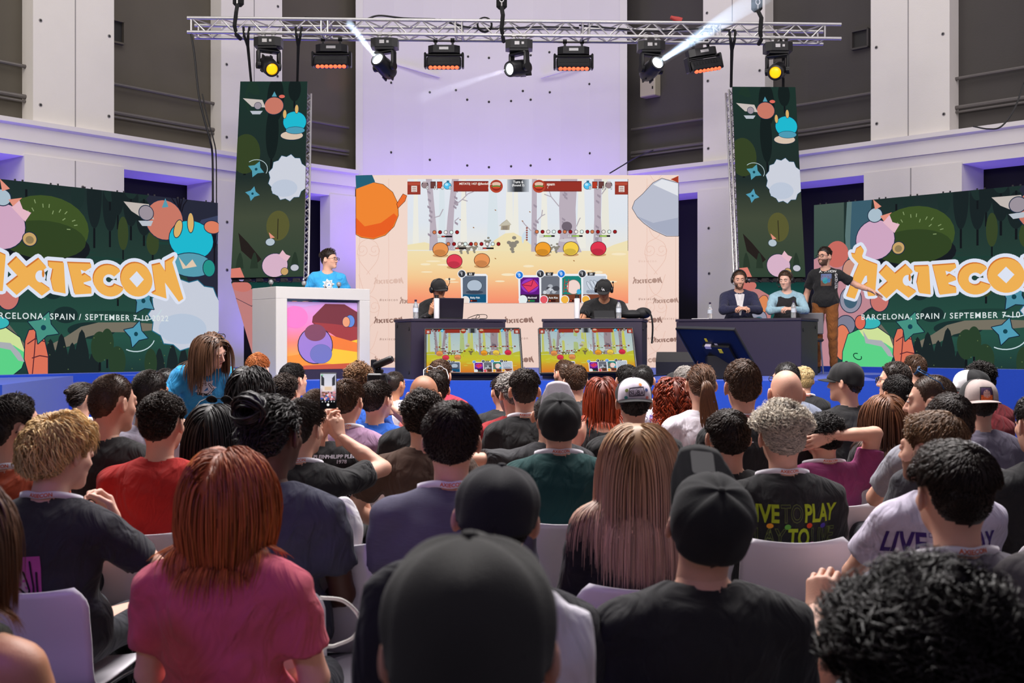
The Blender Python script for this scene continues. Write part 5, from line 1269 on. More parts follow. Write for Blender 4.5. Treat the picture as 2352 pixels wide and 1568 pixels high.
def thickness(st, D, P3, P_):
    up = np.clip((D[..., 2] - .15) / .5, 0, 1); up = up * up * (3 - 2 * up); a = np.abs(np.arctan2(np.sin(P_), np.cos(P_)))
    t = st['side'] + (st['top'] - st['side']) * up
    t = t + st.get('back', 0) * np.clip((a - 1.9) / .8, 0, 1) * (1 - up) * np.clip((P3[..., 2] + .07) / .05, 0, 1)
    t = t + st.get('front', 0) * np.clip(1 - a / 1.0, 0, 1) * up
    n = st.get('noise', .12)
    t = t * (1 + n * (np.sin(31 * P3[..., 0] + 47 * P3[..., 2] + st['seed']) * np.sin(43 * P3[..., 1] - 37 * P3[..., 2] + 2 * st['seed']) + .6 * np.sin(95 * P3[..., 0] + 71 * P3[..., 1] + st['seed'] * 3)))
    cov = np.clip((P3[..., 2] - hairline(P_, st.get('low', 0))) / st.get('fade', .018), 0, 1)
    return t * cov * (2 - cov), cov
STY = {
    'buzz': dict(top=.008, side=.005, locks=3600, len=.011, w=.0010, lift=.25, fade=.03, hold=.5),
    'fade': dict(top=.022, side=.004, locks=2600, len=.036, w=.0015, lift=.10, fade=.06, front=.008, hold=.8),
    'short': dict(top=.018, side=.009, locks=3000, len=.040, w=.0015, lift=.06, back=.003, hold=.8),
    'flat': dict(top=.018, side=.010, locks=2400, len=.045, w=.0016, lift=.06, back=.004, hold=.8),
    'spiky': dict(top=.026, side=.009, locks=900, len=.038, w=.003, lift=.9),
    'wavy': dict(top=.028, side=.014, locks=1700, len=.050, w=.0026, lift=.15, curl=.006, turns=1.2, back=.008, noise=.2),
    'messy': dict(top=.028, side=.018, locks=2200, len=.088, w=.0030, lift=.10, hold=.6, curl=.006, turns=.6, back=.014, noise=.22, low=.02),
    'curly': dict(top=.028, side=.012, locks=1900, len=.045, w=.0024, lift=.3, curl=.008, turns=1.8, noise=.25),
    'poodle': dict(top=.038, side=.004, locks=2400, len=.048, w=.0030, lift=.35, curl=.010, turns=1.9, noise=.25, fade=.05, front=.01),
    'afro': dict(top=.050, side=.045, locks=3000, len=.060, w=.0030, lift=.6, curl=.012, turns=2.0, noise=.3),
    'long': dict(top=.014, side=.014, locks=1000, len=.46, w=.0044, lift=.04, back=.01, grav=1, low=.01),
    'bob': dict(top=.020, side=.020, locks=1100, len=.27, w=.0044, lift=.06, back=.016, grav=1, low=.01, inward=1),
    'longcurly': dict(top=.020, side=.022, locks=560, len=.32, w=.0055, lift=.10, curl=.013, turns=3.0, back=.014, grav=1, low=.01),
    'longwavy': dict(top=.018, side=.018, locks=640, len=.26, w=.0055, lift=.08, curl=.008, turns=2.0, back=.014, grav=1, low=.01),
    'tied': dict(top=.010, side=.009, locks=1300, len=.07, w=.0018, lift=.02, tie=1),
    'under': dict(top=.006, side=.006, locks=2200, len=.012, w=.0012, lift=.2, fade=.04),
    'undercap': dict(top=.004, side=.008, locks=1600, len=.020, w=.0015, lift=.15, fade=.03),
    'none': None,
}
def tubes(Pth, w, sides=3, taper=1.0):
    """Pth (N,S,3) -> tapering strands; returns V, F, t (per vertex place along strand), strand index."""
    N, S, _ = Pth.shape; T = np.gradient(Pth, axis=1); T /= np.linalg.norm(T, axis=2, keepdims=True) + 1e-9
    ref = np.tile(np.array((.31, .57, .76)), (N, S, 1)); U = np.cross(T, ref); U /= np.linalg.norm(U, axis=2, keepdims=True) + 1e-9; W = np.cross(T, U)
    s = np.linspace(0, 1, S); prof = np.clip((1 - s ** 3 * taper), .12, 1) * np.clip(.5 + s * 3, 0, 1); R = (w if np.ndim(w) else np.full(N, w))[:, None] * prof[None]
    V = np.stack([Pth + R[..., None] * (U * math.cos(2 * PI * k / sides) + W * math.sin(2 * PI * k / sides)) for k in range(sides)], 2)
    i = np.arange(N)[:, None, None] * S * sides + np.arange(S - 1)[None, :, None] * sides; k = np.arange(sides)[None, None]; k2 = (k + 1) % sides
    Fq = np.stack([i + k, i + k2, i + sides + k2, i + sides + k], -1).reshape(-1, 4)
    tt = np.broadcast_to(s[None, :, None], (N, S, sides)).reshape(-1); si = np.broadcast_to(np.arange(N)[:, None, None], (N, S, sides)).reshape(-1)
    return V.reshape(-1, 3), Fq, tt, si

def make_hair(style, Mh, trunk_prims, seed, mult=1.0, mod=None, dens=1.0):
    """Returns V, F, colour for hair on a head placed by Mh (4x4 numpy); strands slide over head and shoulders."""
    st = dict(STY[style]); st['seed'] = seed; st.update(mod or {}); rg = np.random.RandomState(seed); R3, o3 = Mh[:3, :3], Mh[:3, 3]
    P3 = C0 + DG * RG[..., None]; th, cov = thickness(st, DG, P3, PG); rr = RG + np.where(cov > 0, th * st.get('shell', .6) + .0015, -.004)
    S3 = C0 + DG * rr[..., None]
    i, j = np.meshgrid(np.arange(NT - 1), np.arange(NP_), indexing='ij'); j2 = (j + 1) % NP_
    q = np.stack([i * NP_ + j, (i + 1) * NP_ + j, (i + 1) * NP_ + j2, i * NP_ + j2], -1).reshape(-1, 4); keep = (cov.reshape(-1)[q] > 0).any(1)
    V = [S3.reshape(-1, 3) @ R3.T + o3]; Fs = [q[keep]]; col = [np.stack([.34 + .12 * rg.rand(NT * NP_), np.full(NT * NP_, .15), np.zeros(NT * NP_), np.ones(NT * NP_)], 1)]
    n = int(st['locks'] * dens)
    if n:
        D = rg.randn(n * 4, 3); w0 = np.array((.012, -.06, .085)) - C0 if not st.get('grav') else np.array((0, -.02, .09)); k_ = rg.rand(n * 4) < .16; D[k_] = w0 / np.linalg.norm(w0) + rg.randn(int(k_.sum()), 3) * (.20 if not st.get('grav') else .3); D /= np.linalg.norm(D, axis=1, keepdims=True); ph = np.arctan2(D[:, 0], D[:, 1]); r0 = skull_r(D); p0 = C0 + D * r0[:, None]; t0, c0 = thickness(st, D, p0, ph)
        ok = c0 > .25
        if st.get('grav'): ok &= (p0[:, 2] > -.02) | (rg.rand(len(D)) < .3)
        D, ph, r0, t0 = D[ok][:n], ph[ok][:n], r0[ok][:n], t0[ok][:n]; N = len(D); p = C0 + D * (r0 + t0 * .45)[:, None]; hug = t0 * rg.uniform(.62, 1.0, N) + .002
        wh = np.array((.012, -.06, .085)); S = (6 if st['len'] < .03 else 8) if not st.get('grav') else 16
        tan = p - wh
        if st.get('tie'): tan = np.array((0, -.13, .0)) - p
        if st.get('grav'): tan = np.stack([np.sign(p[:, 0] + .004) * .85 * np.clip((D[:, 2] - .25) / .5, 0, 1), np.full(N, -.40), np.full(N, -.8)], 1) + rg.randn(N, 3) * .12
        tan = tan - D * (tan * D).sum(1, keepdims=True); tan /= np.linalg.norm(tan, axis=1, keepdims=True) + 1e-9
        d = tan + D * st['lift'] + rg.randn(N, 3) * (.16 if not st.get('grav') else .05); d /= np.linalg.norm(d, axis=1, keepdims=True)
        L = st['len'] * mult * (rg.uniform(.7, 1.1, N) * np.clip((p[:, 2] - hairline(ph, st.get('low', 0))) / .075, .22, 1) * np.clip(t0 / st['top'], .3, 1) if not st.get('grav') else rg.uniform(.86, 1.04, N)); pw = p @ R3.T + o3; dw = d @ R3.T; path = [pw]; Ri = R3
        off = st['top'] * .75 + rg.rand(N) * .008
        for s in range(S - 1):
            if st.get('grav'):
                dw = dw + np.array((0, 0, -1.0)) * (.30 + .05 * s); 
                if st.get('inward') and s > 8: dw = dw + np.stack([-pw[:, 0] * 6, (-.03 - pw[:, 1]) * 3, np.zeros(N)], 1) * .25
            else: dw = dw + np.array((0, 0, -1.0)) * .05 + rg.randn(N, 3) * .05
            dw = dw / (np.linalg.norm(dw, axis=1, keepdims=True) + 1e-9); pw = pw + dw * (L / (S - 1))[:, None]
            def sd(P): 
                h = (P - o3) @ Ri; v = head_sdf(h[:, 0], h[:, 1], h[:, 2])
                if st.get('grav'):
                    for t, k in trunk_prims: v = np.minimum(v, t(P[:, 0], P[:, 1], P[:, 2]))
                return v
            tgt = off if st.get('grav') else hug; v = sd(pw); bad = v < tgt
            if bad.any():
                e = .004; g = np.stack([sd(pw + np.eye(3)[a] * e) - v for a in range(3)], 1); g /= np.linalg.norm(g, axis=1, keepdims=True) + 1e-9
                pw = np.where(bad[:, None], pw + g * (tgt - v)[:, None], pw)
                if st.get('grav'): dn = pw - path[-1]; dw = np.where(bad[:, None], dn / (np.linalg.norm(dn, axis=1, keepdims=True) + 1e-9), dw)
            hg = st.get('hold', 0)
            if hg:
                ex = np.clip(v - tgt * 1.25, 0, None) * hg; rd = pw - o3; rd /= np.linalg.norm(rd, axis=1, keepdims=True) + 1e-9; pw = pw - rd * ex[:, None]; dn = pw - path[-1]; dw = dn / (np.linalg.norm(dn, axis=1, keepdims=True) + 1e-9)
            path.append(pw)
        Pth = np.stack(path, 1)
        if st.get('curl'):
            T = np.gradient(Pth, axis=1); T /= np.linalg.norm(T, axis=2, keepdims=True) + 1e-9; U = np.cross(T, np.array((.3, .6, .74))); U /= np.linalg.norm(U, axis=2, keepdims=True) + 1e-9; W = np.cross(T, U)
            s = np.linspace(0, 1, S)[None]; a = rg.rand(N)[:, None] * 6.28 + s * 6.28 * st['turns'] * rg.choice([-1, 1], N)[:, None]; am = st['curl'] * np.minimum(1, s * 3)
            Pth = Pth + (np.cos(a) * am)[..., None] * U + (np.sin(a) * am)[..., None] * W
        v, f, tt, si = tubes(Pth, st['w'] * rg.uniform(.7, 1.3, N), 3)
        cv = np.clip(rg.normal(.5, .22, N), 0, 1); V.append(v); Fs.append(f + sum(len(x) for x in V[:-1])); col.append(np.stack([cv[si], tt, np.zeros(len(tt)), np.ones(len(tt))], 1))
    return np.concatenate(V), np.concatenate(Fs), np.concatenate(col)
def strands_between(paths, w, seed, sub=1, jit=.0, col=.5):
    Pth = np.array(paths); V, Fq, tt, si = tubes(Pth, w, 5, .6); rg = np.random.RandomState(seed); c = np.clip(rg.normal(col, .15, len(Pth)), 0, 1)
    return V, Fq, np.stack([c[si], tt, np.zeros(len(tt)), np.ones(len(tt))], 1)

# ---- caps, glasses, headphones (head frame, placed by Mh)
def xform(V, Mh): return np.asarray(V) @ Mh[:3, :3].T + Mh[:3, 3]
def cap_parts(parent, Mh, col_m, brim_m, back=False, tilt=0.0, front_m=None, size=.016, sticker=False, brim_up=0.0, under_m=None, flatness=.25, brim_len=.072, logo=None):
    n, m_ = 26, 48; ph = np.linspace(0, 2 * PI, m_, endpoint=False); tmax = 1.62; T, P_ = np.meshgrid(np.linspace(0.0, 1, n), ph, indexing='ij')
    flip = PI if back else 0.0; tm = tmax + .10 * np.cos(P_ - PI) - .12 * np.cos(P_); TT = T * tm
    D = np.stack([np.sin(TT) * np.sin(P_ + flip), np.sin(TT) * np.cos(P_ + flip), np.cos(TT)], -1); r = skull_r(D) + size + .010 * np.sin(np.clip(TT, 0, PI / 2) * 2) ** 2
    for k in range(6): dp = np.arctan2(np.sin(P_ - k * PI / 3), np.cos(P_ - k * PI / 3)); r = r - .0040 * np.exp(-(dp / .07) ** 2) * np.minimum(1, TT * 2)
    r = r + .0034 * np.sin(5 * P_ + 1.3) * np.sin(4 * TT)
    V = (C0 + D * r[..., None]).reshape(-1, 3); i, j = np.meshgrid(np.arange(n - 1), np.arange(m_), indexing='ij'); j2 = (j + 1) % m_
    Fq = np.stack([i * m_ + j, (i + 1) * m_ + j, (i + 1) * m_ + j2, i * m_ + j2], -1).reshape(-1, 4)
    inner = V.copy(); inner = C0 + (inner - C0) * (1 - .004 / np.linalg.norm(inner - C0, axis=1, keepdims=True)); rim = np.stack([(n - 1) * m_ + np.arange(m_), (n - 1) * m_ + np.arange(m_) + n * m_, (n - 1) * m_ + (np.arange(m_) + 1) % m_ + n * m_, (n - 1) * m_ + (np.arange(m_) + 1) % m_], -1)
    mi = np.zeros(len(Fq), int)
    if front_m is not None: a = np.abs(np.arctan2(np.sin(P_), np.cos(P_)))[:-1].reshape(-1); mi[(a < 1.05)] = 1
    Va = np.concatenate([V, inner]); Fa = np.concatenate([Fq, Fq[:, ::-1] + n * m_, rim]); mi = np.concatenate([mi, np.zeros(len(Fq), int), np.zeros(len(rim), int)])
    R = np.array(Matrix.Rotation(tilt, 3, 'X')); tr = lambda X: xform(np.asarray(X) @ R.T, Mh)
    cap = np_obj('cap', tr(Va), Fa, [col_m] + ([front_m] if front_m else []), parent, mi=mi)
    # brim
    nu, nv = 25, 8; u = np.linspace(-1.12, 1.12, nu); base = []
    for a in u:
        t = 1.62 + .10 * math.cos(a - PI) - .12 * math.cos(a); d = np.array((math.sin(t) * math.sin(a + flip), math.sin(t) * math.cos(a + flip), math.cos(t))); base.append(C0 + d * (skull_r(d[None])[0] + size))
    base = np.array(base); fw = np.array((0, math.cos(flip), 0)); G = []
    for v in np.linspace(0, 1, nv):
        ext = np.cos(u / 1.12 * PI / 2) ** .55 * brim_len * v; G.append(base + fw * ext[:, None] + np.array((0, 0, 1.0)) * (brim_up * ext - flatness * (u ** 2) * .02 * v - .12 * ext)[:, None])
    G = np.array(G).reshape(-1, 3); B = G - np.array((0, 0, .0035)); i, j = np.meshgrid(np.arange(nv - 1), np.arange(nu - 1), indexing='ij'); q = np.stack([i * nu + j, i * nu + j + 1, (i + 1) * nu + j + 1, (i + 1) * nu + j], -1).reshape(-1, 4)
    ed = [(nv - 1) * nu + k for k in range(nu)]; e = np.array([[ed[k], ed[k + 1], ed[k + 1] + nu * nv, ed[k] + nu * nv] for k in range(nu - 1)])
    np_obj('brim', tr(np.concatenate([G, B])), np.concatenate([q, q[:, ::-1] + nu * nv, e]), [brim_m, under_m or brim_m], cap, mi=np.array([0] * len(q) + [1] * len(q) + [0] * len(e)))
    if sticker:
        kk = [(nv - 2) * nu + 10, (nv - 2) * nu + 15, 2 * nu + 15, 2 * nu + 10]; a0, a1, a2, a3 = [Vector(G[i_]) + Vector((0, 0, .0012)) for i_ in kk]; sa = Art(); sa.poly([(.06, 0), (.94, 0), (1, .1), (1, .9), (.94, 1), (.06, 1), (0, .9), (0, .1)], (170, 172, 160)); sa.rect(.12, .1, .88, .38, (60, 58, 54)); sa.rect(.2, .17, .8, .30, (140, 60, 56)); sa.rect(.12, .5, .88, .9, (110, 112, 104)); qm = quad_map(a0, a1, a2, a3, 0, 0, 1, 1)
        sa.build('sticker', print_material('textile_print', .85), lambda x, y, l: Vector(tr(np.array([qm(x, y, -l)]))[0]), cap)
    if logo is not None:
        def lf(x, y, l):
            ph_ = flip - x; th_ = 1.15 + y; d = np.array((math.sin(th_) * math.sin(ph_), math.sin(th_) * math.cos(ph_), math.cos(th_))); r_ = skull_r(d[None])[0] + size + .010 * math.sin(min(th_, PI / 2) * 2) ** 2 + .0035 + l * .5
            return Vector(tr((C0 + d * r_)[None])[0])
        logo.refine(.12).build('cap_badge', print_material('textile_print', .85), lf, cap)
    b = MB(); b.M = Matrix([list(r_) for r_ in Mh]) @ Matrix.Rotation(tilt, 4, 'X'); top = C0 + np.array((0, 0, 1)) * (skull_r(np.array([[0, 0, 1.0]]))[0] + size + .002); b.ball(tuple(top), (.010, .010, .005)); b.build('button', col_m, cap, smooth='all')
    return cap
def glasses(parent, Mh, m_, on_top=False, dark=False):
    b = MB(); dz, dy = (.085, -.045) if on_top else (0, 0); b.M = Matrix([list(r) for r in Mh]) @ (Matrix.Translation((0, dy, dz)) @ Matrix.Rotation(.5, 4, 'X') if on_top else Matrix.Identity(4))
    for s in (-1, 1):
        b.tube([(s * .034 + .024 * math.cos(t), .116 - .006 * abs(math.cos(t)), .0 + .019 * math.sin(t)) for t in [2 * PI * k / 16 for k in range(16)]], .0028, 5, True)
        b.tube([(s * .058, .110, .006), (s * .078, .085, .006), (s * .084, -.005, .006), (s * .080, -.03, -.012)], .0026, 5)
    b.tube([(-.011, .116, .004), (.011, .116, .004)], .0025, 5); g = b.build('glasses', m_, parent, smooth='all')
    if dark:
        l = MB(); l.M = b.M
        for s in (-1, 1):
            l = MB(); l.M = b.M; l.ball((s * .034, .114, 0), (.023, .003, .018), 6, 14); l.build('lens', M_dark, g, smooth='all')
    return g
def headphones(parent, Mh, mic=1):
    M4 = Matrix([list(r) for r in Mh]); b = MB(); b.M = M4
    b.tube([(.098 * math.cos(t), -.01, .015 + .118 * math.sin(t)) for t in [PI * k / 16 for k in range(17)]], .011, 8); hp = b.build('headphones', M_dark, parent, smooth='all')
    for s in (-1, 1):
        b = MB(); b.M = M4; b.lathe([(.030, -.016), (.044, -.012), (.044, .010), (.034, .018), (.012, .020)], (s * .098, -.006, -.008), 20, roty(s * PI / 2)); b.build('ear_cup', M_dark, hp, smooth='all')
    if mic:
        b = MB(); b.M = M4; b.tube(catmull([(mic * .112, .0, -.02), (mic * .108, .055, -.05), (mic * .06, .115, -.078)] if abs(mic) == 1 else [(mic / 2 * .112, .0, .0), (mic / 2 * .125, .05, .07), (mic / 2 * .12, .06, .125)], 5), .0035, 6); e = (mic * .055, .118, -.079) if abs(mic) == 1 else (mic / 2 * .12, .061, .135); b.ball(e, (.012, .012, .016)); b.build('microphone', M_dark, hp, smooth='all')
    return hp
# ---------------------------------------------------------------- chairs
M_shell = mat('white_chair_shell', (226, 222, 230), .42, var=.02, scale=8)
M_chrome = mat('chrome_tube', (200, 200, 205), .12, metal=1.0)
def chair_meshes():
    prof = catmull([(.235, .425), (.19, .452), (.05, .440), (-.10, .432), (-.165, .452), (-.195, .52), (-.215, .62), (-.240, .72), (-.262, .815)], 4); n = len(prof); m_ = 19; G = []
    for i, (y, z) in enumerate(prof):
        s = i / (n - 1); bk = np.clip((s - .5) / .5, 0, 1)
        for k in range(m_):
            u = -1 + 2 * k / (m_ - 1); wd = .225 - .012 * abs(s - .5) + .008 * bk
            if s > .9: wd -= .045 * ((s - .9) / .1) ** 2
            if s < .1: wd -= .04 * ((.1 - s) / .1) ** 2
            G.append((u * wd, y + .052 * bk * u * u * (1.0 - .2 * bk), z + .026 * (1 - bk) * u * u + .018 * bk * u * u * (s > .85)))
    G = np.array(G).reshape(n, m_, 3); du = np.gradient(G, axis=1); dv = np.gradient(G, axis=0); N = np.cross(du, dv); N /= np.linalg.norm(N, axis=2, keepdims=True)
    A = (G + N * .0045).reshape(-1, 3); B = (G - N * .0045).reshape(-1, 3); i, j = np.meshgrid(np.arange(n - 1), np.arange(m_ - 1), indexing='ij')
    q = np.stack([i * m_ + j, i * m_ + j + 1, (i + 1) * m_ + j + 1, (i + 1) * m_ + j], -1).reshape(-1, 4); T = n * m_
    lp = [k for k in range(m_)] + [r * m_ + m_ - 1 for r in range(1, n)] + [(n - 1) * m_ + k for k in range(m_ - 2, -1, -1)] + [r * m_ for r in range(n - 2, 0, -1)]
    e = np.array([[lp[k], lp[k] + T, lp[(k + 1) % len(lp)] + T, lp[(k + 1) % len(lp)]] for k in range(len(lp))])
    shell = np_mesh('seat_shell', np.concatenate([A, B]), np.concatenate([q, q[:, ::-1] + T, e]), M_shell)
    fr = []
    for s in (-1, 1):
        b = MB(); b.tube(catmull([(s * .225, .235, .008), (s * .205, .205, .30), (s * .195, .19, .395), (s * .19, .13, .42), (s * .19, -.10, .415), (s * .195, -.165, .385), (s * .21, -.20, .28), (s * .235, -.26, .008)], 6), .0115, 8)
        o = b.build('side_frame', M_chrome, None, smooth='all'); fr.append(o.data); bpy.data.objects.remove(o)
    b = MB()
    for y in (.12, -.09): b.tube([(-.19, y, .418), (.19, y, .418)], .010, 8)
    o = b.build('cross_bar', M_chrome, None, smooth='all'); fr.append(o.data); bpy.data.objects.remove(o)
    return shell, fr
CHAIR = chair_meshes()
def chair(loc, rz, label, sc=1.0):
    t = thing('shell_chair', label, 'chair', loc, rz, 'white shell chairs of the audience'); t.scale = (1, 1, sc)
    link('seat_shell', CHAIR[0], t)
    for i, d in enumerate(CHAIR[1]): link('side_frame' if i < 2 else 'cross_bar', d, t)
    return t

# ---------------------------------------------------------------- people
SKIN = {'fair': (222, 170, 146), 'pale': (230, 182, 162), 'tan': (196, 138, 106), 'olive': (180, 122, 92), 'brown': (120, 78, 56), 'dark': (84, 54, 42)}
HAIRC = {'black': ((24, 20, 20), (34, 28, 26)), 'dark': ((40, 30, 25), (54, 40, 32)), 'brown': ((70, 48, 34), (92, 64, 44)), 'lbrown': ((104, 74, 50), (140, 104, 70)), 'blond': ((190, 146, 88), (250, 222, 164)), 'grey': ((120, 114, 110), (168, 162, 156)), 'silver': ((120, 112, 106), (236, 224, 204)), 'ginger': ((150, 80, 36), (206, 128, 70)), 'auburn': ((150, 76, 34), (188, 104, 48)), 'red': ((84, 34, 22), (176, 66, 26)), 'darkred': ((66, 28, 28), (92, 40, 36)), 'ombre': ((172, 132, 86), (206, 170, 156)), 'chestnut': ((116, 72, 44), (54, 34, 28)), 'longbrown': ((84, 58, 42), (128, 88, 60)), 'yellow': ((180, 150, 100), (240, 220, 170))}
WM = {'poodle': .232, 'afro': .27, 'messy': .235, 'curly': .215, 'wavy': .21, 'long': .205, 'bob': .235, 'longcurly': .22, 'longwavy': .215, 'none': .157, 'buzz': .170, 'under': .168, 'fade': .180, 'tied': .182, 'short': .186, 'flat': .186}
def smat(c, nm='cloth'):
    k = '%s_%d_%d_%d' % (nm, *c)
    if k in _mats or nm != 'cloth': return mat(k, c, .92, var=.10, scale=26, bump=.0012, bscale=420, sheen=.08)
    m = mat(k, c, .92, var=.10, scale=26, bump=.0010, bscale=420, sheen=.08); nt = m.node_tree; b = nt.nodes['Principled BSDF']; old = [n for n in nt.nodes if n.type == 'BUMP'][0]; mp = [n for n in nt.nodes if n.type == 'MAPPING'][0]
    fz = nt.nodes.new('ShaderNodeTexNoise'); fz.inputs['Scale'].default_value = 6.5; fz.inputs['Detail'].default_value = 2.5; fz.inputs['Distortion'].default_value = 1.6; m2 = nt.nodes.new('ShaderNodeMapping'); m2.inputs['Scale'].default_value = (1.3, 1.3, .75); m2.inputs['Rotation'].default_value = (.3, .7, .2); tc = [n for n in nt.nodes if n.type == 'TEX_COORD'][0]
    nt.links.new(tc.outputs['Object'], m2.inputs[0]); nt.links.new(m2.outputs[0], fz.inputs['Vector']); b2 = nt.nodes.new('ShaderNodeBump'); b2.inputs['Strength'].default_value = .9; b2.inputs['Distance'].default_value = .035
    nt.links.new(fz.outputs[0], b2.inputs['Height']); nt.links.new(old.outputs[0], b2.inputs['Normal']); nt.links.new(b2.outputs[0], b.inputs['Normal']); return m
M_lan = mat('lanyard_ribbon', (232, 228, 236), .7); M_lanT = mat('lanyard_print', (214, 96, 44), .7)
M_eye = mat('eye_white', (226, 220, 214), .25); M_iris = mat('iris', (40, 28, 22), .2); M_lip = mat('lip', (176, 96, 88), .5)
_shirts = {}; _seed = [0]; PEOPLE = {}

def person(label, x, top, w, body=None, turn=0, pitch=0, roll=0, arms='lap', lean=0, skin='fair', hair=('short', 'dark'), shirt=('tee', (40, 40, 42)), sx=1.0, stand=False, stage=0, Z=None, cap=None, lan=False, face=False, beard=None, fat=0.0, chair_on=True, chair_sc=None, hmult=1.0, hmod=None, pants=(40, 42, 50), off=0, prints=(), gl=None, hp=0, hs=1.0, sc=1.0, shoes=(30, 30, 32), lift=0.0, facing=False, vest=None):
    _seed[0] += 1; seed = _seed[0] * 17 % 991 + 1; rad = math.radians; st, hc = hair
    wm = .19 if cap else WM.get(st, .176); Z = Z or F * wm / w; dz = .42 if stand else 0.0; floor = (SZ if stage else 0.0) + lift
    X = (x - 1176) / F * Z
    if body is None: body = -(x - 1176) / 1176 * 9
    pose = []
    for s, a in enumerate(arms if isinstance(arms, (list, tuple)) and isinstance(arms[0], (str, tuple)) and not (isinstance(arms[0], tuple) and isinstance(arms[0][0], (int, float))) else (arms, arms)):
        a = ARMS[a] if isinstance(a, str) else a; pose.append(a if (s == 0 or (len(a) > 5 and a[5])) else mir(a))
    key = repr(arms)
    # head placement
    Mh = np.array(lean_mat(rad(lean), dz=dz) @ Matrix.Translation((0, -.047, 1.072 + dz)) @ (Matrix.Rotation(-rad(turn), 4, 'Z') @ Matrix.Rotation(-rad(pitch), 4, 'X') @ Matrix.Rotation(rad(roll), 4, 'Y')) @ Matrix.Scale(hs, 4) @ Matrix.Translation(-Vector(PIV)))
    hc0 = Mh[:3, 3]; hcap = .03 if cap else STY[st]['top'] if STY[st] else 0
    ltop = (Mh[:3, :3] @ np.array((0, -.012, .112)) + Mh[:3, 3])[2] + hcap * .8
    ztop = CH - (top - HY) / F * Z - floor; sz = ztop / ltop
    s0 = sc
    if not 0.85 < sz < 1.2: print('  scale', label[:40], 'Z=%.2f sz=%.2f' % (Z, sz))
    rz = -rad(body) if not (stage or facing) else PI - rad(body)
    R = rotz(rz); h = R @ Vector((hc0[0] * s0, hc0[1] * s0, 0)); loc = Vector((X - h.x, Z - h.y, floor))
    # body: one mesh
    V, Fq = body_mesh(key, pose, sx, stand); Vs, Fs = [lean_fn(V, rad(lean), dz=dz)], [Fq]; n = len(V)
    Vs.append(xform(HV, Mh)); Fs.append(HF + n); n += len(HV)
    for sd in (0, 1):
        S, E, W = arm_pts(pose, sx, dz, sd); a = pose[sd]; hv, hf = place_hand(a[2], W, a[3], a[4], sd == 0)
        Vs.append(lean_fn(hv, rad(lean), dz=dz)); Fs.append(hf + n); n += len(hv)
    sk = mat('skin_' + skin, SKIN[skin], .52, var=.06, scale=18, bump=.0006, bscale=260, sss=.12)
    o = np_obj('person', np.concatenate(Vs), np.concatenate(Fs), sk); tag(o, label, 'person', None)
    o.location = loc; o.rotation_euler = (0, 0, rz); o.scale = (s0, s0, sz)
    # clothes
    def shared(nm, k, V, Fq, c):
        if k not in _shirts: _shirts[k] = np_mesh(nm, V, Fq, smat((128, 128, 128)))
        q = link(nm, _shirts[k], o); q.material_slots[0].link = 'OBJECT'; q.material_slots[0].material = c if not isinstance(c, tuple) else smat(c); return q
    kind, scol = shirt[0], shirt[1]; V, Fq = shirt_mesh(key, pose, sx, stand, kind, fat); SV = lean_fn(V, rad(lean), dz=dz)
    sh = shared({'tee': 't_shirt', 'tank': 'tank_top', 'long': 'long_sleeved_shirt', 'hoodie': 'hooded_top', 'blazer': 'blazer'}[kind], ('s', key, sx, stand, kind, fat, lean), SV, Fq, scol)
    if vest:
        V, Fq2 = shirt_mesh(key, pose, sx, stand, 'tank', .016); shared('waistcoat', ('v', key, sx, stand, lean), lean_fn(V, rad(lean), dz=dz), Fq2, vest)
    bvh = BVHTree.FromPolygons([tuple(p) for p in SV.tolist()], [tuple(f) for f in Fq.tolist()])
    V, Fq = trouser_mesh(stand); shared('trousers', ('t', stand), V, Fq, pants)
    for i in (0, 1): V, Fq = shoe_mesh(stand, i); shared('shoe', ('sh', stand, i), V, Fq, shoes)
    TP = [(t.grow(.022), k) for t, k in trunk(sx, dz, fat)]
    if lean:
        LM = lean_mat(rad(lean), dz=dz).inverted(); A = np.array(LM)
        class L_:
            def __init__(s, p): s.p = p
            def __call__(s, X, Y, Z): return s.p(A[0, 0] * X + A[0, 1] * Y + A[0, 2] * Z + A[0, 3], A[1, 0] * X + A[1, 1] * Y + A[1, 2] * Z + A[1, 3], A[2, 0] * X + A[2, 1] * Y + A[2, 2] * Z + A[2, 3])
        TP = [(L_(t), k) for t, k in TP]
    # hair
    hm = hair_material('hair_' + hc, *HAIRC[hc])
    if STY[st]:
        dens = 1.7 if w > 125 else 1.0 if w > 85 else (.6 if w > 55 else .4); md = dict(hmod or {})
        if w > 125: md['w'] = md.get('w', STY[st]['w']) * (.78 if not STY[st].get('grav') else .6); dens = 2.4 if STY[st].get('grav') else dens
        if w < 85: md['w'] = md.get('w', STY[st]['w']) * (1.25 if w > 55 else 1.5)
        V, Fq, c = make_hair(st, Mh, TP, seed, hmult, md, dens); np_obj('hair', V, Fq, hm, o, col=c)
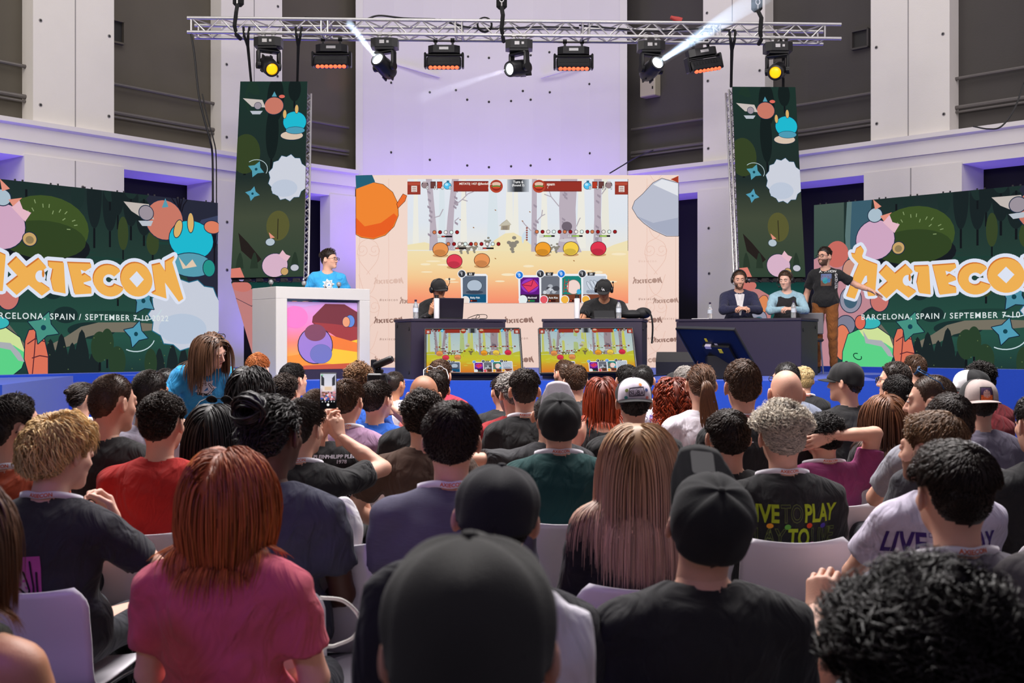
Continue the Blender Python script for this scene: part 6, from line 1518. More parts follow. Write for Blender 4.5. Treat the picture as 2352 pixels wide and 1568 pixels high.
    if st == 'tied' and hmod and hmod.get('tail'):
        kindt = hmod['tail']; rg = np.random.RandomState(seed); base = np.array((0, -.125, .01 if kindt != 'bun' else hmod.get('bz', .06))); P_ = []
        for k in range(70):
            a = rg.rand() * 6.28; r = math.sqrt(rg.rand()) * .020; u = np.array((math.cos(a) * r, 0, math.sin(a) * r)); pts = []; RB = np.array(rotx(rg.uniform(-1, 1)) @ roty(rg.uniform(-1.2, 1.2)) @ rotx(PI / 2)); f_b = rg.uniform(.45, 1.1)
            for s in np.linspace(0, 1, 12):
                if kindt == 'bun': q = base + np.array((0, -.012, 0)) + RB @ np.array((hmod.get('br', .030) * f_b * math.cos(s * 5.2 + a), hmod.get('br', .030) * f_b * math.sin(s * 5.2 + a), r * .8 * math.sin(a * 3)))
                else: q = base + u * (1 + 1.2 * s) + np.array((.03 * s * math.sin(a + s * 3) + .02 * s, -.03 * min(1, s * 3) - .012 * math.sin(s * 3), -.20 * s * s - .05 * s))
                pts.append(q)
            P_.append(xform(np.array(pts), Mh))
        V, Fq, c = strands_between(P_, .0045, seed); np_obj('hair_bun' if kindt == 'bun' else 'ponytail', V, Fq, hm, o, col=c)
    if beard:
        P3 = C0 + DG * RG[..., None]; a = np.abs(np.arctan2(np.sin(PG), np.cos(PG))); cov = np.clip((-.045 - P3[..., 2] + .03 * np.clip(a - .8, 0, 1)) / .012, 0, 1) * np.clip((1.45 - a) / .2, 0, 1) * np.clip((P3[..., 2] + .135) / .015, 0, 1) * np.clip((P3[..., 1] - .0) / .02, 0, 1)
        cov = cov * np.clip((np.hypot(P3[..., 0] / .026, (P3[..., 2] + .071) / .016) - .8) / .3, 0, 1); rr = RG + np.where(cov > 0, .0012 * cov + (.003 if beard == 'full' else 0) * cov, -.004); S3 = C0 + DG * rr[..., None]; i, j = np.meshgrid(np.arange(NT - 1), np.arange(NP_), indexing='ij'); j2 = (j + 1) % NP_
        q = np.stack([i * NP_ + j, (i + 1) * NP_ + j, (i + 1) * NP_ + j2, i * NP_ + j2], -1).reshape(-1, 4); q = q[(cov.reshape(-1)[q] > 0).any(1)]
        cc = np.tile(np.array((.3, .2, 0, 1.0)), (NT * NP_, 1)); np_obj('beard', xform(S3.reshape(-1, 3), Mh), q, hm if hc == 'grey' else mat('full_beard', (92, 66, 52), .8) if beard == 'full' else mat('stubble', (132, 92, 72), .8), o, col=cc)
    M4 = Matrix([list(r) for r in Mh])
    if face:
        for s in (-1, 1):
            b = MB(); b.M = M4; b.ball((s * .033, .0865, .001), (.0125, .0100, .0056), 8, 12); e = b.build('eye', M_eye, o, smooth='all')
            b = MB(); b.M = M4; b.ball((s * .033, .0935, .0), (.0052, .0042, .0050), 6, 10); b.build('iris', M_iris, e, smooth='all')
            b = MB(); b.M = M4; b.tube([(s * .016, .098, .021), (s * .033, .0975, .026), (s * .051, .086, .020)], [.003, .0042, .002], 6); b.build('eyebrow', hm, o, smooth='all')
        b = MB(); b.M = M4; b.tube([(-.019, .089, -.071), (0, .0945, -.0715), (.019, .089, -.071)], [.002, .0055, .002], 6); b.build('lips', M_lip, o, smooth='all')
    if cap:
        cap_parts(o, Mh, **cap)
    if gl: glasses(o, Mh, mat('spectacle_frame', (24, 22, 24), .3) if gl != 'white' and gl != 'blue' else mat('frame_' + gl, (220, 220, 224) if gl == 'white' else (40, 90, 140), .25), on_top=gl in ('top', 'white', 'blue', 'topdark'), dark=gl in ('topdark',))
    if hp: headphones(o, Mh, hp)
    if lan:
        K = 30; neckp = Cap((0, -.052, .99 + dz), (0, -.045, 1.12 + dz), .060, .056); G0 = []
        LMt = np.array(lean_mat(rad(lean), dz=dz))
        for row in (0, 1):
            for k in range(K):
                a = 2 * PI * k / K; z = 1.052 + dz + .023 * row + .012 * abs(math.cos(a)) - (.075 * (math.sin(a) * .5 + .5) ** 1.5); r = .050
                for _ in range(30):
                    p = np.array((r * math.cos(a), -.046 + r * math.sin(a), z)); v = min(float(neckp(*p)), *[float(t.grow(.012)(*p)) for t, kk in trunk(sx, dz, fat)])
                    if v > .005: break
                    r += .004
                G0.append(p)
        G0 = np.array(G0); mid = np.array((0, -.046)); 
        for q in (G0,):
            up, lo = q[K:], q[:K]; rad_ = np.linalg.norm(lo[:, :2] - mid, axis=1) * .5 + np.linalg.norm(up[:, :2] - mid, axis=1) * .5; rad_ = (rad_ + np.roll(rad_, 1) + np.roll(rad_, -1)) / 3 + .002
            for row in (0, 1):
                for k in range(K): a = 2 * PI * k / K; rr = rad_[k] + (.004 if row == 0 else 0); q[row * K + k, :2] = mid + rr * np.array((math.cos(a), math.sin(a)))
        n_ = G0.copy(); n_[:, :2] = mid + (n_[:, :2] - mid) * (1 - .0018 / np.linalg.norm(n_[:, :2] - mid, axis=1, keepdims=True)); k = np.arange(K); k2 = (k + 1) % K
        Fl = np.concatenate([np.stack([k, k2, k2 + K, k + K], 1), np.stack([k + 2 * K, k + 3 * K, k2 + 3 * K, k2 + 2 * K], 1), np.stack([k, k + 2 * K, k2 + 2 * K, k2], 1), np.stack([k + K, k2 + K, k2 + 3 * K, k + 3 * K], 1)])
        ln = np_obj('lanyard', xform(np.concatenate([G0, n_]), LMt), Fl, M_lan, o)
        tv, tf = text_tris('AXIECON', .018, .03, 'CENTER'); pts = []
        for px_, py_ in tv:
            a = -PI / 2 + px_ / .072 + .1; f_ = (a % (2 * PI)) / (2 * PI) * K; i0 = int(f_) % K; tt = f_ - int(f_); lo = G0[i0] * (1 - tt) + G0[(i0 + 1) % K] * tt; up = G0[K + i0] * (1 - tt) + G0[K + (i0 + 1) % K] * tt
            v = (py_ + .005) / .023; p = lo * (1 - v) + up * v; d = np.array((math.cos(a), math.sin(a), 0)); pts.append(p + d * .0012)
        m = MB(); m.add(xform(np.array(pts), LMt).tolist(), tf); m.build('lettering', M_lanT, ln)
    for pr in prints: pr(o, bvh, SV, sh)
    if chair_on and not stand and not stage:
        hipw = R @ Vector((0, 0, 0)); chair((loc.x, loc.y, 0), rz, 'white chair of the ' + ' '.join(label.split()[:12]), chair_sc or min(.88, max(.84, sz)))
    PEOPLE[label] = (o, Mh, pose, sh)
    return o

def back_print(art, cx, cz, s, name='shirt_print', front=False, m=None):
    """Lays a flat print on the back (or chest) of a shirt by dropping it along y."""
    def go(o, bvh, SV, sh):
        sg = 1 if front else -1
        def fn(x, y, l):
            px, pz = cx + x * s * -sg, cz - y * s; h, n, _, _ = bvh.ray_cast(Vector((px, sg * 1.0, pz)), Vector((0, -sg, 0)))
            if h is None: h, n, _, _ = bvh.find_nearest(Vector((px, sg * .15, pz)))
            return Vector((px, h.y + sg * (.0025 + l), pz))
        art.refine(.035 / s).build(name, m or print_material('textile_print', .85), fn, sh, dl=.0002)
    return go
def art_text(lines, front=False):
    a = Art(); fl = -1
    for t, x, y, size, c, b in lines:
        a.text(t, x, y, size, c, b)
    if front: a.v = [(-x, y, l) for x, y, l in a.v]
    return a
def outline_text(a, t, x, y, size, c, wd, b=.02, align='CENTER'):
    """Hollow letters: the letter in the outline colour with a slimmer dark letter inside."""
    a.text(t, x, y, size, c, b, align); a.text(t, x, y, size, wd, b - .030, align)
def live(c1, c2, bg, blobs=True):
    """Two tight lines of tall condensed lettering, alternating solid and outlined words."""
    a = Art(); sx_, h = .62, .62
    for row, words in enumerate(((('LIVE', 1), ('TO', 0), ('PLAY', 1)), (('PLAY', 0), ('TO', 1), ('LIVE', 0)))):
        ws = [text_tris(t, h, .03, 'LEFT')[0][:, 0].max() + .06 for t, _ in words]; x = -sum(ws) / 2; y = row * .60
        for (t, solid), w_ in zip(words, ws):
            if solid: a.text(t, x, y, h, c1, .03, 'LEFT')
            else: outline_text(a, t, x, y, h, c2, bg, .03, 'LEFT')
            x += w_
    a.v = [(x * sx_, y * 1.05 if y > -9 else y, l) for x, y, l in a.v]
    if blobs:
        for x, y, c in ((-.62, .10, (226, 150, 40)), (-.22, .12, (90, 160, 60)), (.34, .10, (214, 70, 30)), (.72, .12, (70, 50, 150)), (-.52, .62, (40, 80, 190)), (.42, .60, (190, 70, 180))): a.ell(x, y, .075, .07, c)
    return a
BLK, CHAR, WHT = (30, 30, 32), (52, 52, 56), (222, 216, 226)
ARM_PHONE_R = ((.16, .26, 1.24), (.9, -.3, -.6), 'hold', (-.25, .15, 1), (-.5, .8, .1), True)
# ---------------------------------------------------------------- the audience, from the stage back to the camera
def popart():
    """A generic comic style portrait: pale face, pink hair."""
    a = Art(); a.poly([(-1.5, -.1), (-.6, -.75), (-.3, .2), (-.9, .9), (-1.5, .6)], (150, 136, 166)); a.poly([(-.75, -.5), (-.2, -.98), (.95, -1.05), (.95, .3), (1.1, 1.15), (.5, 1.2), (.1, .2)], (190, 84, 160))
    a.poly([(-.62, -.1), (-.35, -.6), (.1, -.8), (.5, -.6), (.62, -.1), (.5, .55), (.2, 1.0), (.35, 1.4), (-.1, 1.4), (-.5, .95), (-.85, .75), (-.8, .35)], (196, 170, 176)); a.stroke([(-.62, -.1), (-.8, .35), (-.85, .75), (-.5, .95), (.2, 1.0)], .05, (22, 18, 26)); a.stroke([(.5, -.6), (.62, -.1), (.5, .55), (.3, .9)], .06, (22, 18, 26))
    a.ell(-.5, .55, .22, .11, (176, 70, 100), rot=.2); a.stroke([(-.7, .5), (-.3, .6)], .03, (60, 14, 40)); a.stroke([(-.55, -.2), (-.3, -.3), (-.12, -.2)], .06, (22, 18, 26)); a.ell(-.34, -.02, .14, .06, (30, 26, 34)); a.stroke([(.18, -.15), (.36, -.12), (.52, .02)], .06, (22, 18, 26)); a.ell(.3, .15, .15, .06, (30, 26, 34)); a.stroke([(-.35, .12), (-.42, .28), (-.25, .3)], .03, (60, 40, 50)); a.ell(.25, .5, .2, .16, (206, 150, 140))
    for pts in ([(-.5, -.7), (.0, -.9), (.3, -.7)], [(.7, -.9), (.75, -.2), (.7, .4)], [(.5, 1.1), (.7, .7), (.9, 1.0)], [(.85, -.6), (.85, .2), (1.0, .9)]): a.stroke(pts, .05, (40, 16, 44))
    return a
def cap_logo():
    a = Art(); a.poly([(-.36, -.2), (.36, -.26), (.36, .12), (-.36, .16)], (60, 50, 70)); a.poly([(-.32, -.15), (.32, -.20), (.32, .08), (-.32, .12)], (206, 196, 214)); a.text('SUBA', 0, .09, .26, (50, 44, 60), .02, flip=-1)
    for x, y, c in ((-.5, .2, (40, 120, 120)), (.5, .2, (220, 120, 110)), (.2, -.34, (226, 140, 70)), (-.48, -.1, (120, 130, 60)), (.5, -.12, (70, 90, 150))): a.ell(x, y, .09, .07, c)
    return a
def cap_patch():
    a = Art(); a.poly([(-.3, -.3), (.3, -.3), (.3, .34), (-.3, .34)], (26, 22, 26)); a.grad(-.26, -.26, .26, .30, [(0, (70, 44, 84)), (.55, (214, 96, 40)), (1, (196, 60, 40))]); a.ell(0, 0, .16, .17, (206, 160, 150)); return a
def cap_letters():
    a = Art(); a.text('L', -.07, .06, .34, (226, 226, 230), .02, flip=-1); a.text('A', .06, .16, .34, (226, 226, 230), .02, flip=-1); return a
cb = dict(col_m=smat((26, 26, 28), 'cap_cloth'), brim_m=smat((26, 26, 28), 'cap_cloth'))
lime, ink = (158, 178, 30), (70, 80, 40)
# -- rows near the stage
person('person with ginger hair in the front rows before the white lectern', 594, 812, 53, hair=('short', 'ginger'), skin='pale', shirt=('tee', (60, 60, 70)), turn=12)
person('person with slick black hair and white shirt below the sunset board', 676, 835, 56, hair=('short', 'black'), shirt=('tee', WHT), turn=35, pitch=-5)
person('person with short dark curly hair and glasses behind a shaved head at left', 386, 846, 48, hair=('buzz', 'black'), skin='tan', shirt=('tee', (200, 196, 210)), turn=40, gl='plain')
person('person with small dark topknot and white top beside blue steps', 194, 878, 58, hair=('tied', 'dark'), hmod=dict(tail='bun', br=.018, bz=.05), shirt=('tee', WHT), turn=30, beard='stubble')
person('person with straight dark red hair beside the bending cyan shirt', 516, 873, 46, hair=('bob', 'darkred'), shirt=('tee', (70, 50, 60)), sx=.9)
person('person with cropped dark hair in white shirt beside the camera operator', 908, 853, 44, hair=('buzz', 'dark'), skin='tan', shirt=('tee', WHT), turn=30)
person('person with dark hair in a crimson shirt before the left desk', 1012, 826, 52, hair=('short', 'brown'), shirt=('tee', (190, 40, 62)), turn=15)
person('person with white glasses pushed up and salmon pink shirt', 1000, 851, 63, hair=('short', 'dark'), shirt=('tee', (226, 110, 104)), gl='white', turn=-10)
person('person with dark brown hair and black shirt left of grey waves', 1152, 866, 52, hair=('fade', 'dark'), shirt=('tee', BLK), turn=-25)
person('person with wavy grey hair and a grey beard', 1176, 858, 56, hair=('wavy', 'grey'), shirt=('long', (150, 34, 40)), turn=-30, beard='full', Z=7.4)
person('person with tied back brown hair and beard before right monitor', 1294, 826, 46, hair=('tied', 'brown'), hmod=dict(tail='bun', br=.016, bz=.02), shirt=('tee', CHAR), turn=-35, beard='full')
person('person with short brown hair before the right monitor', 1322, 838, 54, hair=('short', 'brown'), shirt=('tee', CHAR))
person('person with cropped black hair and printed white tee behind the trucker cap', 1476, 838, 49, hair=('buzz', 'black'), shirt=('tee', WHT), prints=[back_print(art_text([('GOOD', 0, 0, .4, (90, 80, 140), .03), ('GAME', 0, .4, .4, (90, 80, 140), .03)]) if False else live((110, 90, 160), (110, 90, 160), (222, 216, 226), False), 0, .87, .14)])
person('person with black hair hidden behind the cropped head', 1440, 838, 46, hair=('short', 'black'), shirt=('tee', CHAR), Z=9.6)
person('person with dark cap low in front of the wedge loudspeaker', 1552, 852, 46, hair=('undercap', 'dark'), cap=cb, shirt=('tee', CHAR), turn=-40, Z=9.9)
person('person with grey streaked hair low behind the ponytail', 1572, 842, 46, hair=('short', 'grey'), shirt=('tee', CHAR), turn=-20, Z=9.4)
person('person with very short black hair and grey blue shirt behind the bald head', 1804, 832, 54, hair=('buzz', 'black'), shirt=('tee', (132, 140, 160)), turn=-25, gl='plain')
person('person with bleached top and dark sides behind the bald head', 1845, 843, 44, hair=('fade', 'yellow'), shirt=('tee', BLK), lan=True)
person('person in black cap and tee looking left before the standing man', 1940, 828, 66, hair=('undercap', 'black'), cap=cb, shirt=('tee', BLK), turn=-48, skin='fair')
person('person with dark hair and thin glasses looking left before right screen', 2052, 832, 60, hair=('short', 'dark'), shirt=('tee', (190, 188, 200)), turn=-55, gl='plain', face=True)
person('person with brown hair farthest back at the right screen', 2098, 815, 46, hair=('short', 'brown'), shirt=('tee', BLK), turn=-25)
person('person with black curls behind the tilted white and black cap', 2250, 832, 60, hair=('curly', 'black'), shirt=('tee', (120, 30, 40)), Z=8.4)
person('person in maroon top and white fronted black cap looking left', 2228, 846, 68, hair=('undercap', 'dark'), cap=dict(col_m=cb['col_m'], brim_m=cb['brim_m'], front_m=smat((226, 224, 226), 'cap_cloth')), shirt=('long', (122, 26, 36)), turn=-75, pitch=6, arms=('lap', ((.10, .20, .98), (.9, 0, -.8), 'flat', (.1, .4, 1), (-.9, .3, .1), True)))
person('person with cropped black hair and white shirt, left of long cyan top', 347, 850, 77, hair=('buzz', 'dark'), skin='tan', shirt=('tee', (214, 206, 224)), turn=14)
person('person with long wavy black hair and hand at the cheek', 578, 842, 88, hair=('longwavy', 'black'), shirt=('tee', (66, 58, 62)), turn=18, arms=('lap', 'chin'))
person('person with dark curls below the sunset board, before the slick haired head', 654, 862, 66, hair=('curly', 'dark'), skin='tan', shirt=('tee', (200, 196, 206)))
person('person with curly brown hair in a bright blue tee', 826, 834, 68, hair=('curly', 'lbrown'), shirt=('tee', (44, 96, 196)), turn=8)
person('person with brown bob and lilac tee behind the raised phone', 800, 872, 74, hair=('flat', 'brown'), shirt=('tee', (164, 128, 160)), lan=True, turn=18)
person('person with shaved reddish head and black tee', 974, 862, 65, hair=('none', 'brown'), skin='olive', shirt=('tee', BLK), hs=1.02)
person('person with short dark faded hair, black tee and lanyard', 1205, 848, 68, hair=('fade', 'dark'), shirt=('tee', BLK), lan=True)
person('person with straight red hair in a black tank top', 1382, 866, 72, hair=('longwavy', 'red'), hmod=dict(curl=.002, turns=.5), shirt=('tank', BLK), sx=.9)
person('person with curly red hair and a taupe top', 1546, 866, 76, hair=('longcurly', 'red'), hmult=.8, shirt=('tank', (120, 100, 96)), sx=.9)
person('person with backwards black and white trucker cap', 1455, 864, 82, hair=('undercap', 'black'), cap=dict(col_m=cb['col_m'], brim_m=cb['brim_m'], front_m=smat((224, 216, 230), 'cap_cloth'), back=True, size=.018, logo=cap_logo()), shirt=('tee', BLK), sx=1.05)
person('person with long brown ponytail in a white tee', 1609, 835, 69, hair=('tied', 'longbrown'), hmod=dict(tail='pony'), shirt=('tee', WHT))
person('person with short brown hair, black tee and lanyard before the long desk', 1704, 828, 82, hair=('short', 'brown'), shirt=('tee', BLK), lan=True, prints=[back_print(art_text([('\u2014', 0, 0, .5, (200, 200, 210), .05)]), 0, .935, .06)])
person('person with bald shiny head, black shirt and lanyard', 1804, 850, 68, hair=('none', 'brown'), skin='fair', shirt=('tee', BLK), lan=True, hs=1.04)
person('person with cropped black hair and blue shirt at right', 2061, 862, 66, hair=('short', 'black'), skin='tan', shirt=('tee', (70, 104, 190)), lan=True)
person('person with sunglasses pushed up and hand over the mouth', 2136, 862, 86, hair=('buzz', 'brown'), shirt=('tee', (150, 150, 160)), turn=-58, gl='blue', arms=('chin', 'lap'), face=True)
person('person with beige and black trucker cap and grey denim shirt', 2246, 868, 80, hair=('undercap', 'dark'), cap=dict(col_m=smat((40, 40, 42), 'cap_cloth'), brim_m=smat((176, 160, 156), 'cap_cloth'), front_m=smat((176, 160, 156), 'cap_cloth'), back=True, size=.018, logo=cap_patch()), shirt=('long', (112, 106, 124)), turn=10)
# -- middle rows
person('person with cropped brown hair and black tee turned to the right', 262, 860, 88, hair=('buzz', 'brown'), shirt=('tee', BLK), turn=28, pitch=5, sx=1.05)
person('person with dark brown hair, glasses and rust coloured tee at left edge', 36, 908, 108, hair=('fade', 'dark'), shirt=('tee', (168, 66, 32)), turn=38, lan=True, gl='plain', sx=1.05)
person('person with dark curly top in a red tee', 376, 905, 97, hair=('fade', 'dark'), hmod=dict(curl=.006, turns=1.4, top=.022, len=.034), shirt=('tee', (186, 38, 34)), turn=6, sx=1.1)
person('person with long straight black hair and sunglasses on top', 494, 926, 105, hair=('long', 'black'), hmult=.9, shirt=('tee', (40, 36, 44)), gl='topdark', sx=.9)
person('person filming with a raised phone, black polo with white trim', 697, 925, 92, hair=('fade', 'dark'), hmod=dict(top=.034, len=.05), shirt=('tee', BLK), turn=22, lan=True, arms=(((.035, .22, 1.15), (-.7, -.2, -.8), 'hold', (.1, .1, 1), (.6, .75, .1)), ((.125, .22, 1.15), (1.0, -.3, -.8), 'hold', (-.25, .1, 1), (-.55, .8, .1), True)))
person('person with shaved brown hair in a black tee full of white lettering', 732, 893, 78, hair=('buzz', 'brown'), shirt=('tee', (26, 25, 28)), turn=10, prints=[back_print(art_text([(t, x, y, s, (206, 200, 214), .02) for yy in (0, 1.05, 2.1) for xx in (-1.55, 0, 1.55) for t, x, y, s in (('PHILIPP PLEIN', xx, yy, .27), ('1978', xx, yy + .27, .27))]), 0, .975, .095)])
person('person with dark curly hair in a brown tee beside the grey heather tee', 972, 900, 101, hair=('curly', 'dark'), shirt=('tee', (84, 62, 50)), sx=1.08, arms='wide')
person('person with black tee lettered in lime and bare forearm on a chair', 1262, 905, 90, Z=6.0, hair=('buzz', 'dark'), shirt=('tee', CHAR), prints=[back_print(live(lime, (120, 124, 100), CHAR, False), 0, .86, .16)], arms=(((-.42, .02, .80), (-1, -.6, .2), 'relax', (-.2, 1, -.1), (0, 0, -1)), 'lap'))
person('person with dark teal tee, lanyard and cap with a pale brim', 1284, 900, 98, hair=('undercap', 'dark'), cap=dict(col_m=cb['col_m'], brim_m=smat((216, 206, 214), 'cap_cloth'), brim_up=.6, brim_len=.09, flatness=-.3, tilt=.38), shirt=('tee', (18, 66, 66)), lan=True, sx=1.05, pitch=-18)
person('person with dark brown cropped hair and black tee beside the silver curls', 1670, 942, 100, hair=('short', 'dark'), shirt=('tee', BLK), sx=1.05)
person('person with short brown hair and charcoal shirt at right', 2180, 906, 102, hair=('short', 'dark'), shirt=('tee', (60, 60, 66)), turn=12, sx=1.1, fat=.02)
person('person with long brown hair and black top at right', 2031, 905, 80, hair=('long', 'chestnut'), hmult=.95, shirt=('tee', (30, 26, 30)), sx=.88)
person('person with one arm bent over black curls, magenta tee', 1886, 950, 96, hair=('curly', 'black'), hmod=dict(top=.02, side=.01), skin='fair', shirt=('tee', (146, 58, 110)), lan=True, sx=1.08, turn=-12, arms=('lap', ((.0, -.125, 1.215), (1, .2, .9), 'relax', (-1, .1, -.35), (.0, 1, -.1), True)))
person('person with silver blond curls and black tee with lime lettering', 1793, 930, 130, hair=('poodle', 'silver'), skin='fair', shirt=('tee', BLK), lan=True, sx=1.05, prints=[back_print(live(lime, (92, 104, 50), BLK), .01, .855, .165)])
person('person with long straight blond to lilac hair and black top', 1466, 970, 140, hair=('long', 'ombre'), shirt=('long', (24, 22, 26)), sx=.95, turn=8)
person('person with light brown hair in a white lettered tee', 2134, 953, 122, hair=('short', 'lbrown'), hmod=dict(top=.028, len=.05), shirt=('tee', (214, 206, 226)), turn=-32, prints=[back_print(live((66, 40, 120), (130, 120, 170), (214, 206, 226), False), -.03, .84, .17)], arms='knee', beard='stubble')
person('person with dark straight hair and grey heather tee', 1038, 926, 128, hair=('short', 'dark'), hmod=dict(side=.013, top=.022), shirt=('tee', mat('grey_heather_stripe', (98, 96, 116), .92, var=.35, scale=60, stretch=(.6, .6, 14), bump=.0012, bscale=300)), lan=True, sx=1.1, fat=.015)
person('person with piled up black locs and slate blue tee', 632, 915, 150, Z=3.75, hair=('tied', 'black'), hmod=dict(top=.016, side=.014, locks=700, len=.11, w=.0055, curl=.003, turns=2.0, tail='bun', br=.058, bz=.085), skin='dark', shirt=('tee', (58, 60, 76)), turn=20, sx=1.05)
person('person with tousled blond hair, lanyard and hand at chin', 145, 952, 162, hair=('messy', 'blond'), skin='pale', shirt=('tee', (46, 46, 52)), turn=24, pitch=8, lan=True, prints=[back_print(popart(), -.075, .74, .125)], sx=1.0, arms=('lap', ((.12, .16, .93), (1, .1, -1), 'grip', (-.6, .2, .9), (-.3, -.8, .2), True)))
# -- nearest rows
person('person with auburn hair and rose pink tee', 530, 1030, 206, hair=('bob', 'auburn'), shirt=('tee', (200, 88, 106)), turn=12, sx=.95, arms='lap', hmult=.92, chair_sc=.78)
person('person with plain black cap seen from behind, red ears', 1140, 1060, 192, hair=('undercap', 'black'), cap=cb, shirt=('tee', (36, 36, 40)), roll=6)
person('person with black cap with upturned brim, thick neck and black tee', 1627, 1085, 192, hair=('under', 'black'), cap=dict(col_m=cb['col_m'], brim_m=smat((50, 50, 50), 'cap_cloth'), brim_up=.40, brim_len=.115, flatness=-.5, tilt=.30, sticker=True), skin='fair', shirt=('tee', BLK), sx=1.05, pitch=-22, roll=4)
person('person with thick dark hair, lanyard and grey tee', 2184, 1025, 212, hair=('fade', 'dark'), hmod=dict(top=.030, len=.055, side=.006, lift=.08), shirt=('tee', (104, 100, 110)), lan=True, sx=1.1, Z=2.9, arms=(((-.27, .20, .84), (-.7, -.2, -1), 'grip', (.3, .3, 1), (.6, .7, -.2)), 'lap'))
person('person with big black curls at the bottom right corner', 2110, 1336, 430, hair=('afro', 'black'), shirt=('tee', (30, 30, 34)), pitch=10, chair_on=False)
person('person in the nearest dark grey cap at bottom centre', 1080, 1214, 388, hair=('undercap', 'black'), cap=dict(col_m=smat((50, 49, 46), 'cap_cloth'), brim_m=smat((50, 49, 46), 'cap_cloth'), size=.018), shirt=('tee', (36, 36, 40)), chair_on=False)
person('person with long dark hair and olive tank top at the left edge', -105, 1095, 240, hair=('long', 'longbrown'), hmult=.5, skin='tan', shirt=('tank', (60, 64, 56)), sx=.95)
person('person in a heather grey tee cut by the right edge', 2470, 985, 170, hair=('short', 'dark'), shirt=('tee', (98, 94, 96)), sx=1.05, turn=-10)
person('person in a black top behind the grey tee at right edge', 2385, 905, 106, hair=('short', 'black'), shirt=('long', BLK), sx=1.05)
# ---------------------------------------------------------------- people on and beside the stage, and the things they hold
CY = (52, 160, 220)
def logo_print(front=True):
    a = Art(); a.poly([(1.0 * (1 if k % 2 == 0 else .6) * math.cos(k * PI / 7) * .62, 1.0 * (1 if k % 2 == 0 else .62) * math.sin(k * PI / 7) * .55 - .1) for k in range(14)], (226, 230, 238))
    a.stroke([(-.38, .25), (-.2, -.3), (.2, -.3), (.42, .0), (.15, .32), (-.38, .25)], .14, (24, 26, 34)); a.stroke([(-.38, .25), (-.2, -.3), (.2, -.3), (.42, .0), (.15, .32), (-.38, .25)], .06, (226, 230, 238)); a.poly([(-.1, .1), (.1, -.12), (.16, .1)], (60, 130, 200)); return a
person('person with dark swept hair and glasses in cyan tee behind the white lectern', 757, 574, 34, Z=14.45, stage=1, stand=True, hair=('fade', 'dark'), hmod=dict(top=.034, front=.016, len=.05), skin='fair', shirt=('tee', CY), turn=-52, body=-16, face=True, gl='plain', arms='side', sx=.98, prints=[back_print(logo_print(), 0, 1.27, .13, front=True)])
person('person in cyan tee bending forward, long brown hair, sunglasses on top', 486, 772, 60, Z=8.1, stand=True, facing=True, body=-24, lean=34, turn=-44, pitch=2, hair=('long', 'longbrown'), hmult=.72, hmod=dict(top=.02), skin='pale', shirt=('tee', CY), face=True, gl='top', arms=((-.14, .30, .74), (-.8, -.3, -.6), 'relax', (.1, .8, -.8), (0, .5, -1)), sx=.95, prints=[back_print(logo_print(), 0, 1.22, .13, front=True)])
capb = dict(col_m=cb['col_m'], brim_m=cb['brim_m'])
deskarm = ((-.10, .30, .73), (-1, -.2, -.3), 'grip', (.7, .7, .1), (.2, .2, -1))
pl = person('player in black hooded top, cap and headset behind the laptop', 1008, 640, 31, Z=14.35, stage=1, lift=.02, hair=('undercap', 'black'), cap=capb, skin='tan', shirt=('hoodie', (24, 24, 26)), body=8, turn=-34, pitch=4, lean=14, face=True, hp=-2, arms=(((-.02, .24, .94), (-.8, -.2, -.8), 'fist', (.3, .2, 1), (.3, -1, 0)), ((.04, .25, .92), (.8, -.2, -.8), 'fist', (-.4, .3, 1), (-.3, -1, 0), True)), chair_on=False)
m = Art(); m.text('8', 0, 0, 1.0, (214, 214, 218), .03); m.text('-', -.45, .35, 1.0, (214, 214, 218), .03, rot=.4); m.text('17', -.75, .75, .9, (214, 214, 218), .03, rot=.5)
capl = dict(capb, logo=cap_letters())
pr = person('player in black tee and cap with white letters, holding a tablet', 1387, 642, 31, Z=14.2, stage=1, lift=.02, hair=('undercap', 'black'), cap=capl, skin='tan', shirt=('tee', (24, 24, 26)), sx=1.1, fat=.02, body=4, turn=6, pitch=10, lean=20, face=True, hp=-2, arms=(((-.09, .34, .86), (-1, -.1, -.5), 'hold', (.4, 1, .1), (.7, .1, -.7)), ((.09, .34, .86), (1, -.1, -.5), 'hold', (-.4, 1, .1), (-.7, .1, -.7), True)), chair_on=False)
clasp = (((-.035, .33, .78), (-1, -.2, -.5), 'grip', (.9, .5, .1), (.1, -.5, -1)), ((.035, .33, .78), (1, -.2, -.5), 'grip', (-.9, .5, .1), (-.1, -.5, -1), True))
def blazer_front():
    a = Art(); a.poly([(-.62, -1.2), (.62, -1.2), (.10, 1.5), (-.10, 1.5)], (222, 218, 220)); a.poly([(-.62, -1.2), (-.25, -1.3), (-.05, -.5), (-.3, -.3)], (206, 202, 206)); a.poly([(.62, -1.2), (.25, -1.3), (.05, -.5), (.3, -.3)], (206, 202, 206)); a.stroke([(0, -.5), (0, 1.4)], .02, (170, 166, 172)); return a
person('commentator in navy blazer and open white shirt with headset', 1698, 622, 33, Z=15.95, stage=1, lift=.12, hair=('buzz', 'brown'), skin='fair', shirt=('blazer', (34, 36, 66)), sx=1.08, body=4, turn=0, pitch=8, face=True, beard='stubble', hp=1, arms=clasp, chair_on=False, prints=[back_print(blazer_front(), 0, .86, .11, 'shirt_front', True)])
person('commentator in pale blue shirt and black waistcoat with headset', 1804, 622, 33, Z=15.75, stage=1, lift=.12, hair=('short', 'brown'), skin='pale', shirt=('long', (150, 184, 200)), vest=(30, 28, 32), body=10, turn=22, pitch=10, face=True, hp=1, arms=clasp, chair_on=False)
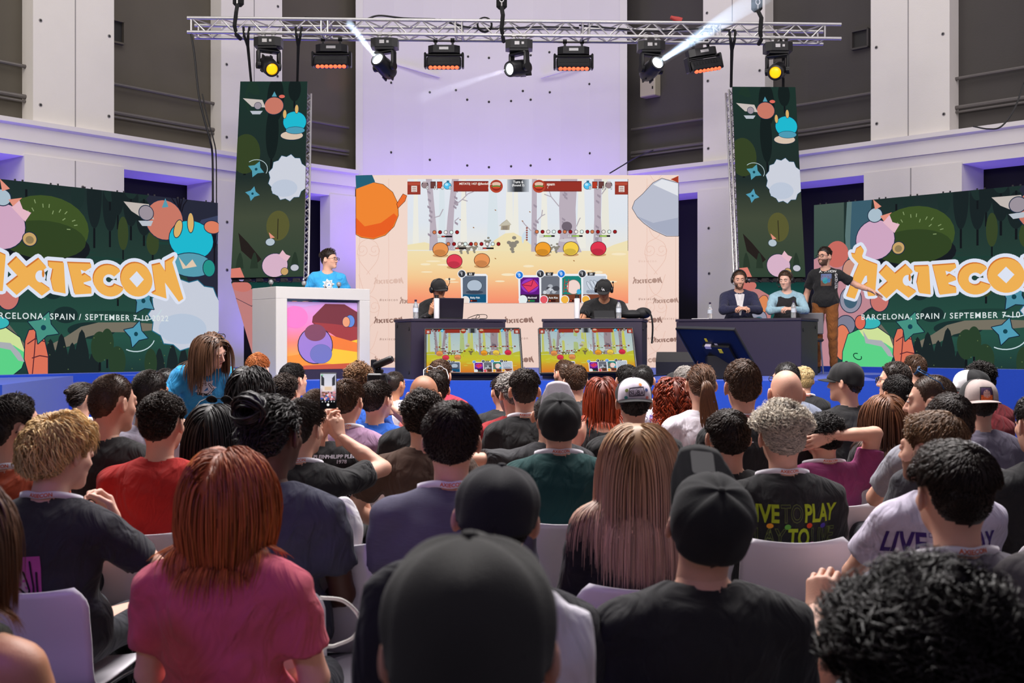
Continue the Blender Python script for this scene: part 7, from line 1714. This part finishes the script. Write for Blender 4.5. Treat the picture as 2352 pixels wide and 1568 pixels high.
def nation():
    a = Art(); a.text('A.NATION', 0.1, -.62, .30, (222, 222, 222), .02); a.text('GATHERS.', .72, .15, .30, (222, 222, 222), .02, rot=PI / 2); a.rect(-.45, -.5, .45, .55, (110, 78, 62)); a.poly([(-.45, -.5), (.45, -.5), (.45, -.05), (-.45, .1)], (96, 110, 150)); a.ell(-.05, .1, .24, .26, (40, 150, 160)); a.ell(.22, .1, .14, .18, (60, 120, 170)); return a
mr = nation(); 
person('standing person in printed black tee and rust trousers before right screen', 1893, 567, 40, Z=16.0, stage=1, stand=True, hair=('fade', 'dark'), skin='fair', shirt=('tee', (26, 26, 28)), pants=(138, 82, 34), body=22, turn=28, face=True, beard='full', gl='plain', arms=(((-.62, .06, .72), (-.3, -1, -.4), 'flat', (-.85, .15, -.5), (0, .5, -1)), ((.29, .0, .47), (.3, -1, -.1), 'relax', (.1, .1, -1), (-1, .1, 0), True)), prints=[back_print(mr, -.02, 1.30, .16, front=True)], shoes=(28, 28, 30))
# stools for the seated ones
for px, Z, lab, h in ((1008, 14.35, 'black stool of the player behind the laptop', .02), (1387, 14.2, 'black stool of the player holding a tablet', .02), (1698, 15.95, 'black stool of the commentator in the navy blazer', .12), (1804, 15.75, 'black stool of the commentator in the waistcoat', .12)):
    t = thing('stool', lab, 'stool', (at(px, 0, Z).x, Z + .08, SZ), 0, 'stools behind the desks'); m = MB(); m.lathe([(.17, .40 + h), (.18, .415 + h), (.18, .435 + h), (.16, .445 + h)], n=24); m.build('seat', M_dark, t, smooth=True)
    for k in range(4): m = MB(); a = PI / 4 + k * PI / 2; m.tube([(.12 * math.cos(a), .12 * math.sin(a), .40 + h), (.19 * math.cos(a), .19 * math.sin(a), 0)], .012, 8); m.build('leg', M_blk, t)
# tablet
tb = thing('tablet', 'dark tablet in the hands of the player at the right desk', 'tablet', at(1388, 722, 13.72), 0); m = MB(); m.box((0, 0, 0), (.25, .012, .17), rotx(-1.0), .004); m.build('body', M_dark, tb)
m = MB(); m.box((0, .008, .004), (.23, .002, .15), rotx(-1.0)); m.build('display', mat('lit_tablet', (150, 170, 190), .3, emit=(170, 180, 190), estr=.8), tb)
# phone held up in the audience
ph = thing('phone', 'phone held up in the audience, filming the stage', 'phone', at(754, 897, 4.98), math.radians(4))
m = MB(); m.box((0, 0, 0), (.074, .009, .158), None, .004); m.build('body', M_dark, ph)
def phone_art():
    a = Art(); a.grad(0, 0, 36, 78, [(0, (206, 206, 220)), (.4, (226, 222, 232)), (.55, (196, 160, 170)), (.78, (60, 56, 70)), (.8, (14, 14, 16)), (1, (14, 14, 16))]); a.poly([(2, 2), (9, 10), (9, 28), (2, 26)], (60, 60, 66)); a.poly([(34, 2), (27, 10), (27, 28), (34, 26)], (60, 60, 66)); a.rect(5, 28, 31, 40, (236, 220, 216)); a.rect(10, 30, 26, 38, (230, 200, 170)); R_ = random.Random(2)
    for k in range(40): a.ell(R_.uniform(3, 33), R_.uniform(43, 60), R_.uniform(1.5, 3.4), R_.uniform(1.5, 3.2), R_.choice([(40, 36, 40), (206, 120, 120), (230, 220, 226), (60, 90, 170), (120, 80, 60), (226, 150, 160)]))
    for x in (5, 12, 19, 26, 32): a.ell(x, 64, 1.3, 1.3, (226, 226, 230))
    a.ell(18, 71, 3, 3, (240, 240, 240)); a.rect(2, 2, 7, 4, (80, 200, 120)); return a
phone_art().build('display', art_material('phone_picture', 1.0), quad_map((-.034, -.0052, .074), (.034, -.0052, .074), (.034, -.0052, -.074), (-.034, -.0052, -.074), 0, 0, 36, 78), ph)
# camera operator
person('person with dark hair and blue polo raising a camera', 868, 874, 58, Z=7.1, hair=('short', 'dark'), skin='fair', shirt=('tee', (30, 92, 190)), turn=28, arms=('lap', ((.06, .20, 1.14), (1, -.2, -.9), 'grip', (-.2, .2, 1), (-.8, .5, .1), True)))
cmr = thing('camera', 'black video camera with a shotgun microphone raised above heads', 'camera', at(866, 872, 7.28), -.3)
m = MB(); m.box((0, 0, 0), (.10, .10, .085), None, .01); m.box((0, .03, .055), (.05, .05, .03), None, .008); m.build('body', M_dark, cmr)
m = MB(); m.lathe([(.035, .04), (.04, .06), (.04, .13), (.036, .14)], (0, 0, 0), 20, rotx(-PI / 2)); m.build('lens', M_dark, cmr, smooth=True)
m = MB(); m.box((-.0, -.052, -.005), (.07, .006, .055)); m.build('viewfinder', M_blk, cmr)
m = MB(); m.lathe([(.020, -.05), (.024, -.04), (.024, .07), (.018, .085)], (.02, .02, .105), 16, roty(1.2)); m.tube([(.01, .02, .06), (.015, .02, .10)], .008, 6); m.build('shotgun_microphone', M_dark, cmr, smooth=True)
m = MB(); m.tube(catmull([(.055, 0, .03), (.085, -.02, -.06), (.05, -.03, -.16), (.0, -.03, -.19)], 6), .006, 5); m.build('strap', M_strap, cmr)
# bracelet on the filming arm's wrist sits on the person, coats hang on chairs
def coat(px, py, Z, rz, c, label, w=.34, h=.42):
    p = at(px, py, Z); f = Field(axis(-.3, .3, .014), axis(-.12, .12, .014), axis(-.6, .1, .014))
    f.add(Cap((-w / 2, 0, 0), (w / 2, 0, .0), .035), .04); f.add(Ell((0, -.01, -h * .5), (w * .52, .045, h * .55)), .05); f.add(Cap((-w * .45, -.01, -.05), (-w * .5, -.02, -h), .045, .035), .03); f.add(Cap((w * .45, -.01, -.05), (w * .5, -.02, -h), .045, .035), .03); f.add(Cap((-w * .2, -.02, .02), (w * .1, -.02, .03), .03), .03)
    f.all(lambda d, X, Y, Z_: d + .006 * np.sin(38 * X + 11 * Z_) * np.sin(17 * Z_ + 20 * Y) + .004 * np.sin(60 * X - 30 * Z_)); V, Fq = f.mesh(); o = np_obj('jacket', V, Fq, smat(c)); o.location = p; o.rotation_euler[2] = rz; return tag(o, label, 'jacket')
coat(1238, 1435, 1.75, .1, (226, 222, 232), 'white jacket hanging over a chair beside the nearest cap', .09, .40)
coat(797, 1180, 3.9, -.6, (226, 222, 226), 'white jacket on the aisle side of the chair below the locs', .03, .2)
coat(950, 1365, 1.75, .2, (26, 26, 30), 'black jacket over a chair left of the nearest cap', .10, .5)
for px, Z, rz, lab in ((775, 3.42, -.85, 'empty white chair by the aisle, right of the rose pink tee'), (800, 4.05, -.2, 'empty white chair by the aisle, below the raised elbow')):
    p = at(px, 0, Z); chair((p.x, Z, 0), rz, lab)
cable([at(735, 1372, 3.3), at(790, 1380, 3.32), at(826, 1420, 3.35), at(812, 1462, 3.36), at(770, 1482, 3.34), at(742, 1492, 3.3), at(720, 1560, 3.3)], .006, 'white cable looping over the aisle between the chairs', mat('white_cable', (214, 212, 206), .5), 10)
